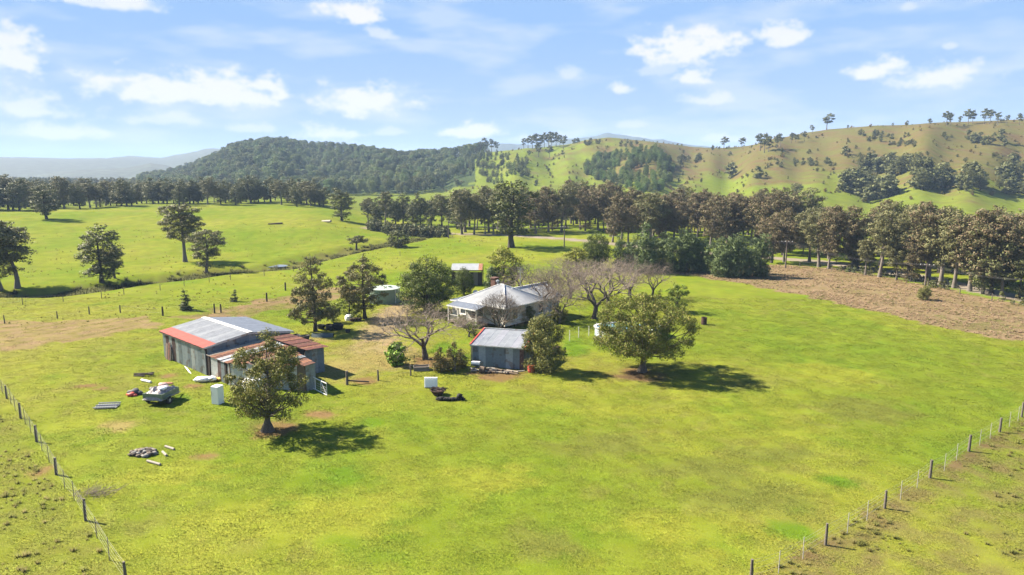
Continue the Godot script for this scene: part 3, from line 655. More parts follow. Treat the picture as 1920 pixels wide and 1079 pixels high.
# rows and groves: kind, x, z, height, width factor
const ROWS := [
	{"called": "treeline_gum", "label": "%s gum in the left tree line, %s from the left", "looks": ["dense dark", "airier olive"], "group": "gums in the left tree line", "trees": [["dark1", -215.07, -280.10, 13.88, 1.62, 0], ["dark2", -202.28, -266.35, 12.39, 1.39, 0], ["dark0", -204.75, -272.73, 12.90, 1.57, 0], ["dark1", -197.61, -265.67, 11.35, 1.27, 0], ["dark2", -194.64, -264.43, 12.23, 1.30, 0], ["dark2", -218.79, -299.77, 12.44, 1.47, 0], ["gum1", -194.46, -269.38, 14.05, 1.35, 1], ["dark1", -192.13, -268.67, 12.50, 1.35, 0], ["dark2", -186.06, -263.01, 13.17, 1.35, 0], ["gum3", -198.23, -283.63, 11.96, 1.55, 1], ["dark3", -211.25, -304.69, 12.11, 1.62, 0], ["dark1", -204.81, -297.74, 11.57, 1.43, 0], ["dark1", -198.56, -292.09, 12.68, 1.66, 0], ["dark0", -188.97, -281.71, 10.66, 1.59, 0], ["dark2", -199.03, -299.28, 10.65, 1.42, 0], ["dark0", -182.31, -277.97, 9.20, 1.37, 0], ["dark0", -189.71, -293.24, 10.90, 1.29, 0], ["gum0", -177.84, -277.32, 13.62, 1.28, 1], ["dark0", -199.22, -313.37, 8.27, 1.32, 0], ["dark3", -193.23, -307.67, 9.96, 1.23, 0], ["dark1", -170.37, -275.16, 10.60, 1.27, 0], ["gum3", -192.64, -315.30, 12.73, 1.25, 1], ["gum3", -170.33, -282.02, 10.54, 1.66, 1], ["gum3", -169.23, -283.85, 9.15, 1.54, 1], ["dark2", -170.50, -289.18, 10.23, 1.26, 0], ["gum0", -175.13, -301.40, 11.35, 1.63, 1], ["dark0", -172.77, -300.46, 8.31, 1.23, 0], ["dark3", -167.50, -295.63, 8.50, 1.38, 0], ["dark0", -163.86, -293.39, 10.29, 1.68, 0], ["dark1", -159.89, -289.75, 12.33, 1.36, 0], ["dark3", -161.09, -295.37, 8.42, 1.37, 0], ["dark1", -169.92, -316.11, 10.04, 1.63, 0], ["dark0", -173.52, -327.70, 10.73, 1.30, 0], ["gum0", -168.95, -323.20, 10.30, 1.29, 1], ["dark3", -160.57, -312.16, 12.03, 1.51, 0], ["dark1", -159.77, -315.72, 11.90, 1.28, 0], ["dark1", -158.28, -317.21, 10.65, 1.52, 0], ["dark3", -152.92, -309.90, 11.69, 1.26, 0], ["gum2", -150.88, -311.52, 9.08, 1.38, 1], ["dark1", -140.04, -293.94, 11.69, 1.20, 0], ["dark2", -142.76, -304.08, 8.74, 1.68, 0], ["dark2", -141.37, -305.99, 10.20, 1.68, 0], ["dark2", -140.77, -309.03, 11.07, 1.43, 0], ["dark3", -139.87, -311.14, 8.39, 1.50, 0], ["dark3", -148.46, -335.27, 12.21, 1.48, 0], ["gum1", -131.27, -301.72, 11.97, 1.41, 1], ["gum2", -135.85, -318.94, 8.18, 1.39, 1], ["dark2", -127.07, -304.50, 8.72, 1.45, 0], ["dark3", -128.29, -312.66, 10.14, 1.27, 0], ["dark2", -133.22, -329.06, 9.45, 1.59, 0], ["dark0", -118.88, -299.96, 8.45, 1.67, 0], ["dark1", -120.90, -311.65, 9.57, 1.35, 0], ["dark1", -122.87, -323.16, 11.68, 1.21, 0], ["dark3", -117.84, -314.78, 12.84, 1.57, 0], ["dark0", -117.49, -318.51, 12.00, 1.22, 0], ["dark0", -117.51, -324.14, 10.92, 1.21, 0], ["gum0", -114.64, -323.68, 7.45, 1.63, 1], ["dark0", -112.94, -326.82, 11.74, 1.65, 0], ["gum1", -115.37, -340.92, 9.12, 1.49, 1], ["gum1", -101.41, -306.79, 11.33, 1.55, 1], ["dark1", -103.88, -322.83, 8.68, 1.23, 0], ["dark0", -100.56, -318.74, 11.72, 1.37, 0], ["dark3", -91.44, -296.42, 9.83, 1.26, 0], ["dark3", -94.91, -313.62, 11.85, 1.70, 0], ["gum2", -90.99, -308.89, 11.35, 1.60, 1], ["gum0", -87.38, -302.45, 9.80, 1.57, 1], ["dark3", -88.69, -313.99, 12.18, 1.20, 0], ["dark3", -88.00, -317.98, 10.12, 1.66, 0], ["dark2", -82.98, -306.39, 9.24, 1.66, 0]]},
	{"called": "roadside_gum", "label": "%s roadside gum behind the middle paddock, %s from the left", "looks": ["dense dark", "airier olive"], "group": "gums along the road behind the middle paddock", "trees": [["gum0", -52.60, -253.74, 9.09, 1.13, 1], ["dark3", -46.01, -236.55, 10.18, 1.15, 0], ["gum3", -46.39, -254.70, 12.15, 1.04, 1], ["dark1", -42.12, -252.01, 9.92, 1.19, 0], ["dark0", -40.32, -256.89, 11.30, 1.28, 0], ["dark0", -35.10, -245.77, 8.94, 1.31, 0], ["dark2", -32.15, -245.71, 12.37, 1.01, 0], ["dark0", -29.04, -249.26, 10.24, 1.16, 0], ["gum0", -24.55, -244.24, 12.13, 1.14, 1], ["dark1", -23.50, -260.78, 10.81, 1.07, 0], ["dark3", -18.65, -236.41, 11.04, 1.39, 0]]},
	{"called": "rusty_gum", "label": "%s gum in the stand around the very tall gum, %s from the left", "looks": ["rusty brown", "olive"], "group": "gums around the very tall gum", "trees": [["gum0", -15.46, -214.22, 14.61, 1.20, 1], ["gum2", -15.01, -222.78, 14.61, 1.48, 1], ["gum1", -15.28, -245.70, 13.36, 1.46, 1], ["gum3", -11.81, -214.19, 13.07, 1.11, 1], ["gum3", -12.00, -237.76, 9.67, 1.31, 1], ["gum1", -11.23, -257.23, 14.28, 1.06, 1], ["gum3", -8.17, -214.40, 9.31, 1.06, 1], ["gum0", -7.40, -222.61, 15.52, 1.03, 1], ["gum0", -5.62, -212.42, 11.93, 1.04, 1], ["gum1", -4.48, -229.71, 12.90, 1.47, 1], ["gum1", -3.06, -211.45, 15.43, 1.02, 1], ["rusty0", -1.85, -215.53, 10.43, 1.15, 0], ["rusty0", -0.83, -235.88, 14.54, 1.06, 0], ["rusty2", 1.02, -252.97, 13.93, 1.26, 0], ["gum1", 1.99, -220.45, 14.60, 1.49, 1], ["rusty2", 3.49, -241.48, 11.80, 1.06, 0], ["rusty0", 5.16, -257.53, 9.75, 1.38, 0], ["rusty3", 6.54, -237.61, 12.36, 1.41, 0], ["rusty2", 7.11, -212.60, 12.84, 1.35, 0], ["gum1", 9.15, -233.96, 8.29, 1.26, 1], ["gum0", 11.55, -250.57, 14.13, 1.25, 1], ["rusty2", 11.24, -217.14, 14.85, 1.20, 0], ["rusty0", 13.16, -224.25, 8.72, 1.34, 0], ["rusty0", 15.95, -241.88, 12.73, 1.26, 0], ["gum1", 15.85, -219.03, 15.64, 1.16, 1], ["gum1", 18.29, -234.04, 14.52, 1.07, 1], ["rusty2", 21.75, -258.92, 16.73, 1.14, 0], ["rusty2", 22.11, -249.26, 8.88, 1.48, 0], ["gum1", 24.01, -257.20, 15.95, 1.48, 1], ["rusty3", 22.46, -227.16, 14.24, 1.26, 0], ["rusty0", 23.50, -221.19, 11.32, 1.34, 0], ["rusty1", 27.72, -247.49, 12.54, 1.16, 0], ["rusty3", 30.33, -254.44, 14.30, 1.11, 0], ["rusty3", 27.72, -222.20, 14.80, 1.32, 0], ["rusty3", 28.95, -219.78, 11.23, 1.12, 0], ["gum0", 32.90, -238.75, 15.81, 1.44, 1], ["rusty0", 32.93, -229.58, 16.15, 1.10, 0], ["rusty2", 36.11, -240.92, 12.88, 1.07, 0]]},
	{"called": "rusty_gum", "label": "%s gum behind the feathery she-oaks, %s from the left", "looks": ["rusty brown", "olive"], "group": "gums behind the she-oak row", "trees": [["rusty1", 27.29, -187.06, 10.84, 1.32, 0], ["rusty0", 33.15, -217.24, 6.94, 1.56, 0], ["rusty3", 30.73, -194.99, 13.50, 1.21, 0], ["rusty2", 36.40, -224.01, 10.96, 1.20, 0], ["rusty3", 31.53, -187.09, 10.04, 1.35, 0], ["rusty1", 39.59, -228.09, 13.91, 1.50, 0], ["rusty3", 39.39, -221.49, 8.14, 1.08, 0], ["rusty0", 41.91, -229.85, 12.67, 1.38, 0], ["rusty2", 38.38, -203.34, 11.21, 1.17, 0], ["gum2", 41.94, -216.30, 6.97, 1.06, 1], ["gum2", 37.47, -187.11, 14.37, 1.51, 1], ["gum0", 40.35, -197.50, 13.84, 1.25, 1], ["rusty0", 43.93, -211.04, 12.22, 1.43, 0], ["rusty1", 42.27, -199.27, 8.96, 1.38, 0], ["rusty0", 41.14, -190.14, 12.64, 1.15, 0], ["rusty2", 42.42, -191.49, 13.08, 1.21, 0], ["gum3", 51.00, -223.55, 12.57, 1.26, 1], ["rusty3", 47.06, -201.90, 13.22, 1.19, 0], ["rusty2", 51.24, -214.74, 14.25, 1.06, 0], ["rusty2", 45.90, -188.82, 11.70, 1.49, 0], ["gum0", 52.57, -212.28, 7.66, 1.30, 1], ["gum2", 56.77, -223.93, 8.45, 1.22, 1], ["gum1", 57.78, -224.06, 14.30, 1.10, 1], ["rusty3", 57.37, -217.90, 9.47, 1.08, 0], ["rusty2", 54.70, -204.75, 13.31, 1.24, 0], ["rusty3", 61.10, -225.13, 13.70, 1.19, 0], ["rusty2", 57.59, -207.31, 13.83, 1.38, 0], ["rusty1", 63.04, -221.72, 11.94, 1.36, 0], ["rusty2", 51.04, -177.09, 13.73, 1.37, 0], ["rusty1", 61.80, -211.37, 13.07, 1.44, 0], ["rusty0", 61.02, -204.45, 8.67, 1.58, 0], ["rusty0", 57.21, -187.97, 11.64, 1.21, 0], ["rusty3", 59.11, -190.13, 10.61, 1.41, 0], ["rusty1", 60.15, -189.35, 13.93, 1.60, 0], ["rusty2", 63.15, -195.24, 14.02, 1.55, 0], ["rusty3", 64.98, -198.24, 12.69, 1.29, 0], ["rusty2", 65.99, -197.93, 12.68, 1.28, 0], ["gum3", 72.78, -214.28, 11.67, 1.25, 1], ["rusty3", 64.13, -185.24, 14.11, 1.24, 0], ["gum2", 71.25, -203.38, 12.87, 1.14, 1], ["rusty2", 74.51, -209.75, 15.02, 1.09, 0], ["rusty0", 69.23, -191.64, 12.84, 1.15, 0], ["gum1", 77.32, -210.12, 12.54, 1.28, 1], ["rusty3", 64.03, -171.88, 14.78, 1.56, 0], ["rusty0", 73.30, -193.27, 15.46, 1.10, 0], ["gum3", 75.92, -196.61, 11.66, 1.07, 1], ["rusty3", 85.54, -217.82, 14.88, 1.23, 0], ["rusty2", 77.84, -195.08, 12.85, 1.29, 0], ["gum0", 79.85, -196.84, 11.63, 1.31, 1], ["gum1", 81.52, -197.93, 15.33, 1.60, 1]]},
	{"called": "she_oak", "label": "%s she-oak behind the brown paddock, %s from the left", "looks": ["feathery dark green"], "group": "she-oak row behind the brown paddock", "trees": [["casu3", 21.73, -138.05, 8.20, 1.15, 0], ["casu1", 23.73, -140.84, 6.66, 1.20, 0], ["casu2", 25.29, -138.26, 8.51, 1.36, 0], ["casu0", 26.28, -135.39, 10.01, 1.36, 0], ["casu1", 28.65, -138.27, 8.13, 1.27, 0], ["casu3", 30.18, -137.88, 8.61, 1.34, 0], ["casu3", 31.56, -135.49, 7.77, 1.12, 0], ["casu3", 33.67, -137.83, 9.39, 1.12, 0], ["casu1", 34.85, -137.00, 9.60, 1.28, 0], ["casu1", 36.49, -136.84, 8.37, 1.31, 0], ["casu2", 37.77, -136.44, 7.44, 1.35, 0], ["casu2", 39.23, -134.70, 7.77, 1.44, 0], ["casu0", 39.67, -130.24, 7.63, 1.50, 0], ["casu1", 41.08, -130.13, 9.39, 1.14, 0], ["casu1", 42.53, -129.83, 9.79, 1.10, 0], ["casu2", 44.44, -130.75, 8.09, 1.26, 0], ["casu0", 47.22, -134.63, 7.20, 1.38, 0], ["casu3", 47.24, -130.53, 9.00, 1.26, 0]]},
	{"called": "paddock_gum", "label": "%s gum right of the brown paddock, %s from the left", "looks": ["rusty brown", "pale-trunked olive", "dense dark"], "group": "gums along the right edge of the brown paddock", "trees": [["gum1", 66.84, -180.17, 6.02, 1.28, 1], ["rusty2", 56.77, -150.37, 10.48, 1.36, 0], ["gum3", 64.95, -169.24, 10.62, 1.03, 1], ["rusty0", 64.70, -164.55, 11.62, 1.35, 0], ["rusty3", 60.19, -152.38, 9.83, 1.40, 0], ["dark2", 74.26, -185.95, 10.12, 1.44, 2], ["rusty0", 73.42, -176.51, 5.26, 1.49, 0], ["rusty3", 70.16, -166.09, 6.89, 1.27, 0], ["gum2", 65.28, -151.57, 12.80, 1.12, 1], ["gum2", 64.09, -144.10, 12.21, 1.34, 1], ["gum1", 78.52, -173.02, 5.62, 1.02, 1], ["dark0", 74.61, -163.86, 7.44, 1.23, 2], ["rusty2", 71.88, -156.86, 12.22, 1.46, 0], ["rusty2", 77.63, -168.38, 7.28, 1.33, 0], ["rusty2", 64.95, -140.73, 13.48, 0.96, 0], ["gum0", 80.28, -163.06, 5.63, 1.10, 1], ["rusty2", 74.96, -151.47, 9.54, 1.16, 0], ["rusty2", 69.25, -139.92, 13.36, 1.15, 0], ["rusty2", 80.76, -163.06, 8.30, 1.42, 0], ["dark1", 73.28, -147.46, 8.99, 1.32, 2], ["dark1", 70.30, -139.94, 8.30, 1.23, 2], ["gum3", 86.22, -168.09, 3.80, 1.09, 1], ["gum3", 68.01, -131.97, 7.28, 1.07, 1], ["rusty2", 73.69, -141.67, 5.95, 1.09, 0], ["rusty2", 86.16, -162.03, 13.67, 1.13, 0], ["gum3", 77.38, -144.85, 12.28, 1.32, 1], ["gum3", 69.25, -129.47, 13.21, 1.21, 1], ["gum1", 82.56, -149.33, 13.49, 1.41, 1], ["gum1", 70.65, -126.16, 7.68, 1.12, 1], ["dark0", 82.34, -146.94, 13.40, 1.27, 2], ["gum2", 79.36, -137.24, 14.06, 1.26, 1], ["rusty0", 72.35, -124.61, 8.33, 1.43, 0], ["gum0", 85.80, -146.91, 14.08, 1.16, 1], ["gum1", 82.40, -136.09, 12.96, 1.17, 1], ["rusty3", 75.19, -124.14, 14.44, 1.29, 0], ["dark3", 87.40, -144.05, 12.11, 1.08, 2], ["gum0", 92.54, -148.96, 12.57, 1.34, 1], ["rusty3", 83.52, -134.21, 12.31, 1.23, 0], ["gum1", 75.54, -120.77, 13.80, 1.32, 1], ["gum2", 89.62, -140.97, 10.36, 1.25, 1], ["dark1", 86.54, -135.01, 6.14, 1.08, 2], ["gum3", 75.44, -117.08, 13.52, 1.22, 1], ["gum0", 86.70, -132.27, 7.26, 1.24, 1], ["dark0", 98.62, -147.94, 4.35, 1.22, 2], ["rusty3", 76.30, -113.85, 13.55, 1.41, 0], ["rusty2", 76.37, -111.22, 14.18, 1.05, 0], ["rusty1", 93.71, -135.19, 8.56, 1.39, 0], ["dark2", 85.18, -122.86, 12.35, 1.22, 2], ["rusty1", 85.64, -122.85, 13.77, 1.19, 0], ["dark3", 77.46, -110.62, 13.14, 1.21, 2], ["gum2", 101.03, -142.48, 12.20, 1.44, 1], ["rusty2", 77.96, -109.01, 13.21, 1.12, 0], ["rusty2", 96.62, -133.64, 5.48, 1.12, 0], ["gum3", 88.30, -121.72, 9.83, 1.00, 1], ["dark2", 79.81, -107.49, 8.06, 1.06, 2], ["gum1", 99.83, -133.89, 5.53, 1.07, 1], ["rusty1", 89.70, -119.54, 13.48, 1.29, 0], ["gum0", 79.44, -103.13, 10.23, 0.98, 1], ["dark3", 100.21, -129.46, 5.57, 1.38, 2], ["rusty2", 93.87, -120.69, 13.56, 1.14, 0]]},
	{"called": "ridge_gum", "label": "%s gum in the clumps on the central ridge, %s from the left", "looks": ["tall thin"], "group": "gums on the central ridge", "trees": [["hillgum1", -38.00, -840.14, 13.65, 1.20, 0], ["hillgum0", -30.54, -844.09, 17.43, 1.20, 0], ["hillgum3", -23.66, -825.81, 15.84, 1.20, 0], ["hillgum2", -17.35, -822.15, 12.74, 1.20, 0], ["hillgum2", 12.97, -782.90, 12.12, 1.20, 0], ["hillgum0", 17.96, -794.99, 14.05, 1.20, 0], ["hillgum2", 22.19, -775.39, 15.42, 1.20, 0], ["hillgum1", 26.59, -767.28, 17.51, 1.20, 0], ["hillgum2", 26.24, -695.38, 13.37, 1.20, 0], ["hillgum3", 30.81, -771.59, 17.62, 1.20, 0], ["hillgum1", 36.56, -809.01, 17.86, 1.20, 0], ["hillgum3", 41.51, -810.76, 16.71, 1.20, 0], ["hillgum1", 37.42, -708.20, 12.57, 1.20, 0], ["hillgum3", 44.29, -783.92, 19.61, 1.20, 0], ["hillgum3", 50.01, -800.33, 17.07, 1.20, 0], ["hillgum2", 53.58, -790.66, 13.97, 1.20, 0], ["hillgum0", 54.43, -752.69, 14.42, 1.20, 0]]},
	{"called": "skyline_tree", "label": "%s tree along the skyline of the right hill, %s from the left", "looks": ["small dark"], "group": "trees along the right hill skyline", "trees": [["hillgum1", 193.36, -550.64, 13.40, 1.20, 0], ["hillgum0", 188.85, -529.57, 14.45, 1.20, 0], ["hillgum3", 190.82, -526.33, 12.04, 1.20, 0], ["hillgum1", 200.37, -535.40, 9.86, 1.20, 0], ["hillgum0", 205.48, -541.59, 9.97, 1.20, 0], ["hillgum2", 226.11, -573.64, 8.87, 1.20, 0], ["hillgum2", 231.80, -579.39, 7.25, 1.20, 0], ["hillgum0", 238.13, -576.91, 8.06, 1.20, 0], ["hillgum0", 266.81, -630.31, 7.86, 1.20, 0], ["hillgum2", 286.57, -606.68, 4.00, 1.20, 0], ["hillgum3", 304.66, -569.38, 3.75, 1.20, 0], ["hillgum0", 303.35, -546.95, 5.61, 1.20, 0], ["hillgum1", 293.65, -499.88, 5.86, 1.20, 0], ["hillgum1", 317.61, -519.66, 10.26, 1.20, 0], ["hillgum2", 324.34, -526.21, 9.23, 1.20, 0], ["hillgum2", 336.52, -535.56, 6.66, 1.20, 0], ["hillgum1", 347.33, -541.79, 11.88, 1.20, 0], ["hillgum3", 352.16, -544.30, 10.74, 1.20, 0], ["hillgum1", 352.66, -531.55, 11.65, 1.20, 0], ["hillgum1", 353.35, -526.70, 10.39, 1.20, 0], ["hillgum3", 346.76, -508.25, 8.92, 1.20, 0], ["hillgum2", 357.62, -514.69, 6.40, 1.20, 0], ["hillgum3", 360.53, -505.60, 8.51, 1.20, 0]]},
	{"called": "hill_tree", "label": "%s in the dark grove at the right hill foot, %s from the left", "looks": ["dark bushy tree"], "group": "trees in the dark grove at the right hill foot", "trees": [["scrub3", 180.00, -358.54, 10.60, 1.59, 0], ["dark0", 185.77, -369.97, 11.01, 1.55, 0], ["scrub0", 184.80, -365.20, 10.19, 1.34, 0], ["scrub0", 176.75, -347.74, 8.22, 1.17, 0], ["scrub1", 181.57, -356.62, 8.24, 1.47, 0], ["dark3", 180.95, -354.81, 10.12, 1.35, 0], ["scrub1", 190.89, -374.70, 8.90, 1.48, 0], ["scrub2", 191.17, -374.02, 8.66, 1.15, 0], ["scrub2", 187.06, -364.70, 10.65, 1.43, 0], ["scrub3", 184.42, -354.27, 11.66, 1.59, 0], ["dark0", 190.61, -366.00, 10.29, 1.57, 0], ["dark2", 187.59, -356.94, 10.61, 1.26, 0], ["scrub2", 185.70, -349.02, 8.34, 1.53, 0], ["scrub3", 190.97, -358.20, 9.66, 1.12, 0], ["scrub0", 188.96, -353.26, 11.32, 1.41, 0], ["scrub0", 187.13, -346.91, 10.41, 1.40, 0], ["dark0", 187.51, -347.40, 9.06, 1.12, 0]]},
	{"called": "hill_tree", "label": "%s in the small grove above the foot grove, %s from the left", "looks": ["dark bushy tree"], "group": "trees in the small grove above the foot grove", "trees": [["scrub0", 175.23, -368.69, 11.09, 1.38, 0], ["scrub0", 183.87, -383.77, 9.39, 1.52, 0], ["scrub3", 176.35, -366.14, 12.25, 1.54, 0], ["dark0", 182.09, -371.81, 12.67, 1.40, 0], ["dark1", 189.35, -381.14, 9.24, 1.50, 0], ["dark3", 191.57, -381.75, 10.79, 1.14, 0], ["scrub0", 197.22, -393.30, 10.70, 1.50, 0], ["scrub1", 199.36, -397.62, 9.48, 1.20, 0], ["dark3", 199.72, -389.31, 10.45, 1.40, 0]]},
	{"called": "hill_tree", "label": "%s in the upper left hillside grove, %s from the left", "looks": ["dark bushy tree"], "group": "trees in the upper left hillside grove", "trees": [["dark1", 214.11, -431.63, 11.52, 1.16, 0], ["scrub2", 215.29, -427.99, 9.31, 1.21, 0], ["dark2", 219.36, -433.07, 8.56, 1.20, 0], ["scrub2", 220.17, -434.33, 10.49, 1.34, 0], ["scrub0", 220.09, -430.52, 10.81, 1.13, 0], ["scrub3", 216.99, -417.23, 9.99, 1.24, 0], ["scrub1", 221.25, -425.66, 7.40, 1.47, 0], ["scrub3", 218.15, -417.06, 10.03, 1.19, 0], ["dark1", 223.92, -416.63, 10.91, 1.23, 0], ["scrub3", 214.60, -397.24, 7.99, 1.23, 0], ["scrub1", 214.24, -395.93, 10.27, 1.16, 0]]},
	{"called": "hill_tree", "label": "%s in the upper middle hillside grove, %s from the left", "looks": ["dark bushy tree"], "group": "trees in the upper middle hillside grove", "trees": [["dark2", 225.43, -425.21, 9.37, 1.28, 0], ["scrub3", 218.44, -408.21, 9.74, 1.23, 0], ["scrub0", 226.32, -419.76, 10.45, 1.47, 0], ["dark3", 216.63, -391.96, 10.91, 1.58, 0], ["scrub2", 223.43, -402.89, 8.64, 1.54, 0], ["scrub3", 222.20, -399.34, 9.85, 1.40, 0], ["scrub3", 218.96, -389.01, 7.08, 1.27, 0], ["scrub3", 221.43, -391.54, 8.15, 1.43, 0], ["scrub1", 219.07, -380.72, 7.38, 1.41, 0], ["dark0", 217.95, -377.87, 9.65, 1.23, 0], ["dark1", 212.87, -368.62, 9.17, 1.29, 0]]},
	{"called": "hill_tree", "label": "%s in the upper right hillside grove, %s from the left", "looks": ["dark bushy tree"], "group": "trees in the upper right hillside grove", "trees": [["dark0", 215.42, -377.75, 7.96, 1.24, 0], ["scrub2", 213.33, -372.76, 7.52, 1.23, 0], ["scrub1", 213.45, -369.69, 7.99, 1.51, 0], ["scrub3", 213.13, -368.12, 6.74, 1.11, 0], ["scrub0", 217.28, -369.14, 8.82, 1.32, 0], ["scrub3", 216.23, -366.97, 7.20, 1.52, 0], ["scrub2", 216.03, -365.76, 8.67, 1.40, 0]]},
	{"called": "hill_tree", "label": "%s in the wide grove right of the foot grove, %s from the left", "looks": ["dark bushy tree"], "group": "trees in the wide grove right of the foot grove", "trees": [["scrub3", 211.65, -346.57, 11.10, 1.17, 0], ["scrub1", 208.86, -341.73, 8.13, 1.48, 0], ["scrub3", 219.99, -356.93, 10.47, 1.59, 0], ["scrub0", 216.56, -350.03, 7.95, 1.58, 0], ["scrub3", 210.67, -328.71, 7.42, 1.32, 0], ["dark1", 217.23, -336.46, 9.62, 1.46, 0], ["scrub2", 218.84, -337.98, 9.98, 1.33, 0], ["scrub3", 209.16, -322.27, 7.12, 1.14, 0], ["scrub3", 216.57, -332.86, 6.99, 1.25, 0], ["dark1", 213.31, -325.79, 10.02, 1.13, 0], ["dark1", 213.47, -325.99, 7.60, 1.44, 0], ["scrub2", 221.38, -337.70, 10.48, 1.24, 0], ["scrub2", 221.15, -335.13, 8.91, 1.58, 0], ["scrub1", 221.65, -334.64, 7.62, 1.54, 0], ["scrub1", 220.81, -331.47, 7.24, 1.41, 0], ["dark3", 218.71, -327.43, 9.32, 1.59, 0], ["scrub0", 226.51, -337.57, 7.24, 1.17, 0]]},
	{"called": "hill_tree", "label": "%s in the gap left of the wide grove, %s from the left", "looks": ["dark bushy tree"], "group": "trees in the gap left of the wide grove", "trees": [["scrub2", 196.62, -341.08, 9.48, 1.25, 0], ["scrub1", 199.35, -345.85, 9.13, 1.23, 0], ["scrub3", 199.01, -344.38, 7.02, 1.59, 0], ["dark1", 199.55, -343.38, 10.14, 1.36, 0], ["dark0", 197.37, -336.96, 9.57, 1.53, 0], ["scrub3", 199.44, -338.11, 8.83, 1.24, 0], ["scrub2", 204.40, -340.57, 9.05, 1.35, 0], ["dark1", 205.58, -341.84, 7.16, 1.13, 0], ["scrub2", 215.10, -349.84, 8.23, 1.52, 0]]},
	{"called": "hill_tree", "label": "%s in the lower right-edge hill grove, %s from the left", "looks": ["dark bushy tree"], "group": "trees in the lower right-edge hill grove", "trees": [["dark1", 236.38, -339.88, 8.08, 1.42, 0], ["scrub1", 247.98, -354.09, 10.05, 1.60, 0], ["scrub1", 252.51, -360.38, 9.74, 1.38, 0], ["dark1", 252.37, -359.13, 9.49, 1.22, 0], ["scrub2", 235.15, -332.93, 7.04, 1.49, 0], ["scrub1", 238.70, -335.71, 7.38, 1.25, 0], ["scrub2", 240.26, -336.93, 8.49, 1.14, 0], ["scrub3", 245.98, -343.77, 7.05, 1.51, 0], ["dark1", 257.26, -360.07, 10.31, 1.51, 0], ["scrub0", 254.54, -353.20, 8.55, 1.35, 0], ["dark1", 248.20, -339.72, 6.67, 1.53, 0]]},
	{"called": "hill_tree", "label": "%s in the higher right-edge hill grove, %s from the left", "looks": ["dark bushy tree"], "group": "trees in the higher right-edge hill grove", "trees": [["scrub0", 282.70, -398.75, 6.49, 1.40, 0], ["scrub3", 276.34, -388.74, 7.62, 1.38, 0], ["dark2", 284.24, -398.81, 8.18, 1.54, 0], ["scrub1", 285.13, -392.70, 6.04, 1.19, 0], ["dark3", 283.77, -390.29, 6.70, 1.28, 0], ["scrub0", 283.92, -389.45, 8.15, 1.22, 0], ["dark0", 287.86, -393.76, 7.79, 1.13, 0]]},
	{"called": "hill_tree", "label": "%s in the grove below the right skyline, %s from the left", "looks": ["dark bushy tree"], "group": "trees in the grove below the right skyline", "trees": [["scrub2", 299.49, -465.01, 6.68, 1.28, 0], ["scrub0", 292.59, -449.48, 6.49, 1.21, 0], ["scrub0", 294.88, -451.45, 7.02, 1.48, 0], ["scrub0", 299.13, -455.57, 4.71, 1.41, 0], ["scrub2", 302.96, -459.01, 5.13, 1.58, 0], ["scrub2", 291.66, -437.72, 5.72, 1.19, 0], ["scrub1", 294.33, -441.28, 4.58, 1.24, 0], ["scrub3", 292.04, -434.99, 5.90, 1.28, 0], ["scrub2", 299.79, -441.09, 5.68, 1.15, 0], ["scrub2", 306.75, -444.69, 7.09, 1.21, 0], ["scrub2", 299.52, -431.07, 5.00, 1.12, 0]]},
	{"called": "hill_shrub", "label": "%s in the diagonal shrub line below the skyline, %s from the left", "looks": ["low dark shrub"], "group": "trees in the diagonal shrub line below the skyline", "trees": [["scrub3", 267.23, -544.53, 5.02, 1.27, 0], ["scrub3", 264.88, -534.27, 4.21, 1.12, 0], ["scrub0", 256.50, -508.87, 4.07, 1.28, 0], ["scrub2", 260.73, -512.46, 4.08, 1.30, 0], ["scrub1", 266.63, -523.18, 4.11, 1.41, 0], ["scrub0", 264.02, -517.66, 3.23, 1.16, 0], ["scrub1", 269.11, -526.78, 4.49, 1.24, 0], ["scrub1", 268.64, -521.88, 4.48, 1.31, 0], ["scrub3", 260.18, -500.49, 4.20, 1.20, 0], ["scrub1", 269.91, -517.76, 4.36, 1.20, 0], ["scrub2", 271.92, -507.61, 4.05, 1.51, 0]]},
	{"called": "hill_shrub", "label": "%s in the patch high on the right hill, %s from the left", "looks": ["low dark shrub"], "group": "trees in the patch high on the right hill", "trees": [["scrub3", 262.78, -487.18, 2.81, 1.42, 0], ["scrub1", 260.47, -477.43, 3.45, 1.47, 0], ["scrub2", 260.11, -476.04, 3.44, 1.37, 0], ["scrub0", 262.62, -480.24, 3.83, 1.12, 0], ["scrub0", 266.59, -485.04, 4.18, 1.20, 0], ["scrub1", 258.34, -464.41, 3.90, 1.47, 0], ["scrub0", 258.21, -461.15, 3.45, 1.36, 0], ["scrub1", 257.33, -456.16, 3.67, 1.42, 0], ["scrub3", 250.50, -440.69, 3.74, 1.27, 0]]},
	{"called": "hill_shrub", "label": "%s in the brown hill-shoulder patch, %s from the left", "looks": ["low dark shrub"], "group": "trees in the brown hill-shoulder patch", "trees": [["scrub2", 176.52, -469.96, 3.96, 1.31, 0], ["scrub2", 175.13, -457.98, 3.76, 1.57, 0], ["scrub3", 190.83, -476.17, 3.08, 1.29, 0], ["scrub0", 194.95, -486.68, 3.48, 1.19, 0], ["scrub1", 194.60, -481.36, 3.22, 1.39, 0], ["scrub0", 193.75, -470.40, 3.05, 1.43, 0], ["scrub2", 196.38, -475.96, 4.26, 1.21, 0]]},
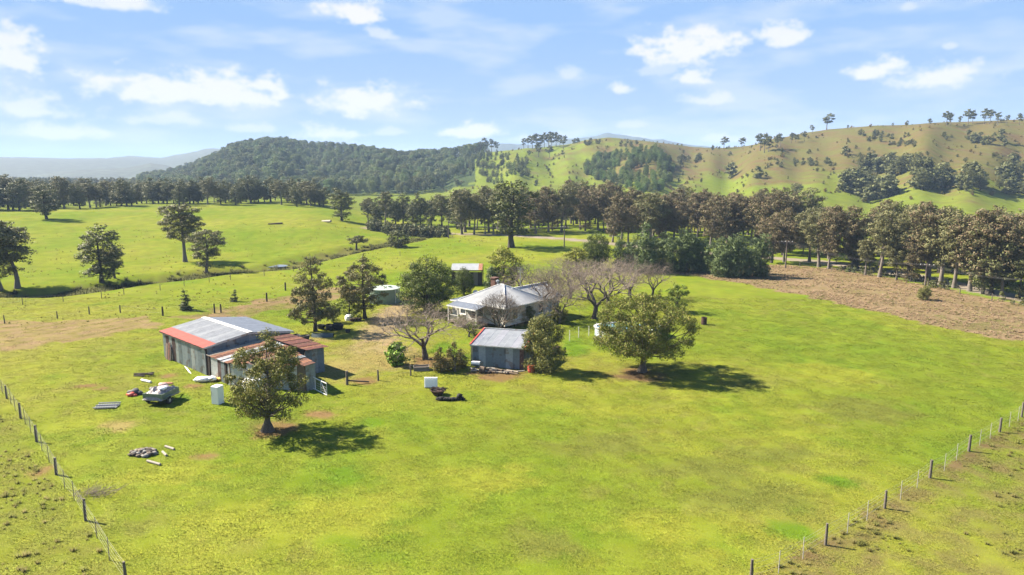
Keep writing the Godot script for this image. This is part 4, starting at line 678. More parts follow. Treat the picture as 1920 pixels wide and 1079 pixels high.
	{"called": "hill_shrub", "label": "%s in the mid right-hill shrub patch, %s from the left", "looks": ["low dark shrub"], "group": "trees in the mid right-hill shrub patch", "trees": [["scrub1", 199.96, -474.03, 3.75, 1.57, 0], ["scrub2", 194.74, -459.23, 4.33, 1.59, 0], ["scrub2", 196.60, -462.47, 3.91, 1.41, 0], ["scrub2", 196.24, -455.21, 3.60, 1.45, 0], ["scrub3", 205.87, -461.70, 4.50, 1.38, 0], ["scrub0", 209.52, -469.44, 3.88, 1.60, 0], ["scrub3", 203.52, -450.86, 3.98, 1.23, 0]]},
	{"called": "hill_shrub", "label": "%s in the patch right of the central scrub, %s from the left", "looks": ["low dark shrub"], "group": "trees in the patch right of the central scrub", "trees": [["scrub3", 139.08, -588.20, 6.33, 1.12, 0], ["scrub1", 136.49, -570.11, 6.40, 1.12, 0], ["scrub1", 145.27, -603.47, 5.85, 1.57, 0], ["scrub0", 148.87, -607.52, 4.50, 1.29, 0], ["scrub0", 153.79, -615.04, 4.97, 1.28, 0], ["scrub3", 155.94, -597.31, 5.24, 1.49, 0], ["scrub2", 158.78, -606.39, 4.59, 1.45, 0], ["scrub0", 159.86, -605.45, 6.38, 1.47, 0], ["scrub3", 161.38, -610.88, 6.64, 1.55, 0]]},
	{"called": "hill_shrub", "label": "%s in the left central-hilltop shrub line, %s from the left", "looks": ["low dark shrub"], "group": "trees in the left central-hilltop shrub line", "trees": [["scrub0", 69.63, -793.18, 6.33, 1.53, 0], ["scrub1", 72.47, -782.12, 6.08, 1.45, 0], ["scrub0", 74.04, -711.28, 5.48, 1.47, 0], ["scrub3", 75.58, -705.23, 3.73, 1.19, 0], ["scrub0", 75.48, -702.52, 4.86, 1.58, 0], ["scrub3", 76.48, -700.97, 4.42, 1.12, 0], ["scrub2", 78.93, -712.89, 5.61, 1.48, 0], ["scrub0", 84.46, -706.11, 5.08, 1.19, 0], ["scrub0", 86.48, -704.10, 5.28, 1.29, 0]]},
	{"called": "hill_shrub", "label": "%s in the right central-hilltop shrub line, %s from the left", "looks": ["low dark shrub"], "group": "trees in the right central-hilltop shrub line", "trees": [["scrub2", 102.41, -668.94, 3.60, 1.60, 0], ["scrub0", 106.18, -690.29, 3.88, 1.52, 0], ["scrub0", 106.42, -662.20, 3.70, 1.33, 0], ["scrub2", 115.04, -703.97, 4.25, 1.35, 0], ["scrub3", 113.63, -676.02, 4.47, 1.45, 0], ["scrub2", 111.60, -662.52, 4.02, 1.31, 0], ["scrub1", 121.07, -688.75, 4.74, 1.47, 0]]},
	{"called": "hill_shrub", "label": "%s dotted alone on the right hill, %s from the left", "looks": ["small dark shrub"], "group": "lone shrubs on the right hill", "trees": [["scrub3", 189.21, -667.44, 4.79, 1.15, 0], ["scrub2", 155.05, -526.69, 2.59, 1.11, 0], ["scrub0", 190.37, -618.21, 4.10, 1.56, 0], ["scrub2", 170.04, -542.99, 3.24, 1.10, 0], ["scrub1", 140.38, -425.15, 2.33, 1.15, 0], ["scrub1", 210.85, -622.28, 2.37, 1.21, 0], ["scrub2", 157.16, -459.95, 2.22, 1.36, 0], ["scrub2", 166.56, -463.42, 1.80, 1.55, 0], ["scrub2", 157.13, -435.91, 3.14, 1.47, 0], ["scrub3", 168.58, -464.14, 3.41, 1.09, 0], ["scrub3", 192.24, -517.03, 2.12, 1.01, 0], ["scrub0", 200.26, -536.62, 2.98, 1.27, 0], ["scrub1", 196.50, -514.51, 3.55, 1.19, 0], ["scrub2", 165.05, -420.37, 1.74, 1.06, 0], ["scrub3", 241.82, -600.28, 4.12, 1.49, 0], ["scrub2", 240.68, -597.14, 3.04, 1.46, 0], ["scrub0", 214.53, -511.02, 3.32, 1.59, 0], ["scrub1", 195.29, -457.71, 2.56, 1.39, 0], ["scrub0", 224.91, -520.20, 1.94, 1.24, 0], ["scrub2", 171.77, -386.95, 1.83, 1.37, 0], ["scrub2", 189.76, -419.21, 1.63, 1.55, 0], ["scrub0", 193.56, -422.94, 1.87, 1.21, 0], ["scrub0", 205.97, -449.45, 2.22, 1.53, 0], ["scrub2", 197.56, -416.17, 2.09, 1.34, 0], ["scrub3", 247.01, -520.78, 2.59, 1.46, 0], ["scrub1", 199.89, -417.66, 2.73, 1.50, 0], ["scrub2", 216.69, -447.85, 1.72, 1.57, 0], ["scrub0", 238.74, -491.51, 2.69, 1.37, 0], ["scrub3", 195.35, -397.07, 2.74, 1.56, 0], ["scrub1", 256.06, -510.06, 3.03, 1.08, 0], ["scrub2", 209.91, -413.50, 2.82, 1.19, 0], ["scrub1", 241.95, -479.42, 3.27, 1.17, 0], ["scrub2", 237.59, -464.16, 3.41, 1.60, 0], ["scrub1", 273.03, -514.73, 2.96, 1.48, 0], ["scrub2", 258.88, -486.01, 3.46, 1.32, 0], ["scrub1", 214.05, -395.99, 2.30, 1.32, 0], ["scrub0", 260.32, -484.98, 3.37, 1.07, 0], ["scrub0", 210.80, -386.77, 1.77, 1.11, 0], ["scrub3", 200.66, -358.53, 1.50, 1.07, 0], ["scrub0", 274.74, -491.69, 3.39, 1.12, 0], ["scrub1", 217.17, -382.14, 2.42, 1.14, 0], ["scrub2", 229.72, -404.65, 1.52, 1.60, 0], ["scrub0", 238.02, -404.69, 2.62, 1.40, 0], ["scrub2", 260.96, -435.38, 1.63, 1.00, 0], ["scrub2", 284.05, -467.21, 3.31, 1.28, 0], ["scrub2", 286.58, -470.52, 2.99, 1.59, 0], ["scrub1", 280.80, -459.02, 2.71, 1.49, 0], ["scrub0", 244.31, -395.48, 2.52, 1.27, 0], ["scrub1", 222.12, -357.03, 1.64, 1.33, 0], ["scrub0", 289.71, -467.56, 2.28, 1.55, 0], ["scrub0", 259.91, -412.21, 1.75, 1.58, 0], ["scrub3", 212.50, -331.37, 1.99, 1.59, 0], ["scrub1", 251.98, -391.96, 2.76, 1.52, 0], ["scrub3", 216.12, -330.49, 1.63, 1.57, 0], ["scrub3", 282.61, -431.81, 2.32, 1.02, 0], ["scrub1", 258.56, -383.24, 2.03, 1.48, 0], ["scrub3", 273.29, -401.33, 2.83, 1.02, 0], ["scrub0", 257.62, -372.56, 2.52, 1.27, 0], ["scrub1", 272.60, -389.14, 2.14, 1.24, 0], ["scrub3", 254.73, -354.70, 1.50, 1.50, 0]]},
	{"called": "hill_shrub", "label": "%s dotted alone on the central hill, %s from the left", "looks": ["small dark shrub"], "group": "lone shrubs on the central hill", "trees": [["scrub3", -22.49, -534.05, 2.96, 1.04, 0], ["scrub3", -21.74, -532.42, 2.20, 1.36, 0], ["scrub0", -13.38, -652.92, 5.00, 1.43, 0], ["scrub2", -8.89, -710.03, 4.82, 1.22, 0], ["scrub2", -0.37, -503.28, 2.50, 1.26, 0], ["scrub0", 5.39, -619.07, 3.91, 1.18, 0], ["scrub2", 6.06, -472.01, 2.37, 1.23, 0], ["scrub1", 16.48, -688.26, 5.19, 1.47, 0], ["scrub2", 17.16, -505.57, 3.82, 1.33, 0], ["scrub3", 18.20, -517.91, 3.30, 1.43, 0], ["scrub2", 22.40, -619.99, 3.53, 1.12, 0], ["scrub0", 30.56, -620.31, 3.02, 1.45, 0], ["scrub1", 31.02, -600.23, 3.31, 1.51, 0], ["scrub2", 49.70, -696.22, 4.43, 1.51, 0], ["scrub1", 66.46, -509.82, 3.21, 1.41, 0], ["scrub1", 82.18, -487.13, 3.46, 1.15, 0], ["scrub1", 103.23, -592.80, 3.43, 1.40, 0], ["scrub3", 97.64, -510.85, 4.14, 1.09, 0], ["scrub1", 116.30, -569.57, 3.34, 1.25, 0], ["scrub3", 109.28, -524.77, 3.63, 1.07, 0], ["scrub3", 103.33, -483.66, 1.86, 1.25, 0], ["scrub0", 118.31, -510.98, 1.99, 1.26, 0], ["scrub3", 117.64, -494.62, 3.12, 1.38, 0], ["scrub3", 127.39, -525.12, 3.01, 1.12, 0], ["scrub1", 159.76, -659.21, 3.72, 1.14, 0], ["scrub3", 129.86, -481.54, 3.11, 1.04, 0]]}
]
const SCATTER := [
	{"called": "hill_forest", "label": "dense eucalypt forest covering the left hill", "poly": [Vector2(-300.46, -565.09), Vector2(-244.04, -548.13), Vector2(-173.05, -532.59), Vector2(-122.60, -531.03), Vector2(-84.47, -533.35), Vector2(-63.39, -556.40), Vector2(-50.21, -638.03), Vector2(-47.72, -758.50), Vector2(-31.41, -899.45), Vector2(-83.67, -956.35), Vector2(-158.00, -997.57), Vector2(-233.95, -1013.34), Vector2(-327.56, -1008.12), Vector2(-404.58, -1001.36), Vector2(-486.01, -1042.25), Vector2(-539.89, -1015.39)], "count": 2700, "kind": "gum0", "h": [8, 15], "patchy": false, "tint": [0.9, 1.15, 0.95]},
	{"called": "plain_wood", "label": "hazy woodland on the plain beyond the left tree line", "poly": [Vector2(-281.03, -312.12), Vector2(-252.75, -347.88), Vector2(-225.00, -389.71), Vector2(-219.76, -471.28), Vector2(-177.85, -488.64), Vector2(-262.22, -649.03), Vector2(-422.52, -794.65), Vector2(-762.49, -1174.14), Vector2(-936.78, -1040.40)], "count": 1100, "kind": "dark2", "h": [9, 13], "patchy": true, "tint": [1, 1, 1]},
	{"called": "gully_scrub", "label": "scrub patch in the gully left on the central hill", "poly": [Vector2(-72.69, -787.79), Vector2(-48.41, -801.73), Vector2(-17.14, -757.49), Vector2(12.26, -649.15), Vector2(18.95, -596.05), Vector2(12.08, -530.82), Vector2(-3.96, -521.31), Vector2(-32.63, -614.44), Vector2(-56.62, -679.05)], "count": 170, "kind": "dark3", "h": [4, 8], "patchy": true, "tint": [1.0, 1.1, 1.0]},
	{"called": "slope_scrub", "label": "dense scrub patch on the face of the central hill", "poly": [Vector2(57.44, -583.71), Vector2(74.98, -620.76), Vector2(98.07, -634.76), Vector2(123.81, -586.25), Vector2(129.77, -568.27), Vector2(113.41, -494.77), Vector2(86.83, -414.65), Vector2(72.92, -416.31), Vector2(68.49, -500.98), Vector2(59.35, -539.58)], "count": 300, "kind": "dark1", "h": [5, 9], "patchy": true, "tint": [1.0, 1.3, 1.0]},
	{"called": "valley_scrub", "label": "low scrub between the tree line and the hill foot", "poly": [Vector2(-60.29, -283.66), Vector2(-30.31, -288.41), Vector2(9.95, -284.83), Vector2(38.97, -277.28), Vector2(65.32, -261.98), Vector2(85.30, -247.73), Vector2(105.21, -215.71), Vector2(119.82, -184.51), Vector2(132.37, -169.42), Vector2(156.99, -200.94), Vector2(137.50, -238.16), Vector2(102.61, -281.91), Vector2(55.57, -315.14), Vector2(0.00, -330.00), Vector2(-70.69, -332.57)], "count": 330, "kind": "scrub1", "h": [2.5, 7], "patchy": true, "tint": [1.0, 1.05, 0.9]},
	{"called": "roadside_scrub", "label": "dark roadside hedge of scrub below the middle gums", "poly": [Vector2(-48.84, -235.75), Vector2(-34.71, -225.94), Vector2(-19.82, -214.81), Vector2(-18.87, -204.36), Vector2(-32.34, -210.26), Vector2(-46.07, -222.17)], "count": 150, "kind": "scrub3", "h": [2, 3.6], "patchy": false, "tint": [0.9, 0.9, 0.9]},
	{"called": "saltbush", "label": "low dark scrub under the gums right of the brown paddock", "poly": [Vector2(63.96, -142.28), Vector2(70.64, -126.22), Vector2(72.79, -111.09), Vector2(75.15, -100.02), Vector2(76.13, -93.32), Vector2(80.43, -98.77), Vector2(78.68, -107.18), Vector2(76.56, -119.95), Vector2(73.02, -136.40)], "count": 110, "kind": "scrub2", "h": [0.7, 1.8], "patchy": true, "tint": [1, 1, 0.9]}
]
func build_trees() -> void:
	for t in TREES:
		plant(t[0], t[1], t[2], t[3], t[4], rng.randf() * TAU, t[5], t[6], t[7])
	for row in ROWS:
		var k := 0
		for t in row.trees:
			k += 1
			plant(t[0], t[1], t[2], t[3], t[4], rng.randf() * TAU, row.called, row.label % [row.looks[t[5]], ordinal(k)], "tree", row.group)
	for s in SCATTER:
		var xf := []
		var cols := []
		var box := Rect2(s.poly[0], Vector2.ZERO)
		for p in s.poly: box = box.expand(p)
		var tries := 0
		while xf.size() < s.count and tries < s.count * 12:
			tries += 1
			var p := Vector2(rng.randf_range(box.position.x, box.end.x), rng.randf_range(box.position.y, box.end.y))
			if not inside(p, s.poly): continue
			if s.patchy and n_mid.get_noise_2d(p.x * 0.35, p.y * 0.35) + rng.randfn() * 0.12 < -0.02: continue
			var hh := rng.randf_range(s.h[0], s.h[1])
			var pr: Dictionary = proto[s.kind]
			var sc: float = hh / float(pr.h)
			xf.append(Transform3D(Basis(Vector3.UP, rng.randf() * TAU).scaled(Vector3(sc * 1.15, sc, sc * 1.15)), P(p.x, p.y, -0.4)))
			var g := rng.randf_range(0.6, 1.45)
			cols.append(Color(g * rng.randf_range(0.9, 1.15), g * rng.randf_range(0.95, 1.12), g * rng.randf_range(0.9, 1.1)) * Color(s.tint[0], s.tint[1], s.tint[2]))
		stuff(s.called, s.label, "woodland", proto[s.kind].crown, M.leaf, xf, cols)
	print("trees ", get_child_count())

# ---------------------------------------------------------------- sheds and house
func frame(o: Node3D, ux: float, uz: float) -> void:
	var x := Vector3(ux, 0, uz).normalized()
	o.basis = Basis(x, Vector3.UP, x.cross(Vector3.UP))
func sheet_part(parent: Node, called: String, o: Vector3, U: Vector3, V: Vector3, out: Vector3, m: String, bend := 0.0) -> MeshInstance3D:
	var b := MB.new()
	b.wavy(o, U, V, out.normalized(), 0.13, 0.013, bend)
	return part(parent, called, b.done(), M[m])
func sheets(parent: Node, called: String, o: Vector3, U: Vector3, V: Vector3, out: Vector3, mats: Array, width := 0.76, jitter := 0.0) -> void:
	# a run of corrugated sheets side by side, each its own piece, lapped 2 cm
	var k := int(round(U.length() / width))
	for i in k:
		var a := float(i) / k
		var lift := out.normalized() * (0.014 + (0.016 if i % 2 else 0.0))
		var short := V * (1.0 + rng.randf_range(-jitter, jitter))
		sheet_part(parent, called, o + U * a + lift, U * (1.03 / k), short, out, mats[i % mats.size()])
func beam(parent: Node, called: String, a: Vector3, b2: Vector3, w: float, m: String) -> void:
	var b := MB.new()
	var d := b2 - a
	var y := d.normalized()
	var x := y.cross(Vector3.UP if absf(y.y) < 0.9 else Vector3.RIGHT).normalized()
	b.box((a + b2) * 0.5, Vector3(w, d.length(), w), Basis(x, y, x.cross(y)))
	part(parent, called, b.done(), M[m])
func big_shed() -> void:
	var o := thing("machinery_shed", "large corrugated iron shed with grey gable roof and red eave strip", "shed", Vector3(-30.1, 0, -66.0))
	frame(o, -0.737, -0.676)
	var L := 10.2
	var W := 9.2
	var E := 2.9
	var R := 0.68
	# long side wall, facing away from the house
	var wm := ["zinc", "zinc_dull", "zinc", "zinc_pale", "zinc_dull", "zinc", "zinc", "zinc_dull", "zinc_pale", "rust_dull", "zinc_pale", "rust_dull", "zinc"]
	sheets(o, "wall_sheet", Vector3(0, 0.02, 0), Vector3(L, 0, 0), Vector3(0, E, 0), Vector3(0, 0, -1), wm)
	sheets(o, "wall_sheet", Vector3(0, 0.02, W), Vector3(L, 0, 0), Vector3(0, E, 0), Vector3(0, 0, 1), ["zinc", "zinc_dull"])
	for e in [0.0, L]:
		var k := 12
		for i in k:
			var z0 := W * i / k
			var z1 := W * (i + 1) / k
			var y0 := E + R * (1.0 - absf((z0 + z1) * 0.5 / W * 2.0 - 1.0)) - 0.06
			sheet_part(o, "wall_sheet", Vector3(e, 0.02, z0), Vector3(0, 0, (z1 - z0) * 1.03), Vector3(0, y0, 0), Vector3(-1 if e == 0.0 else 1, 0, 0), "zinc_blue" if i % 3 else "zinc_dull")
	# roof: two slopes, sheets run from ridge to eave; the low end of the near slope is red
	for s in [-1.0, 1.0]:
		var ridge := Vector3(-0.25, E + R, W * 0.5)
		var eave := Vector3(-0.25, E - 0.03, W * 0.5 + s * (W * 0.5 + 0.3))
		var out := Vector3(0, W * 0.5, s * R).normalized()
		var k := 13
		for i in k:
			var x := (L + 0.5) * i / k
			var U := Vector3((L + 0.5) / k * 1.02, 0, 0)
			var lift := out * (0.02 + (0.015 if i % 2 else 0.0))
			var cut := 0.73 if s < 0.0 else 1.0
			sheet_part(o, "roof_sheet", ridge + Vector3(x, 0, 0) + lift, U, (eave - ridge) * cut, out, ["roof_zinc", "roof_zinc", "roof_zinc_pale"][i % 3] if s < 0.0 else "roof_blue")
			if s < 0.0:
				sheet_part(o, "red_roof_sheet", ridge + (eave - ridge) * (cut - 0.02) + Vector3(x, 0, 0) - out * 0.02 + lift, U, (eave - ridge) * (1.02 - cut), out, "red_iron")
		var b := MB.new()
		b.slab([Vector3(-0.27, E + R - 0.02, W * 0.5), Vector3(-0.27, E - 0.05, W * 0.5 + s * (W * 0.5 + 0.3)), Vector3(-0.27, E - 0.2, W * 0.5 + s * (W * 0.5 + 0.3)), Vector3(-0.27, E + R - 0.17, W * 0.5)], Vector3(-0.03, 0, 0))
		part(o, "barge_board", b.done(), M["zinc_pale"])
	var rc := MB.new()
	rc.slab([Vector3(-0.32, E + R + 0.05, W * 0.5), Vector3(L + 0.3, E + R + 0.05, W * 0.5), Vector3(L + 0.3, E + R + 0.02, W * 0.5 - 0.28), Vector3(-0.32, E + R + 0.02, W * 0.5 - 0.28)], Vector3(0, 0.02, 0))
	rc.slab([Vector3(-0.32, E + R + 0.051, W * 0.5), Vector3(L + 0.3, E + R + 0.051, W * 0.5), Vector3(L + 0.3, E + R + 0.02, W * 0.5 + 0.28), Vector3(-0.32, E + R + 0.02, W * 0.5 + 0.28)], Vector3(0, 0.02, 0))
	part(o, "ridge_cap", rc.done(), M["white_paint"])
	beam(o, "eave_beam", Vector3(-0.25, E - 0.14, -0.2), Vector3(L + 0.25, E - 0.14, -0.2), 0.12, "timber_dark")
	for x in [0.05, 3.4, 6.8, L - 0.05]:
		beam(o, "post", Vector3(x, -0.2, 0.12), Vector3(x, E - 0.1, 0.12), 0.14, "timber_dark")
	for s in [[8.35, 1.9, 0.35, "rust"], [8.95, 1.7, 0.5, "timber"], [8.0, 1.5, 0.3, "timber_dark"]]:
		var b := MB.new()
		b.box(Vector3(s[0], s[1] * 0.5, -0.22), Vector3(s[2], s[1], 0.05), Basis(Vector3.RIGHT, 0.09))
		part(o, "leaning_board", b.done(), M[s[3]])
	# lean-to built against the gable end
	var a := thing("lean_to", "patched lean-to with rusty striped roof against the large shed gable", "shed", Vector3(-30.1, 0, -66.0))
	frame(a, -0.737, -0.676)
	var cols := ["timber_pale", "rust_light", "rust", "zinc_pale", "zinc_pale", "rust_light", "rust", "rust_light", "rust_dull", "rust", "rust_light", "zinc_dull", "rust", "rust_light", "rust"]
	var v0 := func(s: float) -> float: return 0.0 if s < 5.0 else (s - 5.0) / 6.7 * 3.9
	var v1 := func(s: float) -> float: return 6.2 - maxf(0.0, s - 4.6) * 0.19
	var roof := func(s: float, v: float) -> float: return 2.2 + v * 0.075 + sin(s * 3.0) * 0.02
	for i in 15:
		var s := 0.45 + i * 0.77
		var za: float = v0.call(s + 0.4) - 0.15
		var zb: float = v1.call(s + 0.4)
		var p := Vector3(-s, roof.call(s, za) + (0.02 if i % 2 else 0.0), za)
		var q := Vector3(-s, roof.call(s, zb) + (0.02 if i % 2 else 0.0), zb)
		sheet_part(a, "roof_sheet", p, Vector3(-0.8, 0, 0), q - p, Vector3(0, 1, -0.07), cols[i])
	var wallm := ["timber_dark", "zinc_pale", "zinc_pale", "rust_dull", "zinc_dull", "timber_dark", "zinc_pale", "zinc_pale", "zinc_pale", "zinc", "zinc_pale", "zinc", "zinc_pale", "zinc", "zinc_pale", "timber"]
	for i in 16:
		var s := 0.42 + i * 0.705
		var za: float = v0.call(s)
		var zc: float = v0.call(s + 0.705)
		var d := Vector3(-0.705, 0, zc - za) * (1.0 if wallm[i] != "timber_dark" else 0.55)
		sheet_part(a, "wall_sheet", Vector3(-s, 0, za), d, Vector3(0.0, roof.call(s, za) - 0.05, 0.05), Vector3(0, 0, -1), wallm[i])
	for i in 2:
		sheet_part(a, "wall_sheet", Vector3(-11.75 - i * 0.02, 0, 3.95 + i * 0.48), Vector3(0, 0, 0.5), Vector3(0, 2.42, 0), Vector3(-1, 0, 0), "zinc_dull")
	for i in 10:
		var s := 4.6 + i * 0.715
		sheet_part(a, "wall_sheet", Vector3(-s, 0, v1.call(s) - 0.1), Vector3(-0.73, 0, -0.136), Vector3(0, 2.5, 0), Vector3(0, 0, 1), "zinc_dull" if i % 2 else "zinc")
	for s in [0.55, 2.0, 4.9, 8.3, 11.6]:
		beam(a, "post", Vector3(-s, -0.2, float(v0.call(s)) + 0.12), Vector3(-s, float(roof.call(s, v0.call(s))) - 0.08, float(v0.call(s)) + 0.12), 0.12, "timber")
	beam(a, "rail", Vector3(-0.4, 2.12, 0.06), Vector3(-5.0, 2.12, 0.06), 0.09, "timber")
	# second, higher lean-to on the house side
	var c := thing("side_shed", "narrow iron shed with flat rusty red roof behind the lean-to", "shed", Vector3(-30.1, 0, -66.0))
	frame(c, -0.737, -0.676)
	for i in 10:
		var s := 0.35 + i * 0.76
		sheet_part(c, "roof_sheet", Vector3(-s, 2.82 - i * 0.012 + (0.018 if i % 2 else 0.0), 6.35), Vector3(-0.79, 0, 0), Vector3(0, -0.1, 2.55), Vector3(0, 1, 0.04), ["red_rust", "rust", "red_rust", "rust_light", "red_rust"][i % 5])
	for i in 3:
		sheet_part(c, "wall_sheet", Vector3(-7.4 - 0.01 * i, 0, 6.55 + i * 0.68), Vector3(0, 0, 0.7), Vector3(0, 2.6, 0), Vector3(-1, 0, 0), ["zinc_blue", "zinc_dull", "zinc_blue"][i])
	for i in 9:
		sheet_part(c, "wall_sheet", Vector3(-0.35 - i * 0.78, 0, 8.6), Vector3(-0.8, 0, 0), Vector3(0, 2.62, 0), Vector3(0, 0, 1), "zinc" if i % 2 else "zinc_dull")
	for q in [[7.3, 6.6], [7.3, 8.5], [4.0, 8.5], [0.5, 8.5]]:
		beam(c, "post", Vector3(-q[0], -0.2, q[1]), Vector3(-q[0], 2.68, q[1]), 0.12, "timber_dark")
func small_shed() -> void:
	var o := thing("garden_shed", "small blue-grey corrugated shed with grey skillion roof and red trim", "shed", Vector3(-4.27, 0, -69.2))
	frame(o, 0.965, 0.262)
	var W := 5.7
	var D := 4.85
	var ms := ["zinc_blue", "zinc_bluepale", "zinc_blue", "zinc_blue", "zinc_blue", "zinc_bluepale", "zinc_blue"]
	sheets(o, "wall_sheet", Vector3(0.12, 0, -0.18), Vector3(5.05, 0, 0), Vector3(0, 2.22, 0), Vector3(0, 0, 1), ms, 0.72)
	sheet_part(o, "rusty_wall_sheet", Vector3(5.17, 0, -0.17), Vector3(0.43, 0, 0), Vector3(0, 2.22, 0), Vector3(0, 0, 1), "rust_dull")
	sheets(o, "wall_sheet", Vector3(0.12, 0, -D + 0.15), Vector3(W - 0.24, 0, 0), Vector3(0, 2.78, 0), Vector3(0, 0, -1), ms)
	for e in [0.12, W - 0.12]:
		for i in 6:
			var z0 := -0.18 - i * 0.752
			sheet_part(o, "wall_sheet", Vector3(e, 0, z0), Vector3(0, 0, -0.77), Vector3(0, 2.24 + 0.115 * (i * 0.752 + 0.35), 0), Vector3(-1 if e < 1.0 else 1, 0, 0), "zinc_dull" if i % 2 else "zinc_blue")
	for i in 8:
		sheet_part(o, "roof_sheet", Vector3(W * i / 8.0, 2.32 + (0.016 if i % 2 else 0.0), 0.05), Vector3(W / 8.0 * 1.03, 0, 0), Vector3(0, 0.6, -D - 0.05), Vector3(0, 1, 0.12), "roof_zinc" if i % 3 else "roof_lilac")
	for e in [-0.03, W + 0.03]:
		var b := MB.new()
		b.slab([Vector3(e, 2.2, 0.08), Vector3(e, 2.38, 0.08), Vector3(e, 2.99, -D - 0.03), Vector3(e, 2.81, -D - 0.03)], Vector3(0.04, 0, 0))
		b.slab([Vector3(e - 0.06, 2.385, 0.08), Vector3(e + 0.1, 2.385, 0.08), Vector3(e + 0.1, 2.995, -D), Vector3(e - 0.06, 2.995, -D)], Vector3(0, 0.02, 0))
		part(o, "barge_board", b.done(), M["red_trim"])
	beam(o, "ridge_flashing", Vector3(-0.05, 2.96, -D), Vector3(W + 0.05, 2.96, -D), 0.12, "zinc_pale")
	beam(o, "gutter", Vector3(-0.02, 2.25, 0.08), Vector3(W + 0.02, 2.25, 0.08), 0.1, "zinc_pale")
	beam(o, "corner_post", Vector3(0.06, 0, -0.1), Vector3(0.06, 2.2, -0.1), 0.09, "timber_pale")
func gable_tri(b: MB, p: Vector3, q: Vector3, top: Vector3, out: Vector3) -> void:
	b.slab([p, q, top], out * 0.04)
func house() -> void:
	var o := thing("farmhouse", "white weatherboard farmhouse with pale iron hip roof behind bare trees", "house", Vector3(-0.87, 0, -85.5))
	frame(o, -0.745, -0.667)
	var E := 2.9
	var A := 8.3
	var B := 8.0
	# main hip roof over x 0..A, z 0..B
	var ap := [Vector3(A * 0.47, 4.85, B * 0.5), Vector3(A * 0.55, 4.85, B * 0.5)]
	var c := [Vector3(0, E, 0), Vector3(A, E, 0), Vector3(A, E, B), Vector3(0, E, B)]
	var planes := [[c[0], c[1], ap[1], ap[0]], [c[3], c[2], ap[1], ap[0]]]
	for q in planes:
		hip_plane(o, q[0], q[1], q[2], q[3], "roof_white")
	hip_plane(o, c[1], c[2], ap[1], ap[1], "roof_white")
	hip_plane(o, c[0], c[3], ap[0], ap[0], "roof_white")
	for e in [[c[0], ap[0]], [c[1], ap[1]], [c[2], ap[1]], [c[3], ap[0]]]:
		beam(o, "hip_cap", e[0] + Vector3(0, 0.04, 0), e[1] + Vector3(0, 0.04, 0), 0.14, "white_paint")
	beam(o, "ridge_cap", ap[0] + Vector3(0, 0.05, 0), ap[1] + Vector3(0, 0.05, 0), 0.16, "white_paint")
	# walls of weatherboard under the eaves, on a dark stump line
	wall_boards(o, Vector3(0.35, 0.35, 0.35), Vector3(A - 0.35, 0.35, 0.35), E - 0.4, Vector3(0, 0, -1))
	wall_boards(o, Vector3(0.35, 0.35, 0.35), Vector3(0.35, 0.35, 11.4), E - 0.4, Vector3(-1, 0, 0))
	wall_boards(o, Vector3(A - 0.35, 0.35, 0.35), Vector3(A - 0.35, 0.35, B - 0.35), E - 0.4, Vector3(1, 0, 0))
	wall_boards(o, Vector3(0.35, 0.35, 11.4), Vector3(5.6, 0.35, 11.4), E - 0.4, Vector3(0, 0, 1))
	wall_boards(o, Vector3(5.6, 0.35, B - 0.35), Vector3(A - 0.35, 0.35, B - 0.35), E - 0.4, Vector3(0, 0, 1))
	wall_boards(o, Vector3(5.6, 0.35, B - 0.35), Vector3(5.6, 0.35, 11.4), E - 0.4, Vector3(1, 0, 0))
	# wing to the right: gable roof along z
	var w0 := Vector3(-0.0, E, B - 0.2)
	var rx := 3.0
	var rh := 4.35
	roof_plane(o, Vector3(0, E, 5.0), Vector3(0, E, 11.9), Vector3(rx, rh, 11.9), Vector3(rx, rh, 3.6), "roof_white")
	roof_plane(o, Vector3(6.0, E, 7.6), Vector3(6.0, E, 11.9), Vector3(rx, rh, 11.9), Vector3(rx, rh, 3.6), "roof_white")
	beam(o, "ridge_cap", Vector3(rx, rh + 0.05, 4.6), Vector3(rx, rh + 0.05, 11.95), 0.16, "white_paint")
	var g := MB.new()
	gable_tri(g, Vector3(0.3, E - 0.02, 11.42), Vector3(5.7, E - 0.02, 11.42), Vector3(rx, rh - 0.06, 11.42), Vector3(0, 0, 1))
	part(o, "gable", g.done(), M["white_board"])
	# verandah on the front
	roof_plane(o, Vector3(3.2, 2.42, -1.95), Vector3(8.6, 2.42, -1.95), Vector3(8.6, 2.82, 0.3), Vector3(3.2, 2.82, 0.3), "roof_blue")
	beam(o, "verandah_beam", Vector3(3.2, 2.32, -1.85), Vector3(8.6, 2.32, -1.85), 0.14, "white_board")
	for x in [3.3, 4.9, 6.6, 8.45]:
		beam(o, "verandah_post", Vector3(x, 0, -1.82), Vector3(x, 2.28, -1.82), 0.13, "white_board")
	var dk := MB.new()
	dk.box(Vector3(5.9, 0.3, -0.85), Vector3(5.5, 0.14, 2.2))
	part(o, "verandah_floor", dk.done(), M["timber"])
	for x0 in [3.3, 6.6]:
		var x1: float = x0 + 1.55
		beam(o, "rail", Vector3(x0 + 0.07, 1.2, -1.82), Vector3(x1 - 0.0, 1.2, -1.82), 0.07, "white_board")
		for i in 7:
			beam(o, "baluster", Vector3(x0 + 0.2 + i * 0.2, 0.38, -1.82), Vector3(x0 + 0.2 + i * 0.2, 1.16, -1.82), 0.035, "white_board")
	for i in 3:
		var sb := MB.new()
		sb.box(Vector3(5.75, 0.28 - i * 0.1, -2.1 - i * 0.28), Vector3(1.4, 0.08, 0.28))
		part(o, "step", sb.done(), M["timber_pale"])
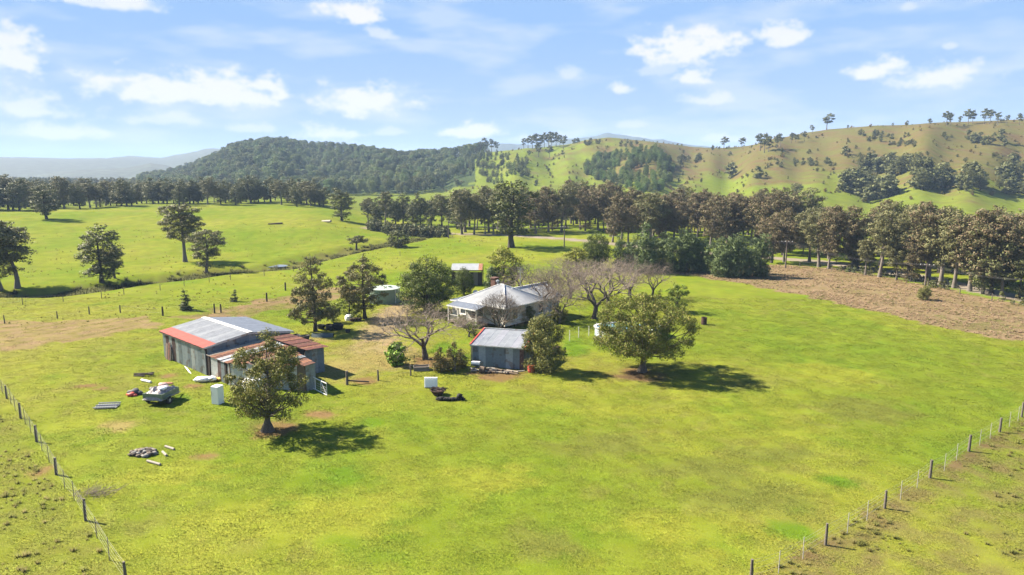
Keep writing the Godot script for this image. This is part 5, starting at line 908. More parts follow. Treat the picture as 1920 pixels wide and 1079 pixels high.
	# windows and door
	for q in [[Vector3(1.5, 1.0, 0.3), 1.1], [Vector3(4.0, 1.0, 0.3), 1.0], [Vector3(7.3, 1.0, 0.3), 1.0]]:
		window(o, q[0], Vector3(1, 0, 0), Vector3(0, 0, -1), q[1], 1.4)
	for z in [1.6, 4.2, 6.8, 9.6]:
		window(o, Vector3(0.3, 1.05, z), Vector3(0, 0, 1), Vector3(-1, 0, 0), 1.1, 1.35)
	var db := MB.new()
	db.box(Vector3(5.75, 1.38, 0.29), Vector3(0.9, 2.0, 0.06))
	var dr := part(o, "door", db.done(), M["dark_paint"])
	var kb := MB.new()
	kb.rock(Vector3(6.1, 1.35, 0.23), Vector3.ONE * 0.04, 4)
	part(dr, "handle", kb.done(), M["zinc_pale"])
	for z in [0.4, 2.6, 4.8, 7.0, 9.2, 11.3]:
		beam(o, "stump", Vector3(0.42, -0.1, z), Vector3(0.42, 0.34, z), 0.2, "timber_dark")
	# boxy bathroom extension on the far left
	var ex := MB.new()
	ex.box(Vector3(A + 0.75, 1.45, 1.9), Vector3(2.0, 2.3, 3.0))
	part(o, "extension_wall", ex.done(), M["white_board"])
	roof_plane(o, Vector3(A - 0.5, 2.66, 0.2), Vector3(A + 2.0, 2.62, 0.2), Vector3(A + 2.0, 2.72, 3.6), Vector3(A - 0.5, 2.76, 3.6), "roof_white")
	# brick chimney behind the ridge
	var ch := MB.new()
	ch.box(Vector3(6.4, 3.95, 4.9), Vector3(0.75, 2.9, 0.75))
	var chn := part(o, "chimney", ch.done(), M["brick"])
	var ct := MB.new()
	ct.box(Vector3(6.4, 5.46, 4.9), Vector3(0.95, 0.14, 0.95))
	part(chn, "chimney_cap", ct.done(), M["brick"])
	var vent := MB.new()
	vent.lathe(Vector3(A * 0.6, 4.85, B * 0.5), [Vector2(0.1, -0.1), Vector2(0.1, 0.3), Vector2(0.24, 0.32), Vector2(0.24, 0.52), Vector2(0.02, 0.6)], 10)
	part(o, "roof_vent", vent.done(), M["zinc_dull"])
	var ds := MB.new()
	ds.lathe(Vector3.ZERO, [Vector2(0.02, -0.08), Vector2(0.25, -0.02), Vector2(0.38, 0.08)], 14)
	var dsh := part(o, "satellite_dish", ds.done(), M["zinc_dull"])
	dsh.position = Vector3(8.6, 3.35, 3.4)
	dsh.rotation = Vector3(-0.9, 0.3, 0.3)
	beam(o, "dish_bracket", Vector3(8.5, 2.7, 3.5), Vector3(8.58, 3.32, 3.42), 0.05, "zinc_dull")
	beam(o, "antenna_mast", Vector3(2.2, 3.8, 5.4), Vector3(2.2, 7.2, 5.4), 0.05, "zinc_dull")
	for y in [6.6, 6.9, 7.15]:
		beam(o, "antenna_rod", Vector3(1.7, y, 5.4), Vector3(2.7, y, 5.4), 0.025, "zinc_dull")
func hip_plane(o: Node, a: Vector3, b2: Vector3, c: Vector3, d: Vector3, m: String) -> void:
	# overhanging roof face a-b (eave), c-d (ridge)
	var down_a := (a - d) * 0.03
	var down_b := (b2 - c) * 0.03
	roof_plane(o, a + down_a, b2 + down_b, c, d, m)
func roof_plane(o: Node, a: Vector3, b2: Vector3, c: Vector3, d: Vector3, m: String) -> void:
	var b := MB.new()
	var out := (b2 - a).cross(d - a).normalized()
	if out.y < 0.0: out = -out
	var seg := int((b2 - a).length() / 0.15)
	for i in seg:
		var t0 := float(i) / seg
		var t1 := float(i + 1) / seg
		var th := (t0 + t1) * 0.5
		var lift := out * 0.03
		var e0 := a.lerp(b2, t0)
		var e1 := a.lerp(b2, t1)
		var em := a.lerp(b2, th) + lift
		var f0 := d.lerp(c, t0)
		var f1 := d.lerp(c, t1)
		var fm := d.lerp(c, th) + lift
		b.quad(e0, em, fm, f0, out)
		b.quad(em, e1, f1, fm, out)
	part(o, "roof", b.done(), M[m])
	var gb := MB.new()
	gb.slab([a, b2, b2 - Vector3(0, 0.14, 0), a - Vector3(0, 0.14, 0)], (a - d).slide(Vector3.UP).normalized() * 0.09)
	part(o, "gutter", gb.done(), M["white_paint"])
func wall_boards(o: Node, a: Vector3, b2: Vector3, hh: float, out: Vector3) -> void:
	# lapped weatherboards, each its own piece
	var k := int(round(hh / 0.21))
	for i in k:
		var y := hh * i / k
		var b := MB.new()
		var s := Vector3(0, y, 0)
		var t := Vector3(0, hh / k, 0)
		b.slab([a + s + out * 0.03, b2 + s + out * 0.03, b2 + s + t + out * 0.008, a + s + t + out * 0.008], -out * 0.025)
		part(o, "weatherboard", b.done(), M["white_board"])
func window(o: Node, p: Vector3, along: Vector3, out: Vector3, w: float, h: float) -> void:
	var b := MB.new()
	var c := p + along * w * 0.5 + Vector3.UP * h * 0.5
	var bs := Basis(along, Vector3.UP, along.cross(Vector3.UP))
	for s in [-1.0, 1.0]:
		b.box(c + along * s * w * 0.5 + out * 0.05, Vector3(0.09, h + 0.09, 0.09), bs)
		b.box(c + Vector3.UP * s * h * 0.5 + out * 0.05, Vector3(w - 0.09, 0.09, 0.09), bs)
	b.box(c + out * 0.05, Vector3(w - 0.09, 0.05, 0.07), bs)
	var f := part(o, "window", b.done(), M["white_paint"])
	var g := MB.new()
	g.box(c + out * 0.03, Vector3(w - 0.08, h - 0.08, 0.02), bs)
	part(f, "pane", g.done(), M["glass"])
	var sl := MB.new()
	sl.box(c - Vector3.UP * (h * 0.5 + 0.08) + out * 0.1, Vector3(w + 0.16, 0.06, 0.14), bs)
	part(f, "sill", sl.done(), M["white_paint"])
func back_buildings() -> void:
	var o := thing("hay_shed", "open-sided shed with pale curved roof and rusty edge behind the house", "shed", Vector3(-10.6, 0, -122.6))
	var n := 8
	for i in n:
		var b := MB.new()
		b.wavy(Vector3(5.4 * i / n, 2.75, 3.0), Vector3(5.4 / n * 1.03, 0, 0), Vector3(0, 0.05, -5.2), Vector3.UP, 0.13, 0.013, 0.75)
		part(o, "roof_sheet", b.done(), M["roof_zinc_pale" if i < n - 1 else "rust_light"])
	for i in 7:
		sheet_part(o, "wall_sheet", Vector3(5.4 * i / 7.0, 0, 2.7), Vector3(5.4 / 7.0 * 1.03, 0, 0), Vector3(0, 2.35, 0), Vector3(0, 0, 1), "timber_grey" if i % 2 else "timber_dark")
	beam(o, "eave_beam", Vector3(-0.1, 2.6, 2.95), Vector3(5.5, 2.6, 2.95), 0.16, "rust")
	for x in [0.05, 2.7, 5.35]:
		for z in [-1.9, 2.55]:
			beam(o, "post", Vector3(x, -0.3, z), Vector3(x, 2.7, z), 0.14, "timber")
	var t := thing("water_tank", "large pale green round water tank beyond the silky oaks", "tank", Vector3(-19.5, 0, -104.6))
	var b2 := MB.new()
	var prof := [Vector2(2.3, -0.2)]
	for i in 12:
		prof.append(Vector2(2.3 + (0.025 if i % 2 else 0.0), 0.18 * (i + 1)))
	b2.lathe(Vector3.ZERO, prof, 32)
	part(t, "tank_wall", b2.done(), M["tank_green"])
	var rf := MB.new()
	rf.lathe(Vector3.ZERO, [Vector2(2.4, 2.12), Vector2(2.4, 2.2), Vector2(1.2, 2.42), Vector2(0.3, 2.52), Vector2(0.01, 2.53)], 32)
	part(t, "tank_roof", rf.done(), M["tank_lid"])
	var hb := MB.new()
	hb.lathe(Vector3(0.9, 2.44, 0.6), [Vector2(0.28, 0.0), Vector2(0.28, 0.12), Vector2(0.01, 0.14)], 14)
	part(t, "hatch", hb.done(), M["tank_green"])
	beam(t, "pipe", Vector3(1.9, 0.0, 1.5), Vector3(1.9, 2.1, 1.5), 0.07, "white_paint")
	# pool behind the right-hand fig
	var p := thing("swimming_pool", "above-ground swimming pool with pale blue water behind the right-hand fig", "pool", Vector3(14.3, 0, -82.6))
	var pw := MB.new()
	pw.lathe(Vector3.ZERO, [Vector2(1, -0.1), Vector2(1, 1.15)], 40, Color.WHITE, 4.2, 2.4)
	part(p, "pool_wall", pw.done(), M["pool_wall"])
	var rim := MB.new()
	rim.lathe(Vector3.ZERO, [Vector2(1.035, 1.12), Vector2(1.035, 1.19), Vector2(0.96, 1.19), Vector2(0.96, 0.8)], 40, Color.WHITE, 4.2, 2.4)
	part(p, "rim", rim.done(), M["white_paint"])
	var wt := MB.new()
	wt.lathe(Vector3.ZERO, [Vector2(0.97, 1.0), Vector2(0.001, 1.001)], 40, Color.WHITE, 4.2, 2.4)
	part(p, "water", wt.done(), M["pool_water"])
	var ld := thing("pool_ladder", "white A-frame ladder at the near edge of the pool", "ladder", Vector3(13.6, 0, -80.0))
	for x in [-0.28, 0.28]:
		for s in [[0.55, 0.0], [-0.35, 0.0]]:
			beam(ld, "rail", Vector3(x, 0, s[0]), Vector3(x, 1.75, 0.05), 0.06, "white_paint")
	for i in 4:
		beam(ld, "rung", Vector3(-0.28, 0.3 + i * 0.32, 0.45 - i * 0.09), Vector3(0.28, 0.3 + i * 0.32, 0.45 - i * 0.09), 0.05, "white_paint")

# ---------------------------------------------------------------- fences, poles
func post_mesh(h: float, r: float, sd: int) -> ArrayMesh:
	var b := MB.new()
	var k := float(sd % 7) / 7.0
	b.tube([Vector3(0, -0.3, 0), Vector3(0.01, h * 0.5, 0.01), Vector3(0.03 * k, h, 0.02 - 0.03 * k)], [r * 1.08, r, r * (0.82 + 0.15 * k)], 7)
	return b.done()
func fence(called: String, label: String, posts: Array, pickets: Array, wires: Array, h: float, pm := "post_wood", km := "picket", r := 0.085) -> void:
	var o := thing(called, label, "fence", Vector3.ZERO)
	var line := []
	for i in posts.size():
		var p: Vector2 = posts[i]
		part(o, "post", post_mesh(h * (1.0 + 0.06 * sin(i * 2.3)), r * (1.0 + 0.12 * sin(i * 5.1)), i), M[pm]).position = P(p.x, p.y)
		line.append(p)
	for i in pickets.size():
		var p: Vector2 = pickets[i]
		var b := MB.new()
		b.tube([Vector3(0, -0.3, 0), Vector3(0.02 * sin(i * 3.1), h * 1.02, 0.02 * cos(i * 2.2))], [0.025, 0.022], 4)
		part(o, "picket", b.done(), M[km]).position = P(p.x, p.y)
		line.append(p)
	var dir: Vector2 = (posts[-1] - posts[0]).normalized()
	line.sort_custom(func(a, b): return (a - posts[0]).dot(dir) < (b - posts[0]).dot(dir))
	for y in wires:
		var b := MB.new()
		for i in line.size() - 1:
			var a := P(line[i].x, line[i].y, h * y)
			var c := P(line[i + 1].x, line[i + 1].y, h * y)
			if a.distance_to(c) > 40.0: continue
			b.tube([a, (a + c) * 0.5 - Vector3(0, 0.015, 0), c], [0.004, 0.004, 0.004], 3, Color.WHITE, false)
		part(o, "wire", b.done(), M["wire"])
func power_pole(x: float, z: float, h: float, label: String, with_box: bool, turn: float) -> void:
	var o := thing("power_pole", label, "pole", P(x, z), "power poles along the tree line")
	o.rotation.y = turn
	var b := MB.new()
	b.tube([Vector3(0, -0.5, 0), Vector3(0, h, 0)], [0.17, 0.11], 8)
	part(o, "pole", b.done(), M["pole_wood"])
	beam(o, "crossarm", Vector3(-1.1, h - 0.35, 0.12), Vector3(1.1, h - 0.35, 0.12), 0.12, "pole_wood")
	for x1 in [-1.0, -0.35, 0.35, 1.0]:
		var i := MB.new()
		i.lathe(Vector3(x1, h - 0.29, 0.12), [Vector2(0.03, 0.0), Vector2(0.06, 0.06), Vector2(0.05, 0.16), Vector2(0.01, 0.2)], 8)
		part(o, "insulator", i.done(), M["white_paint"])
	if with_box:
		var t := MB.new()
		t.lathe(Vector3(0.0, h - 2.4, 0.38), [Vector2(0.01, 0.0), Vector2(0.24, 0.02), Vector2(0.24, 0.75), Vector2(0.01, 0.8)], 12)
		part(o, "transformer", t.done(), M["zinc_pale"])
func cable(label: String, a: Vector3, c: Vector3, sag: float) -> void:
	var b := MB.new()
	for off in [-0.9, 0.0, 0.9]:
		var sd: Vector3 = (c - a).cross(Vector3.UP).normalized() * off
		var pts := []
		var rad := []
		for k in 13:
			var t := k / 12.0
			pts.append(a.lerp(c, t) + sd - Vector3(0, sag * 4.0 * t * (1.0 - t), 0) )
			rad.append(0.008)
		b.tube(pts, rad, 3, Color.WHITE, false)
	tag(lone("power_line", b.done(), M["cable"], Vector3.ZERO), label, "power line", "power lines strung between poles")

# ---------------------------------------------------------------- yard things
func yard_things() -> void:
	# box trailer with a load under a tarpaulin
	var o := thing("box_trailer", "green box trailer piled with junk beside the lean-to", "trailer", Vector3(-30.75, 0, -56.97))
	frame(o, 0.985, 0.17)
	var b := MB.new()
	b.box(Vector3(0, 0.5, -1.1), Vector3(1.7, 0.06, 2.3))
	part(o, "floor", b.done(), M["timber_dark"])
	for q in [[Vector3(0, 0.78, 0.05), Vector3(1.78, 0.56, 0.05)], [Vector3(0, 0.78, -2.25), Vector3(1.78, 0.56, 0.05)], [Vector3(-0.865, 0.78, -1.1), Vector3(0.05, 0.56, 2.24)], [Vector3(0.865, 0.78, -1.1), Vector3(0.05, 0.56, 2.24)]]:
		b = MB.new()
		b.box(q[0], q[1])
		part(o, "side_panel", b.done(), M["trailer_green"])
	beam(o, "top_rail", Vector3(-0.9, 1.07, 0.05), Vector3(0.9, 1.07, 0.05), 0.06, "trailer_green")
	for x in [-1.0, 1.0]:
		b = MB.new()
		b.lathe(Vector3.ZERO, [Vector2(0.15, -0.09), Vector2(0.29, -0.1), Vector2(0.33, -0.05), Vector2(0.33, 0.05), Vector2(0.29, 0.1), Vector2(0.15, 0.09)], 18)
		var w := part(o, "wheel", b.done(), M["rubber"])
		w.position = Vector3(x, 0.33, -0.75)
		w.rotation.z = PI / 2
		b = MB.new()
		b.lathe(Vector3.ZERO, [Vector2(0.01, -0.07), Vector2(0.16, -0.06), Vector2(0.16, 0.06), Vector2(0.01, 0.07)], 14)
		part(w, "rim", b.done(), M["zinc_pale"])
		b = MB.new()
		b.box(Vector3(x, 0.74, -0.75), Vector3(0.28, 0.04, 0.9))
		b.box(Vector3(x, 0.66, -0.31), Vector3(0.28, 0.16, 0.03))
		part(o, "mudguard", b.done(), M["trailer_green"])
	beam(o, "drawbar", Vector3(-0.5, 0.45, -2.2), Vector3(0, 0.42, -3.5), 0.08, "steel_dark")
	beam(o, "drawbar", Vector3(0.5, 0.45, -2.2), Vector3(0, 0.42, -3.5), 0.08, "steel_dark")
	beam(o, "jockey_stand", Vector3(0, 0.0, -3.3), Vector3(0, 0.6, -3.3), 0.06, "steel_dark")
	b = MB.new()
	b.box(Vector3(-0.62, 0.62, 0.09), Vector3(0.16, 0.09, 0.03))
	b.box(Vector3(0.62, 0.62, 0.09), Vector3(0.16, 0.09, 0.03))
	part(o, "tail_light", b.done(), M["red_trim"])
	var l := thing("tarpaulin", "crumpled grey and white tarpaulin heaped over the trailer load", "tarpaulin", o.position + o.basis * Vector3(0, 0.55, -1.15))
	l.basis = o.basis
	b = MB.new()
	cloth(b, Vector2(1.72, 2.5), 1.0, 21)
	part(l, "cover", b.done(), M["tarp"])
	for q in [[Vector3(-0.2, 0.82, -0.5), Vector3(0.4, 0.2, 0.3), "junk_pink"], [Vector3(0.35, 0.8, 0.3), Vector3(0.35, 0.18, 0.4), "junk_white"], [Vector3(-0.45, 0.72, 0.45), Vector3(0.3, 0.2, 0.35), "junk_dark"], [Vector3(0.1, 0.86, -0.85), Vector3(0.5, 0.1, 0.2), "rust_light"]]:
		b = MB.new()
		b.rock(q[0], q[1], 7)
		part(l, "bundle", b.done(), M[q[2]])
	for q in [[Vector2(-34.08, -59.66), Vector3(0.35, 0.22, 0.3), "red_trim", "small red plastic heap at the trailer's front left"], [Vector2(-34.04, -60.11), Vector3(0.5, 0.34, 0.4), "junk_dark", "dark bagged rubbish heap beside the trailer drawbar"]]:
		b = MB.new()
		b.rock(Vector3(0, q[1].y * 0.6, 0), q[1], 9, Color.WHITE, 0.5)
		b.rock(Vector3(q[1].x, q[1].y * 0.4, 0.1), q[1] * 0.6, 19, Color.WHITE, 0.5)
		tag(lone("rubbish_heap", b.done(), M[q[2]], P(q[0].x, q[0].y)), q[3], "rubbish")
	# upright white cabinet
	var f := thing("white_fridge", "old white fridge standing alone on the grass by the left-hand fig", "fridge", Vector3(-25.46, 0, -57.65))
	f.rotation.y = -0.35
	b = MB.new()
	b.box(Vector3(0, 0.82, 0), Vector3(0.72, 1.58, 0.66))
	part(f, "cabinet", b.done(), M["enamel"])
	b = MB.new()
	b.box(Vector3(0, 0.82, 0.36), Vector3(0.72, 1.54, 0.05))
	var dr := part(f, "door", b.done(), M["enamel"])
	beam(dr, "handle", Vector3(-0.3, 0.8, 0.41), Vector3(-0.3, 1.2, 0.41), 0.03, "zinc_pale")
	# steel panels lying on the grass
	var pn := thing("gate_panel", "grey mesh gate panels lying flat near the left fence", "gate", Vector3(-34.44, 0.06, -56.16))
	pn.rotation.y = 0.12
	for k in 9:
		beam(pn, "bar", Vector3(-0.9 + k * 0.2, 0.05, 0), Vector3(-0.85 + k * 0.2, 0.09, -1.1), 0.05, "steel_grey")
	for z in [0.0, -0.55, -1.1]:
		beam(pn, "rail", Vector3(-0.95, 0.11 + z * -0.04, z), Vector3(0.85, 0.11 + z * -0.04, z), 0.07, "steel_grey")
	b = MB.new()
	b.box(Vector3(0.0, 0.03, -0.55), Vector3(1.7, 0.02, 1.05))
	part(pn, "backing_sheet", b.done(), M["steel_grey"])
	var pl := thing("timber_offcuts", "dark weathered timber lengths dumped on grass behind the trailer", "timber", Vector3(-36.17, 0, -65.86))
	for q in [[-1.1, 0.12, -0.2, 0.4, 0.25, 0.15], [-0.6, 0.1, 0.1, 0.9, 0.28, -0.1], [0.0, 0.18, 0.0, 1.0, 0.2, 0.25], [-0.9, 0.05, 0.25, 0.2, 0.08, 0.3]]:
		beam(pl, "plank", Vector3(q[0], q[1], q[2]), Vector3(q[3], q[4], q[5]), 0.14, "timber_dark")
	var wp := MB.new()
	wp.tube([Vector3(-0.6, 0.12, -0.3), Vector3(0.6, 0.12, 0.35)], [0.12, 0.12], 12)
	tag(lone("white_pipe", wp.done(), M["white_paint"], Vector3(-34.88, 0, -63.77)), "short white pipe on the grass just behind the trailer", "pipe")
	var sh := MB.new()
	sh.wavy(Vector3(-0.8, 0.5, -0.5), Vector3(0.5, -0.1, 0.4), Vector3(0.8, -0.42, 0.8), Vector3(-0.3, 1, 0.3).normalized())
	tag(lone("loose_sheet", sh.done(), M["white_paint"], Vector3(-32.25, 0, -67.13)), "white iron sheet leaning off the large shed wall", "sheet")
	for q in [[Vector2(-29.31, -63.94), Vector3(0.6, 0.3, 0.35), "junk_white", "white sacks heaped by the lean-to wall", 3], [Vector2(-28.41, -64.11), Vector3(0.42, 0.22, 0.3), "yellow_sack", "yellow sacks heaped by the lean-to wall", 5]]:
		b = MB.new()
		for k in 4:
			b.rock(Vector3(-0.6 + k * 0.4, q[1].y * 0.7 + 0.06 * (k % 2), 0.18 * sin(k * 2.0)), q[1] * (0.8 + 0.15 * (k % 2)), q[4] + k, Color.WHITE, 0.3)
		tag(lone("sack_heap", b.done(), M[q[2]], P(q[0].x, q[0].y)), q[3], "sacks")
	var wt := thing("white_tank", "white plastic tank half hidden behind the left-hand fig", "tank", Vector3(-23.76, 0, -61.18))
	b = MB.new()
	b.lathe(Vector3.ZERO, [Vector2(0.75, 0.0), Vector2(0.78, 0.1), Vector2(0.76, 0.2), Vector2(0.78, 0.5), Vector2(0.76, 0.6), Vector2(0.78, 0.9), Vector2(0.6, 1.1), Vector2(0.15, 1.18), Vector2(0.01, 1.19)], 20, Color.WHITE, 1.25, 0.8)
	part(wt, "shell", b.done(), M["junk_white"])
	b = MB.new()
	b.lathe(Vector3(0, 1.15, 0), [Vector2(0.18, 0), Vector2(0.18, 0.08), Vector2(0.01, 0.09)], 12)
	part(wt, "lid", b.done(), M["zinc_dull"])
	# heap and old white logs in the foreground
	var hp := thing("stone_heap", "heap of broken stone and timber on the foreground grass", "heap", Vector3(-26.29, 0, -46.79))
	for k in 26:
		b = MB.new()
		var a := k * 2.4
		var q := sqrt(k / 26.0)
		b.rock(Vector3(cos(a) * q * 0.95, 0.1 + 0.22 * (1.0 - q), sin(a) * q * 0.7), Vector3(0.22, 0.13, 0.17) * (0.7 + 0.5 * fmod(k * 0.37, 1.0)), k, Color.WHITE, 0.4)
		part(hp, "stone", b.done(), M[["stone_grey", "stone_brown", "timber_dark"][k % 3]])
	for q in [[Vector2(-24.70, -45.15), 0.6, 0.5, "rear-most"], [Vector2(-24.72, -46.70), 0.3, 1.1, "middle"], [Vector2(-24.86, -47.75), 0.45, 0.6, "farthest"]]:
		b = MB.new()
		b.tube([Vector3(-q[1], 0.08, -q[1] * q[2]), Vector3(q[1], 0.08, q[1] * q[2])], [0.09, 0.09], 8)
		var lb: String = {"rear-most": "longest pale log, nearest of three by the stone heap", "middle": "short thick pale log, middle of three by the stone heap", "farthest": "pale log farthest from the camera of three by the stone heap"}[q[3]]
		tag(lone("pale_log", b.done(), M["log_pale"], P(q[0].x, q[0].y)), lb, "log", "pale logs beside the stone heap")
	# fire place: white basin stood on edge, rusty tub, burnt log
	var ba := thing("white_trough", "white ribbed plastic trough standing on edge behind the rusty tub", "trough", Vector3(-7.54, 0, -62.13))
	b = MB.new()
	b.box(Vector3(0, 0.5, 0), Vector3(1.2, 0.92, 0.28), Basis(Vector3.RIGHT, -0.15))
	part(ba, "shell", b.done(), M["junk_white"])
	for k in 5:
		beam(ba, "rib", Vector3(-0.48 + k * 0.24, 0.08, 0.24), Vector3(-0.48 + k * 0.24, 0.92, 0.11), 0.07, "junk_white")
	var tub := thing("rusty_tub", "rusty round fire tub full of sticks on the mown grass", "fire tub", Vector3(-6.67, 0, -59.96))
	b = MB.new()
	b.lathe(Vector3.ZERO, [Vector2(0.4, 0.02), Vector2(0.62, 0.36), Vector2(0.68, 0.48), Vector2(0.62, 0.48), Vector2(0.5, 0.3), Vector2(0.01, 0.28)], 20)
	part(tub, "bowl", b.done(), M["rust_dark"])
	for k in 14:
		var a := k * 1.9
		beam(tub, "stick", Vector3(cos(a) * 0.75, 0.5 + 0.06 * sin(k * 3.0), sin(a) * 0.5), Vector3(-cos(a + 0.6) * 0.6, 0.62 + 0.08 * cos(k), -sin(a + 0.5) * 0.4), 0.05, "timber_dark" if k % 2 else "rust_dark")
	b = MB.new()
	for k in 9:
		var t := k / 8.0
		b.rock(Vector3(-1.0 + t * 2.1, 0.12 + (0.2 if k == 7 else 0.03 * (k % 2)), 0.12 * sin(t * 4.0)), Vector3(0.24, 0.17 + (0.1 if k == 7 else 0.0), 0.2), 60 + k, Color.WHITE, 0.55)
	tag(lone("burnt_log", b.done(), M["charcoal"], Vector3(-5.48, 0, -58.50)), "black burnt log lying in front of the rusty fire tub", "log")
	# firewood along the small shed
	var wd := thing("firewood_pile", "pile of sawn logs and planks against the small blue-grey shed", "firewood", Vector3(-1.60, 0, -67.13))
	frame(wd, 0.965, 0.262)
	for k in 22:
		var x := -2.3 + k * 0.21
		var ln := 0.7 + 0.8 * fmod(k * 0.618, 1.0)
		b = MB.new()
		var y := 0.1 + 0.22 * fmod(k * 0.41, 1.0) * (1.0 if k < 13 else 0.4)
		var tw := 0.35 * sin(k * 1.7)
		b.tube([Vector3(x - ln * 0.5, y, 0.2 - tw + 0.3 * sin(k * 2.6)), Vector3(x + ln * 0.5, y + 0.04, 0.1 + tw + 0.3 * sin(k * 2.6))], [0.07 + 0.05 * fmod(k * 0.77, 1.0), 0.06 + 0.04 * fmod(k * 0.31, 1.0)], 7)
		part(wd, "log", b.done(), M[["timber", "log_pale", "timber_dark", "timber_pale"][k % 4]])
	b = MB.new()
	b.tube([Vector3(-1.5, 0.32, 0.45), Vector3(-1.0, 0.32, 0.55)], [0.3, 0.3], 14)
	part(wd, "stump_round", b.done(), M["timber"])
	b = MB.new()
	b.box(Vector3(-2.2, 0.75, -0.2), Vector3(0.85, 0.22, 0.4))
	part(wd, "white_tray", b.done(), M["junk_white"])
	# tubs and drums beside it
	drum(1.92, -67.13, 0.36, 0.72, "red_drum", "bright red plastic drum at the corner of the small shed", "red_trim", false)
	drum(2.84, -68.65, 0.34, 0.95, "blue_drum", "dark blue drum under the bush beside the small shed", "drum_blue", false)
	drum(25.10, -88.70, 0.36, 0.95, "steel_drum", "rusty dark red steel drum alone on the open right paddock", "rust_dark", true)
	drum(4.87, -74.06, 0.4, 0.8, "red_drum", "dull red drum behind the bush by the small shed", "rust_dark", false)
	var sk := thing("laundry_tub", "white laundry tub on a stand in the shade right of the bush", "tub", Vector3(3.70, 0, -69.63))
	b = MB.new()
	b.lathe(Vector3(0, 0.5, 0), [Vector2(0.28, 0.0), Vector2(0.45, 0.3), Vector2(0.48, 0.36), Vector2(0.42, 0.36), Vector2(0.26, 0.08), Vector2(0.01, 0.06)], 16)
	part(sk, "bowl", b.done(), M["enamel"])
	b = MB.new()
	b.lathe(Vector3.ZERO, [Vector2(0.26, 0.0), Vector2(0.22, 0.2), Vector2(0.2, 0.52)], 12)
	part(sk, "stand", b.done(), M["drum_blue"])
	# raised garden bed
	var gb := thing("garden_bed", "low grey raised garden bed inside the yard fence", "garden bed", Vector3(-9.17, 0, -67.88))
	frame(gb, 0.98, -0.15)
	for q in [[Vector3(0, 0.2, 0.45), Vector3(1.5, 0.42, 0.06)], [Vector3(0, 0.2, -0.45), Vector3(1.5, 0.42, 0.06)], [Vector3(-0.75, 0.2, 0), Vector3(0.06, 0.42, 0.84)], [Vector3(0.75, 0.2, 0), Vector3(0.06, 0.42, 0.84)]]:
		b = MB.new()
		b.box(q[0], q[1])
		part(gb, "board", b.done(), M["timber_grey"])
	b = MB.new()
	b.box(Vector3(0, 0.16, 0), Vector3(1.42, 0.3, 0.82))
	part(gb, "soil", b.done(), M["soil"])
	for x in [-0.7, 0.7]:
		beam(gb, "stake", Vector3(x, 0, -0.4), Vector3(x, 1.5, -0.4), 0.035, "steel_dark")
	# tyres, tubs and crates by the silky oak
	var spots := [[Vector2(-25.76, -80.62), 0.6, "tyre_tub", "left one of two black tubs beside the large shed"], [Vector2(-24.66, -80.36), 0.6, "tyre_tub", "right one of two black tubs beside the large shed"], [Vector2(-24.29, -86.24), 0.55, "planter_pot", "black pot left of centre in the row by the silky oak"], [Vector2(-23.05, -85.64), 0.7, "planter_pot", "black pot in the middle of the row by the silky oak"], [Vector2(-22.05, -85.94), 0.75, "planter_pot", "large black pot at the right of the row by the silky oak"], [Vector2(-20.42, -84.19), 0.4, "planter_pot", "low black pot at the far right end by the silky oak"]]
	for q in spots:
		var k := thing(q[2], q[3], "tub", P(q[0].x, q[0].y), "black tubs under the silky oak")
		k.rotation.y = q[0].x * 7.0
		b = MB.new()
		b.lathe(Vector3.ZERO, [Vector2(q[1] * 0.75, 0), Vector2(q[1] * 0.95, q[1] * 0.5), Vector2(q[1], q[1] * 0.95), Vector2(q[1] * 0.85, q[1] * 0.98), Vector2(q[1] * 0.6, q[1] * 0.45), Vector2(0.01, q[1] * 0.4)], 12, Color.WHITE, 1.0, 0.8)
		part(k, "shell", b.done(), M["rubber"])
		b = MB.new()
		b.rock(Vector3(0, q[1] * 0.55, 0), Vector3(0.6, 0.25, 0.45) * q[1], int(q[0].x * 10.0))
		part(k, "soil", b.done(), M["soil"])
	var bx := thing("upturned_tub", "long low dark blue-green upturned tub under the silky oak", "tub", Vector3(-22.94, 0, -81.96))
	b = MB.new()
	for i in 8:
		var t0 := i / 8.0
		var t1 := (i + 1) / 8.0
		var w0 := 0.55 * pow(sin(PI * (0.12 + t0 * 0.8)), 0.6)
		var w1 := 0.55 * pow(sin(PI * (0.12 + t1 * 0.8)), 0.6)
		for s in [-1.0, 1.0]:
			b.quad(Vector3(-1.3 + t0 * 2.6, 0.02, s * w0), Vector3(-1.3 + t1 * 2.6, 0.02, s * w1), Vector3(-1.3 + t1 * 2.6, 0.4, s * w1 * 0.6), Vector3(-1.3 + t0 * 2.6, 0.4, s * w0 * 0.6), Vector3(0, 0.3, s))
		b.quad(Vector3(-1.3 + t0 * 2.6, 0.4, -w0 * 0.6), Vector3(-1.3 + t1 * 2.6, 0.4, -w1 * 0.6), Vector3(-1.3 + t1 * 2.6, 0.4, w1 * 0.6), Vector3(-1.3 + t0 * 2.6, 0.4, w0 * 0.6), Vector3.UP)
	part(bx, "hull", b.done(), M["dinghy"])
	beam(bx, "keel", Vector3(-1.2, 0.43, 0), Vector3(1.2, 0.43, 0), 0.06, "dinghy")
	var mower := thing("small_tank", "white domed tank beside the drive behind the silky oaks", "tank", Vector3(-21.94, 0, -91.31))
	b = MB.new()
	b.lathe(Vector3.ZERO, [Vector2(0.5, 0.0), Vector2(0.55, 0.3), Vector2(0.5, 0.6), Vector2(0.3, 0.78), Vector2(0.01, 0.82)], 16)
	part(mower, "shell", b.done(), M["junk_white"])
	b = MB.new()
	b.lathe(Vector3(0, 0.8, 0), [Vector2(0.1, 0.0), Vector2(0.1, 0.1), Vector2(0.01, 0.12)], 10)
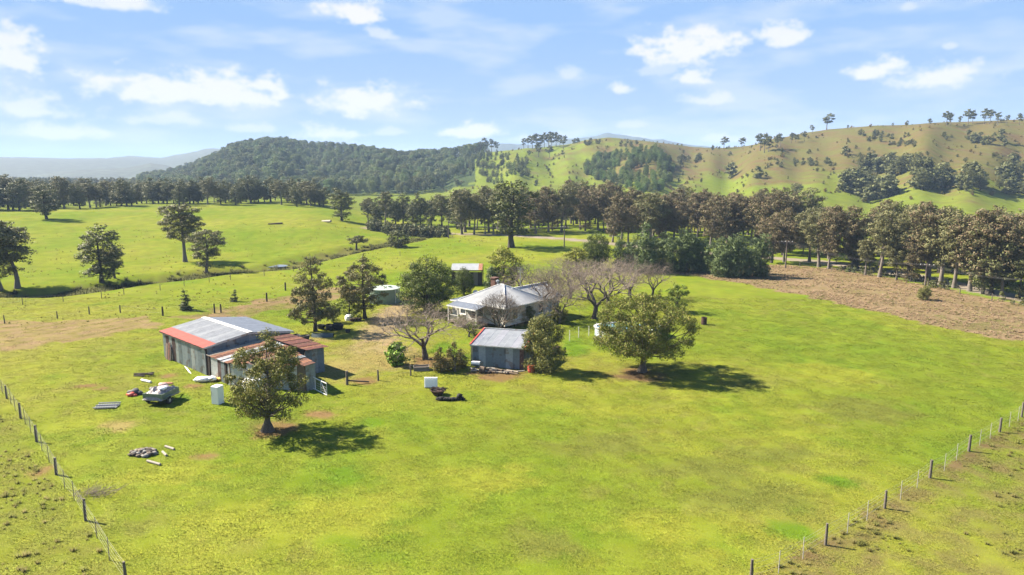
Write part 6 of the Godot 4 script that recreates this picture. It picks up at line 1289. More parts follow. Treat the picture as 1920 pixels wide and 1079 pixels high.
	part(mower, "cap", b.done(), M["zinc_dull"])
	for q in [[Vector2(-21.28, -90.64), "left potted shrub by the drive under the second silky oak"], [Vector2(-20.50, -90.97), "right potted shrub by the drive under the second silky oak"]]:
		var k := thing("potted_shrub", q[1], "potted plant", P(q[0].x, q[0].y), "potted shrubs by the drive")
		b = MB.new()
		b.lathe(Vector3.ZERO, [Vector2(0.3, 0), Vector2(0.42, 0.4), Vector2(0.36, 0.42), Vector2(0.01, 0.36)], 12)
		part(k, "pot", b.done(), M["rust_dark"])
		b = MB.new()
		fill(b, rng, Vector3(0, 0.75, 0), Vector3(0.4, 0.4, 0.4), 160, 0.16, 0.07, LIVELY, 0.0)
		part(k, "leaves", b.done(), M["leaf"])
	# open tubular gate by the lean-to, timber gate rail and yard posts
	var tg := thing("farm_gate", "white tubular steel farm gate standing open at the lean-to corner", "gate", Vector3(-18.75, 0, -61.97))
	var ge := Vector3(-16.52 - -18.75, 0, -59.52 - -61.97)
	for y in [0.12, 1.2]:
		beam(tg, "rail", Vector3(0, y, 0), ge + Vector3(0, y, 0), 0.06, "white_paint")
	for t in [0.0, 0.33, 0.66, 1.0]:
		beam(tg, "upright", ge * t + Vector3(0, 0.12, 0), ge * t + Vector3(0, 1.2, 0), 0.04, "white_paint")
	beam(tg, "brace", ge * 0.66 + Vector3(0, 1.17, 0), ge + Vector3(0, 0.14, 0), 0.04, "white_paint")
	for k in 3:
		beam(tg, "mesh_bar", Vector3(0, 0.36 + 0.22 * k, 0), ge + Vector3(0, 0.36 + 0.22 * k, 0), 0.018, "wire")
	var sg := thing("strainer_post", "stout timber gatepost with a low rail beside bare red soil", "gatepost", Vector3(-15.52, 0, -62.94))
	part(sg, "post", post_mesh(1.35, 0.13, 3), M["post_wood"])
	beam(sg, "rail", Vector3(0.1, 0.42, 0.0), Vector3(1.95, 0.14, -0.5), 0.12, "timber_dark")
	var logs := [[Vector2(-61.50, -230.54), 5.2, 0.42, 0.75, "fallen bleached log on the far left paddock rise", "log_pale"], [Vector2(-75.07, -220.47), 4.5, 0.28, -0.1, "dark fallen log left of the bleached log on the far paddock", "timber_dark"]]
	for q in logs:
		b = MB.new()
		var d: Vector3 = Vector3(cos(q[3]), 0.06, sin(q[3])) * q[1] * 0.5
		b.tube([-d, d * 0.2, d], [q[2] * 0.8, q[2], q[2] * 0.9], 9)
		tag(lone("fallen_log", b.done(), M[q[5]], P(q[0].x, q[0].y, q[2] * 0.8)), q[4], "log")
	var pond := MB.new()
	pond.lathe(Vector3.ZERO, [Vector2(1.0, 0.0), Vector2(0.001, 0.001)], 24, Color.WHITE, 2.6, 2.2)
	var po := lone("water", pond.done(), M["pond"], P(-51.53, -149.80, 0.12))
	po.set_meta("kind", "structure")
	var rk := thing("dead_bush", "grey dead brush tangled on the left boundary fence", "brush", Vector3(-26.21, 0, -40.54))
	b = MB.new()
	for k in 130:
		var a := rng.randf() * TAU
		var p0 := Vector3(rng.randfn() * 0.5, 0.05, rng.randfn() * 0.35)
		var p1 := p0 + Vector3(cos(a) * 0.5 + 0.35, rng.randf_range(0.1, 0.55), sin(a) * 0.35)
		b.tube([p0, p1], [0.012, 0.005], 3, Color.WHITE, false)
	part(rk, "twigs", b.done(), M["twig"])
func drum(x: float, z: float, r: float, h: float, called: String, label: String, m: String, ribs: bool) -> void:
	var o := thing(called, label, "drum", P(x, z))
	var b := MB.new()
	b.lathe(Vector3.ZERO, [Vector2(r * 0.97, 0), Vector2(r, 0.03), Vector2(r, h * 0.33), Vector2(r * 1.04, h * 0.35), Vector2(r, h * 0.37), Vector2(r, h * 0.64), Vector2(r * 1.04, h * 0.66), Vector2(r, h * 0.68), Vector2(r, h - 0.03), Vector2(r * 1.02, h), Vector2(r * 0.95, h), Vector2(r * 0.93, h * (0.6 if ribs else 0.96)), Vector2(0.01, h * (0.6 if ribs else 0.96))], 18)
	part(o, "body", b.done(), M[m])
	b = MB.new()
	b.lathe(Vector3.ZERO, [Vector2(r * 0.96, h), Vector2(r * 1.05, h + 0.01), Vector2(r * 1.05, h + 0.03), Vector2(r * 0.96, h + 0.04)], 18)
	part(o, "rim", b.done(), M[m])
func cloth(b: MB, size: Vector2, high: float, sd: int) -> void:
	var f := FastNoiseLite.new()
	f.seed = sd
	f.frequency = 0.9
	var n := 22
	var i := b.v.size()
	for j in n + 1:
		for k in n + 1:
			var u := float(k) / n * 2.0 - 1.0
			var w := float(j) / n * 2.0 - 1.0
			var e := (1.0 - pow(absf(u), 5.0)) * (1.0 - pow(absf(w), 5.0))
			var y := e * (high * 0.8 + 0.26 * f.get_noise_2d(u * 2.0, w * 2.0) + 0.1 * f.get_noise_2d(u * 7.0, w * 7.0))
			b.vert(Vector3(u * size.x * 0.53, y, w * size.y * 0.53), Vector3.UP, Color.WHITE)
	for j in n + 1:
		for k in n + 1:
			var dx := b.v[i + j * (n + 1) + mini(k + 1, n)] - b.v[i + j * (n + 1) + maxi(k - 1, 0)]
			var dz := b.v[i + mini(j + 1, n) * (n + 1) + k] - b.v[i + maxi(j - 1, 0) * (n + 1) + k]
			b.n[i + j * (n + 1) + k] = dz.cross(dx).normalized()
	for j in n:
		for k in n:
			var a := i + j * (n + 1) + k
			b.tri3(a, a + 1, a + n + 2, Vector3.UP)
			b.tri3(a, a + n + 2, a + n + 1, Vector3.UP)

# ---------------------------------------------------------------- grass
func build_grass() -> void:
	var white := Color.WHITE
	var xf := []
	var cols := []
	var sizes := [[-108.0, -30.0]]
	var r := RandomNumberGenerator.new()
	r.seed = 77
	var mesh := MB.new()
	for k in 60:
		var p := Vector3(r.randf_range(-0.3, 0.3), 0, r.randf_range(-0.3, 0.3))
		var a := r.randf() * TAU
		var lean := Vector3(cos(a), 0, sin(a)) * r.randf_range(0.03, 0.1)
		var hh := r.randf_range(0.012, 0.042)
		var sd := Vector3(-sin(a), 0, cos(a)) * r.randf_range(0.012, 0.026)
		var g := r.randf_range(0.85, 1.2)
		var col := Color(g * r.randf_range(0.92, 1.12), g, g)
		var nn := Vector3(lean.x * 2.0, 1.0, lean.z * 2.0).normalized()
		var i := mesh.vert(p - sd, nn, col)
		mesh.vert(p + sd, nn, col)
		mesh.vert(p + lean + Vector3(0, hh, 0), nn, col)
		mesh.tri3(i, i + 1, i + 2, nn)
	var bm := mesh.done()
	for k in 95000:
		# density follows the area of the home paddock
		var z := -30.0 - 78.0 * pow(r.randf(), 0.9)
		var half := 16.0 - z * 0.62
		var x := r.randf_range(-half, half)
		var c := gcol(x, z)
		if c.r > c.g * 1.22 and r.randf() < 0.8: continue
		var s := r.randf_range(0.6, 1.35) * (1.0 + 0.7 * maxf(0.0, n_mid.get_noise_2d(x * 2.0, z * 2.0)))
		xf.append(Transform3D(Basis(Vector3.UP, r.randf() * TAU).scaled(Vector3(s, s * r.randf_range(0.6, 1.3), s)), P(x, z)))
		var g := r.randf_range(0.95, 1.2)
		cols.append(Color(c.r * g * r.randf_range(0.95, 1.08), c.g * g, c.b * g))
	stuff("grass", "short mown grass of the home paddock", "grass", bm, M.grass, xf, cols)
	# rank tufts and weeds out in the rough pasture
	var tm := MB.new()
	for k in 46:
		var a := r.randf() * TAU
		var p := Vector3(cos(a), 0, sin(a)) * r.randf() * 0.16
		var tip := p + Vector3(cos(a) * r.randf_range(0.05, 0.3), r.randf_range(0.15, 0.5), sin(a) * r.randf_range(0.05, 0.3))
		var sd := Vector3(-sin(a), 0, cos(a)) * 0.02
		var i := tm.vert(p - sd, Vector3.UP, white)
		tm.vert(p + sd, Vector3.UP, white); tm.vert(tip, Vector3.UP, white)
		tm.tri3(i, i + 1, i + 2, Vector3.UP)
	xf = []
	cols = []
	var tries := 0
	while xf.size() < 4200 and tries < 120000:
		tries += 1
		var th := r.randf_range(-0.72, 0.72)
		var rr := r.randf_range(34.0, 330.0)
		var x := rr * sin(th)
		var z := -rr * cos(th)
		var p := Vector2(x, z)
		var fr: Vector2 = (FENCE_R[1] - FENCE_R[0]).normalized()
		var out_r := fr.cross(p - FENCE_R[0]) > 0.2 and rr < 120.0
		var fl: Vector2 = (FENCE_L[1] - FENCE_L[0]).normalized()
		var out_l := fl.cross(p - FENCE_L[0]) > 0.2 and x < 0.0 and rr < 100.0
		var brown := rr < 300.0 and inside(p, PADDOCK)
		var far_l := x < 5.0 and rr > 104.0
		if not (out_r or out_l or brown or (far_l and r.randf() < 0.3)): continue
		if far_l and rr > 240.0: continue
		if n_mid.get_noise_2d(x * 0.9, z * 0.9) + r.randfn() * 0.14 < 0.12: continue
		var s := 0.2 + 0.5 * pow(r.randf(), 1.8)
		xf.append(Transform3D(Basis(Vector3.UP, r.randf() * TAU).scaled(Vector3(s * 1.3, s, s * 1.3)), P(x, z)))
		var c := Color(0.12, 0.125, 0.035) if r.randf() < 0.6 else Color(0.15, 0.135, 0.05)
		if brown: c = Color(0.26, 0.19, 0.115)
		if far_l: c = Color(0.15, 0.15, 0.035)
		cols.append(c * r.randf_range(0.7, 1.25))
	stuff("weed_tufts", "rank grass tufts and weeds dotted over the rough pasture", "weeds", tm.done(), M.grass, xf, cols)
	xf = []
	cols = []
	tries = 0
	while xf.size() < 7000 and tries < 60000:
		tries += 1
		var p := Vector2(r.randf_range(18.0, 110.0), r.randf_range(-160.0, -72.0))
		if not inside(p, PADDOCK): continue
		if n_warp.get_noise_2d(p.x, p.y) + r.randfn() * 0.25 < -0.05: continue
		var s := 0.22 + 0.4 * pow(r.randf(), 2.0)
		xf.append(Transform3D(Basis(Vector3.UP, r.randf() * TAU).scaled(Vector3(s * 1.6, s, s * 1.6)), P(p.x, p.y)))
		cols.append((Color(0.25, 0.182, 0.118) if r.randf() < 0.75 else Color(0.14, 0.125, 0.05)) * r.randf_range(0.8, 1.25))
	stuff("tussocks", "dry tan tussocks covering the brown paddock", "tussocks", tm.done(), M.grass, xf, cols)
	xf = []
	cols = []
	for k in 1500:
		var i := r.randi() % (CREEK.size() - 1)
		var p: Vector2 = CREEK[i].lerp(CREEK[i + 1], r.randf()) + Vector2(r.randfn(), r.randfn()) * 1.7
		if n_mid.get_noise_2d(p.x * 1.2, p.y * 1.2) < -0.12: continue
		var s := r.randf_range(0.8, 2.0)
		xf.append(Transform3D(Basis(Vector3.UP, r.randf() * TAU).scaled(Vector3(s * 1.5, s, s * 1.5)), P(p.x, p.y)))
		cols.append(Color(0.065, 0.07, 0.024) * r.randf_range(0.7, 1.4))
	var sedge_xf := xf
	var sedge_cols := cols
	xf = []
	cols = []
	for k in 3600:
		# bracken and thistle clumps over the hill faces
		var th := deg_to_rad(r.randf_range(-6.0, 40.0))
		var rr := r.randf_range(370.0, 780.0)
		var x := rr * sin(th)
		var z := -rr * cos(th)
		if n_mid.get_noise_2d(x * 0.25, z * 0.25) + r.randfn() * 0.1 < 0.14: continue
		var s := 0.1 + 0.4 * pow(r.randf(), 2.2)
		xf.append(Transform3D(Basis(Vector3.UP, r.randf() * TAU).scaled(Vector3(s * 1.2, s * 0.7, s * 1.2)), P(x, z)))
		cols.append((Color(1.2, 1.05, 0.9) if r.randf() < 0.6 else Color(1.7, 1.1, 0.9)) * r.randf_range(0.8, 1.4))
	stuff("hill_bracken", "low bracken and thistle clumps over the grassy hills", "bracken", proto["scrub3"].crown, M.leaf, xf, cols)
	xf = sedge_xf
	cols = sedge_cols
	stuff("creek_sedge", "dark sedge growing along the winding creek", "sedge", tm.done(), M.grass, xf, cols)
	print("grass")

# ---------------------------------------------------------------- sky
const CLOUDS := [[347.85, 11.53, 3.10, 1.14, 1.00], [349.81, 10.09, 1.39, 0.62, 0.60], [325.27, 7.08, 2.17, 1.85, 0.95], [334.90, 5.42, 7.57, 1.50, 1.00], [338.85, 5.39, 4.51, 1.50, 1.00], [348.41, 4.94, 4.74, 1.50, 1.00], [325.81, 3.83, 2.91, 1.14, 0.80], [327.77, 2.44, 3.54, 0.79, 0.80], [333.38, 3.51, 4.72, 0.62, 0.60], [345.28, 2.66, 2.72, 0.70, 0.90], [356.56, 2.87, 2.90, 0.79, 1.00], [339.83, 2.98, 2.48, 0.44, 0.60], [350.21, 2.92, 1.91, 0.53, 0.60], [13.66, 8.82, 5.13, 1.76, 1.00], [20.34, 9.48, 2.31, 1.06, 0.95], [26.87, 6.75, 2.43, 0.97, 1.00], [30.82, 6.02, 3.25, 1.06, 0.95], [13.94, 6.75, 1.79, 0.62, 0.95], [8.53, 6.24, 1.39, 0.57, 0.90], [15.41, 5.18, 2.71, 0.62, 0.70], [4.65, 7.38, 1.49, 0.70, 0.55], [9.15, 3.42, 1.74, 0.44, 0.50], [31.09, 8.13, 0.53, 0.26, 0.60], [28.50, 10.87, 0.62, 0.35, 0.50], [330.41, 11.09, 4.97, 0.70, 0.80], [332.32, 11.08, 1.56, 0.62, 0.60], [11.69, 7.64, 2.58, 0.97, 0.50], [4.29, 2.62, 2.19, 0.53, 0.50], [0.86, 2.38, 2.64, 0.44, 0.60], [16.73, 2.28, 2.53, 0.44, 0.60], [9.39, 2.34, 3.04, 0.40, 0.50]]
func build_sky() -> PanoramaSkyMaterial:
	var W := 4096
	var H := 2048
	var ppd := W / 360.0
	var top := 0
	var cov := PackedFloat32Array()
	cov.resize(W * H / 2)
	var f := FastNoiseLite.new()
	f.seed = 5
	f.frequency = 0.55
	f.fractal_octaves = 5
	var list: Array = CLOUDS.duplicate()
	var r := RandomNumberGenerator.new()
	r.seed = 909
	for k in 110:
		# the same fair-weather cloud goes on all round, thinning upwards
		var az := r.randf_range(38.0, 322.0)
		var el := 1.5 + 34.0 * pow(r.randf(), 1.6)
		var w := r.randf_range(1.5, 5.0) * (1.0 + el * 0.03)
		list.append([az, el, w, w * r.randf_range(0.22, 0.36), r.randf_range(0.55, 1.0)])
	for c in list:
		var cx: float = c[0]
		var cy: float = c[1]
		var rx: float = c[2]
		var ry: float = c[3]
		var y0 := int((90.0 - cy - ry * 2.2) * ppd)
		var y1 := int((90.0 - cy + ry * 2.2) * ppd)
		for y in range(maxi(0, y0), mini(H / 2, y1)):
			var el := 90.0 - (y + 0.5) / ppd
			for xi in range(int((cx - rx * 1.9) * ppd), int((cx + rx * 1.9) * ppd)):
				var az := xi / ppd
				var dx := (az - cx) / rx
				var dy := (el - cy) / ry
				dy *= 0.8 if dy > 0.0 else 1.35
				var q := 1.0 - sqrt(dx * dx + dy * dy)
				if q < -0.9: continue
				var n1 := f.get_noise_3d(az * 0.75, el * 1.5, cx)
				var n2 := f.get_noise_3d(az * 4.0, el * 6.0, cx + 40.0)
				var d := sm(0.0, 0.68, q * 1.1 + n1 * 0.75 + n2 * 0.2 - 0.02 + 0.08 * dy) * float(c[4])
				if d > 0.0:
					var at := y * W + posmod(xi, W)
					cov[at] = 1.0 - (1.0 - cov[at]) * (1.0 - d)
	var data := PackedByteArray()
	data.resize(W * H * 3)
	var hz := FastNoiseLite.new()
	hz.seed = 31
	hz.frequency = 0.9
	hz.fractal_octaves = 4
	var lo := Color(0.80, 0.875, 0.975)
	var mid := Color(0.625, 0.785, 0.99)
	var hi := Color(0.55, 0.735, 0.975)
	var zen := Color(0.36, 0.56, 0.88)
	for y in H:
		var el := 90.0 - (y + 0.5) / ppd
		var c: Color
		if el > 25.0: c = hi.lerp(zen, sm(25.0, 85.0, el))
		elif el > 11.0: c = mid.lerp(hi, sm(11.0, 25.0, el))
		elif el > 0.0: c = lo.lerp(mid, pow(el / 11.0, 0.75))
		else: c = lo.lerp(Color(0.5, 0.56, 0.5), sm(0.0, -8.0, el))
		var step := 1 if el > -1.0 and el < 20.0 else 8
		var x := 0
		while x < W:
			var k := c
			if el > -1.0:
				var az := deg_to_rad(x / ppd)
				var s := hz.get_noise_3d(cos(az) * 6.0, el * 0.42, sin(az) * 6.0)
				k = k.lerp(Color(0.93, 0.955, 1.0), clampf(0.1 + s * 1.0, 0.0, 0.5) * (1.0 - sm(14.0, 60.0, el) * 0.7) * sm(-0.5, 2.0, el))
				var d := cov[mini(y, H / 2 - 1) * W + x]
				if d > 0.0: k = k.lerp(Color(1.0, 1.0, 1.0), d)
			var R := int(clampf(k.r, 0.0, 1.0) * 255.0 + 0.5)
			var G := int(clampf(k.g, 0.0, 1.0) * 255.0 + 0.5)
			var B := int(clampf(k.b, 0.0, 1.0) * 255.0 + 0.5)
			for q in step:
				var o := (y * W + x + q) * 3
				data[o] = R
				data[o + 1] = G
				data[o + 2] = B
			x += step
	var im := Image.create_from_data(W, H, false, Image.FORMAT_RGB8, data)
	var m := PanoramaSkyMaterial.new()
	m.panorama = ImageTexture.create_from_image(im)
	print("sky")
	return m

# ---------------------------------------------------------------- materials
func stain_tex(sd: int, freq: float, stain: Color) -> ImageTexture:
	# old iron: clean metal with scattered rust blooms and dull patches
	var f := FastNoiseLite.new()
	f.seed = sd
	f.frequency = freq
	f.fractal_octaves = 5
	var g := FastNoiseLite.new()
	g.seed = sd + 5
	g.frequency = freq * 3.0
	var im := f.get_seamless_image(512, 512)
	var im2 := g.get_seamless_image(512, 512)
	im.convert(Image.FORMAT_RGB8)
	im2.convert(Image.FORMAT_RGB8)
	for y in 512:
		for x in 512:
			var v := im.get_pixel(x, y).r
			var w := 0.86 + 0.14 * im2.get_pixel(x, y).r
			im.set_pixel(x, y, Color(w, w, w).lerp(stain * w, sm(0.36, 0.22, v)))
	return ImageTexture.create_from_image(im)
func make_materials() -> void:
	var grain := noise_tex(1, 0.02, Color(0.72, 0.72, 0.72), Color(1, 1, 1))
	var streak := noise_tex(2, 0.012, Color(0.84, 0.84, 0.85), Color(1, 1, 1))
	var weathered := stain_tex(22, 0.007, Color(0.84, 0.74, 0.68))
	var rusty := noise_tex(3, 0.018, Color(0.45, 0.36, 0.32), Color(1, 1, 1))
	var soil := noise_tex(4, 0.03, Color(0.5, 0.5, 0.5), Color(1, 1, 1), 512)
	var fine := noise_tex(6, 0.09, Color(0.84, 0.85, 0.81), Color(1, 1, 1), 512, false, 5)
	var g := mat("ground", Color.WHITE, 1.0, 0.0, fine, 0.16, true)
	g.uv1_world_triplanar = true
	g.metallic_specular = 0.1
	g.detail_enabled = true
	g.detail_albedo = noise_tex(8, 0.03, Color(0.86, 0.87, 0.84), Color(1, 1, 1), 512, false, 5)
	g.detail_blend_mode = BaseMaterial3D.BLEND_MODE_MUL
	g.detail_uv_layer = BaseMaterial3D.DETAIL_UV_2
	g.uv2_triplanar = true
	g.uv2_world_triplanar = true
	g.uv2_scale = Vector3.ONE * 0.013
	var gr := mat("grass", Color.WHITE, 0.8, 0.0, null, 1.0, true)
	gr.metallic_specular = 0.15
	gr.backlight_enabled = true
	gr.backlight = Color(0.5, 0.5, 0.5)
	var lf := mat("leaf", Color.WHITE, 0.6, 0.0, null, 1.0, true)
	lf.metallic_specular = 0.3
	lf.backlight_enabled = true
	lf.backlight = Color(0.5, 0.5, 0.5)
	var lg := mat("leaf_gloss", Color.WHITE, 0.5, 0.0, null, 1.0, true)
	lg.metallic_specular = 0.22
	lg.backlight_enabled = true
	lg.backlight = Color(0.4, 0.4, 0.4)
	mat("twig", lin(0.17, 0.135, 0.105), 0.9, 0.0, null, 1.0, true)
	mat("bark_bare", lin(0.12, 0.095, 0.078), 0.9, 0.0, soil, 0.8)
	mat("bark_pale", lin(0.23, 0.195, 0.165), 0.85, 0.0, soil, 0.5)
	mat("bark_grey", lin(0.2, 0.18, 0.16), 0.9, 0.0, soil, 0.5)
	mat("bark_dark", lin(0.085, 0.07, 0.058), 0.95, 0.0, soil, 0.5)
	mat("bark_fig", lin(0.16, 0.135, 0.11), 0.9, 0.0, soil, 0.7)
	mat("hill_far", lin(0.045, 0.065, 0.04), 1.0, 0.0, soil, 0.002)
	for k in [["zinc", 0.33, 0.37, 0.39], ["zinc_dull", 0.24, 0.275, 0.295], ["zinc_pale", 0.45, 0.475, 0.47], ["zinc_blue", 0.15, 0.2, 0.245], ["zinc_bluepale", 0.3, 0.36, 0.41]]:
		mat(k[0], lin(k[1], k[2], k[3]), 0.55, 0.25, weathered, 0.3)
	for k in [["roof_zinc", 0.24, 0.255, 0.27], ["roof_zinc_pale", 0.28, 0.295, 0.305], ["roof_blue", 0.23, 0.255, 0.29], ["roof_white", 0.36, 0.37, 0.37], ["roof_lilac", 0.27, 0.275, 0.3]]:
		mat(k[0], lin(k[1], k[2], k[3]), 0.5, 0.2, streak, 0.35)
	for k in [["rust", 0.2, 0.085, 0.045], ["rust_light", 0.36, 0.17, 0.085], ["rust_dull", 0.19, 0.13, 0.115], ["rust_dark", 0.075, 0.035, 0.025], ["red_rust", 0.24, 0.085, 0.06]]:
		mat(k[0], lin(k[1], k[2], k[3]), 0.85, 0.0, rusty, 0.5)
	mat("red_iron", lin(0.4, 0.075, 0.05), 0.7, 0.0, streak, 0.4)
	mat("red_trim", lin(0.5, 0.06, 0.035), 0.6, 0.0, grain, 1.0)
	for k in [["timber", 0.2, 0.145, 0.1], ["timber_dark", 0.07, 0.05, 0.038], ["timber_pale", 0.38, 0.32, 0.24], ["timber_grey", 0.24, 0.22, 0.19], ["log_pale", 0.42, 0.38, 0.32], ["post_wood", 0.17, 0.145, 0.12], ["pole_wood", 0.2, 0.16, 0.13], ["charcoal", 0.02, 0.019, 0.018], ["soil", 0.08, 0.055, 0.035], ["stone_grey", 0.3, 0.29, 0.27], ["stone_brown", 0.2, 0.16, 0.12]]:
		mat(k[0], lin(k[1], k[2], k[3]), 0.92, 0.0, soil, 1.2)
	mat("white_paint", lin(0.74, 0.74, 0.72), 0.55, 0.0, grain, 0.7)
	mat("white_board", lin(0.6, 0.58, 0.53), 0.7, 0.0, grain, 0.5)
	mat("enamel", lin(0.72, 0.73, 0.72), 0.35)
	mat("brick", lin(0.15, 0.075, 0.05), 0.9, 0.0, rusty, 3.0)
	mat("dark_paint", lin(0.08, 0.08, 0.09), 0.5)
	var gl := mat("glass", lin(0.05, 0.06, 0.07), 0.08)
	gl.metallic_specular = 0.8
	mat("tank_green", lin(0.2, 0.27, 0.2), 0.6, 0.0, streak, 0.4)
	mat("tank_lid", lin(0.33, 0.39, 0.33), 0.6, 0.0, streak, 0.4)
	mat("pool_wall", lin(0.4, 0.46, 0.52), 0.5, 0.0, grain, 0.5)
	mat("pool_water", lin(0.16, 0.42, 0.6), 0.1)
	mat("pond", lin(0.1, 0.1, 0.08), 0.03)
	mat("trailer_green", lin(0.13, 0.17, 0.12), 0.55, 0.0, streak, 0.8)
	mat("rubber", lin(0.018, 0.018, 0.019), 0.8)
	mat("tarp", lin(0.4, 0.4, 0.42), 0.55, 0.0, rusty, 1.5)
	mat("junk_pink", lin(0.5, 0.33, 0.3), 0.9, 0.0, grain, 2.0)
	mat("junk_white", lin(0.78, 0.78, 0.77), 0.6)
	mat("junk_dark", lin(0.06, 0.06, 0.07), 0.7, 0.0, grain, 2.0)
	mat("yellow_sack", lin(0.55, 0.35, 0.03), 0.8, 0.0, grain, 2.0)
	mat("steel_dark", lin(0.06, 0.06, 0.065), 0.6, 0.3)
	mat("steel_grey", lin(0.27, 0.28, 0.29), 0.6, 0.2, streak, 2.0)
	mat("picket", lin(0.3, 0.29, 0.27), 0.7, 0.1)
	mat("picket_dark", lin(0.09, 0.08, 0.075), 0.7, 0.1)
	mat("wire", lin(0.3, 0.3, 0.3), 0.6, 0.3)
	mat("cable", lin(0.07, 0.07, 0.075), 0.6)
	mat("drum_blue", lin(0.04, 0.06, 0.2), 0.5)
	mat("dinghy", lin(0.045, 0.075, 0.075), 0.5, 0.0, streak, 1.0)

func _ready() -> void:
	rng.seed = 4242
	var cam := Camera3D.new()
	cam.name = "camera"
	cam.fov = 45.0
	cam.far = 30000.0
	cam.position = Vector3(0, 20, 0)
	cam.rotation = Vector3(-0.168450, 0, 0)
	add_child(cam)
	cam.current = true
	var env := Environment.new()
	env.background_mode = Environment.BG_SKY
	env.sky = Sky.new()
	env.sky.sky_material = build_sky()
	env.background_energy_multiplier = 0.222
	env.tonemap_mode = Environment.TONE_MAPPER_LINEAR
	env.tonemap_exposure = 4.3
	env.fog_enabled = true
	env.fog_density = 0.00016
	env.fog_light_color = Color(0.72, 0.84, 1.0)
	env.sdfgi_enabled = true
	env.ssao_enabled = true
	env.ssil_enabled = true
	var we := WorldEnvironment.new()
	we.name = "world_environment"
	we.environment = env
	add_child(we)
	var sun := DirectionalLight3D.new()
	sun.name = "sun"
	sun.light_energy = 1.6
	sun.light_angular_distance = 0.53
	sun.light_color = Color(1.0, 0.95, 0.87)
	sun.shadow_enabled = true
	sun.basis = Basis.looking_at(Vector3(1.08, -1.0, 0.38), Vector3.UP)
	add_child(sun)
	n_big.seed = 11
	n_big.frequency = 0.022
	n_mid.seed = 12
	n_mid.frequency = 0.085
	n_small.seed = 13
	n_small.frequency = 0.42
	n_warp.seed = 14
	n_warp.frequency = 0.16
	make_materials()
	build_ground()
	for q in [
		["far_range", [Vector3(-2221.65, 53.00, -2016.00), Vector3(-1975.95, 60.30, -2257.34), Vector3(-1759.98, 63.38, -2429.50), Vector3(-1592.42, 65.39, -2542.48), Vector3(-1431.65, 74.89, -2636.36), Vector3(-1337.43, 67.95, -2685.38), Vector3(-1253.11, 88.86, -2725.75), Vector3(-1165.75, 102.09, -2764.24), Vector3(-1076.56, 86.59, -2800.18), Vector3(-945.98, 58.15, -2846.95), Vector3(-788.70, 20.00, -2894.47)], 1500.0, "faint blue range on the left horizon"],
		["distant_hill", [Vector3(-1070.62, 8.27, -1569.64), Vector3(-1019.61, 17.61, -1603.25), Vector3(-965.68, 23.66, -1636.30), Vector3(-908.75, 26.22, -1668.58), Vector3(-868.29, 37.62, -1689.99), Vector3(-837.91, 32.71, -1705.26), Vector3(-801.99, 17.43, -1722.44), Vector3(-742.13, 9.55, -1749.07)], 420.0, "small hazy wooded hill below the far range"],
		["back_range", [Vector3(-477.90, 62.40, -3164.11), Vector3(-240.49, 100.61, -3190.95), Vector3(-48.14, 133.91, -3199.64), Vector3(96.28, 129.15, -3198.55), Vector3(287.43, 152.24, -3187.06), Vector3(428.46, 174.88, -3171.19), Vector3(567.76, 159.93, -3149.23), Vector3(681.62, 145.13, -3126.56), Vector3(858.33, 125.20, -3082.74), Vector3(1047.70, 105.32, -3023.63), Vector3(1208.34, 59.71, -2963.09)], 500.0, "dark blue range behind the central ridge"]
	]:
		far_hill(q[0], q[1], q[2], M.hill_far, q[3])
	make_protos()
	build_trees()
	big_shed()
	small_shed()
	house()
	back_buildings()
	build_fences()
	yard_things()
	build_grass()
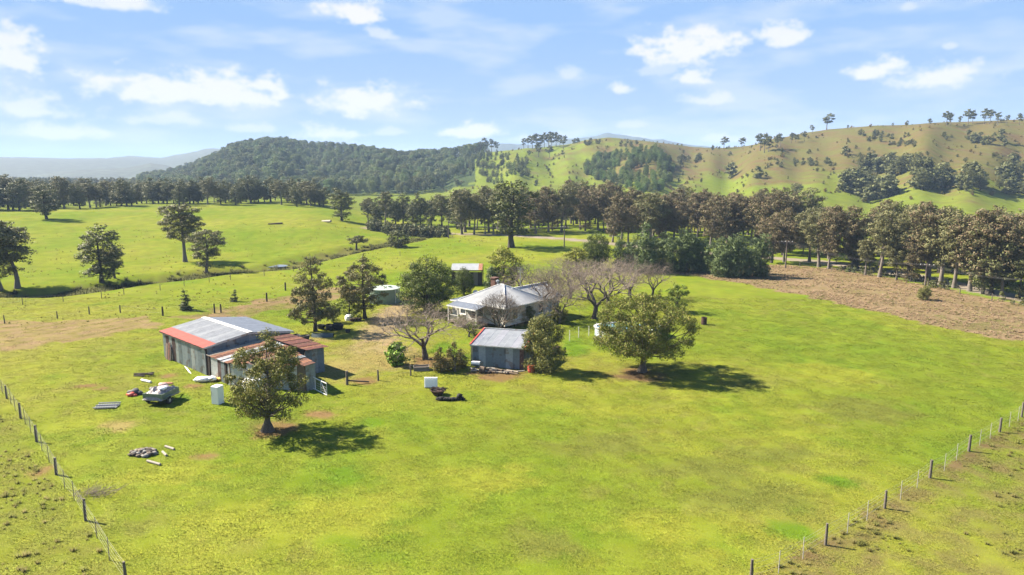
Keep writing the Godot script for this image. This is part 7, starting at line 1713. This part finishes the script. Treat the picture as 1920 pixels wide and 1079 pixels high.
func build_fences() -> void:
	fence("wire_fence", "old wire fence with dark timber posts at the left foreground", [Vector2(-52.29, -65.68), Vector2(-48.77, -62.62), Vector2(-44.73, -58.93), Vector2(-40.05, -53.99), Vector2(-35.41, -49.05), Vector2(-30.27, -43.37), Vector2(-24.63, -37.27), Vector2(-18.83, -30.96)], [Vector2(-46.18, -60.41), Vector2(-43.34, -57.51), Vector2(-41.74, -55.77), Vector2(-38.75, -52.67), Vector2(-37.08, -50.86), Vector2(-33.82, -47.27), Vector2(-32.02, -45.33), Vector2(-28.37, -41.27), Vector2(-26.78, -39.69), Vector2(-22.80, -35.28), Vector2(-20.87, -33.11)], [0.25, 0.45, 0.65, 0.85, 0.97], 1.28, "post_wood", "picket_dark")
	fence("wire_fence", "wire fence with grey timber posts across the right foreground", [Vector2(11.74, -31.23), Vector2(16.92, -34.62), Vector2(22.30, -38.74), Vector2(27.47, -42.89), Vector2(32.87, -47.27), Vector2(37.65, -50.97), Vector2(41.71, -54.24), Vector2(46.42, -57.93)], [Vector2(40.79, -53.38), Vector2(39.19, -52.09), Vector2(36.03, -49.67), Vector2(34.35, -48.34), Vector2(30.99, -45.69), Vector2(29.07, -43.95), Vector2(25.78, -41.42), Vector2(23.85, -39.83), Vector2(20.50, -37.27), Vector2(18.68, -35.84), Vector2(15.15, -33.26), Vector2(13.38, -31.96)], [0.3, 0.55, 0.8, 0.95], 1.22)
	fence("yard_fence", "short yard fence of pale posts left of the small shed", [Vector2(-12.86, -64.28), Vector2(-9.96, -65.86), Vector2(-5.73, -67.32)], [], [0.4, 0.7, 0.95], 1.05, "post_wood", "picket", 0.09)
	fence("field_fence", "sparse post fence behind the ploughed strip at left", [Vector2(-70.39, -87.77), Vector2(-66.83, -89.34), Vector2(-61.80, -92.32), Vector2(-59.15, -95.14), Vector2(-55.43, -96.24), Vector2(-48.32, -94.06)], [], [0.4, 0.9], 1.1, "post_wood", "picket", 0.08)
	fence("bank_fence", "fence with stout posts along the brown bank behind the large shed", [Vector2(-48.32, -94.06), Vector2(-41.93, -95.87), Vector2(-41.18, -96.24), Vector2(-37.63, -104.68), Vector2(-37.99, -114.69), Vector2(-26.83, -107.36)], [], [0.4, 0.9], 1.35, "timber_dark", "picket", 0.12)
	fence("creek_fence", "thin wire fence running along the creek flat in the left paddock", [Vector2(-78.07, -99.74), Vector2(-73.37, -102.19), Vector2(-68.93, -104.76), Vector2(-64.60, -107.44), Vector2(-62.92, -110.78), Vector2(-59.07, -114.83), Vector2(-57.08, -119.21), Vector2(-54.48, -123.30), Vector2(-51.87, -126.39), Vector2(-47.53, -131.64), Vector2(-43.67, -137.32), Vector2(-40.25, -144.31), Vector2(-33.88, -156.43), Vector2(-26.25, -161.73)], [], [0.5, 0.95], 1.1, "post_wood", "picket", 0.05)
	fence("pool_fence", "white post fence beside the pool right of the farmhouse", [Vector2(6.80, -79.84), Vector2(8.02, -81.42), Vector2(9.36, -82.50), Vector2(10.41, -83.62), Vector2(11.14, -84.19)], [], [0.3, 0.6, 0.95], 1.3, "white_paint", "picket", 0.05)
	fence("roadside_fence", "post and wire fence under the gums at the far right", [Vector2(60.26, -144.01), Vector2(64.38, -138.34), Vector2(67.48, -131.67), Vector2(69.97, -124.99), Vector2(71.61, -117.89), Vector2(72.79, -111.09), Vector2(73.87, -105.05), Vector2(74.68, -98.84)], [], [0.5, 0.95], 1.15, "post_wood", "picket", 0.07)
	power_pole(-18.56, -202.69, 5.14, "farthest left power pole behind the middle paddock", false, -0.35)
	power_pole(13.37, -176.97, 5.32, "slim power pole before the rusty gums right of the very tall gum", false, -0.35)
	power_pole(27.08, -142.60, 6.97, "power pole with a transformer left of the she-oaks", true, -0.35)
	power_pole(56.64, -142.45, 5.74, "power pole at the back edge of the brown paddock", false, -0.35)
	power_pole(71.80, -119.00, 3.99, "power pole among the gums right of the brown paddock", false, -0.35)
	cable("power cables, left span", Vector3(-18.56, 5.15, -202.69), Vector3(13.37, 5.66, -176.97), 1.2)
	cable("power cables, span between the slim pole and the transformer pole", Vector3(13.37, 5.66, -176.97), Vector3(27.08, 6.77, -142.60), 1.2)
	cable("power cables, long span over the she-oaks", Vector3(27.08, 6.77, -142.60), Vector3(56.64, 5.46, -142.45), 1.2)
	cable("power cables, span in front of the right gums", Vector3(56.64, 5.46, -142.45), Vector3(71.80, 3.84, -119.00), 1.2)
	cable("power cables, far right span", Vector3(71.80, 3.84, -119.00), Vector3(79.09, 5.62, -91.59), 1.2)
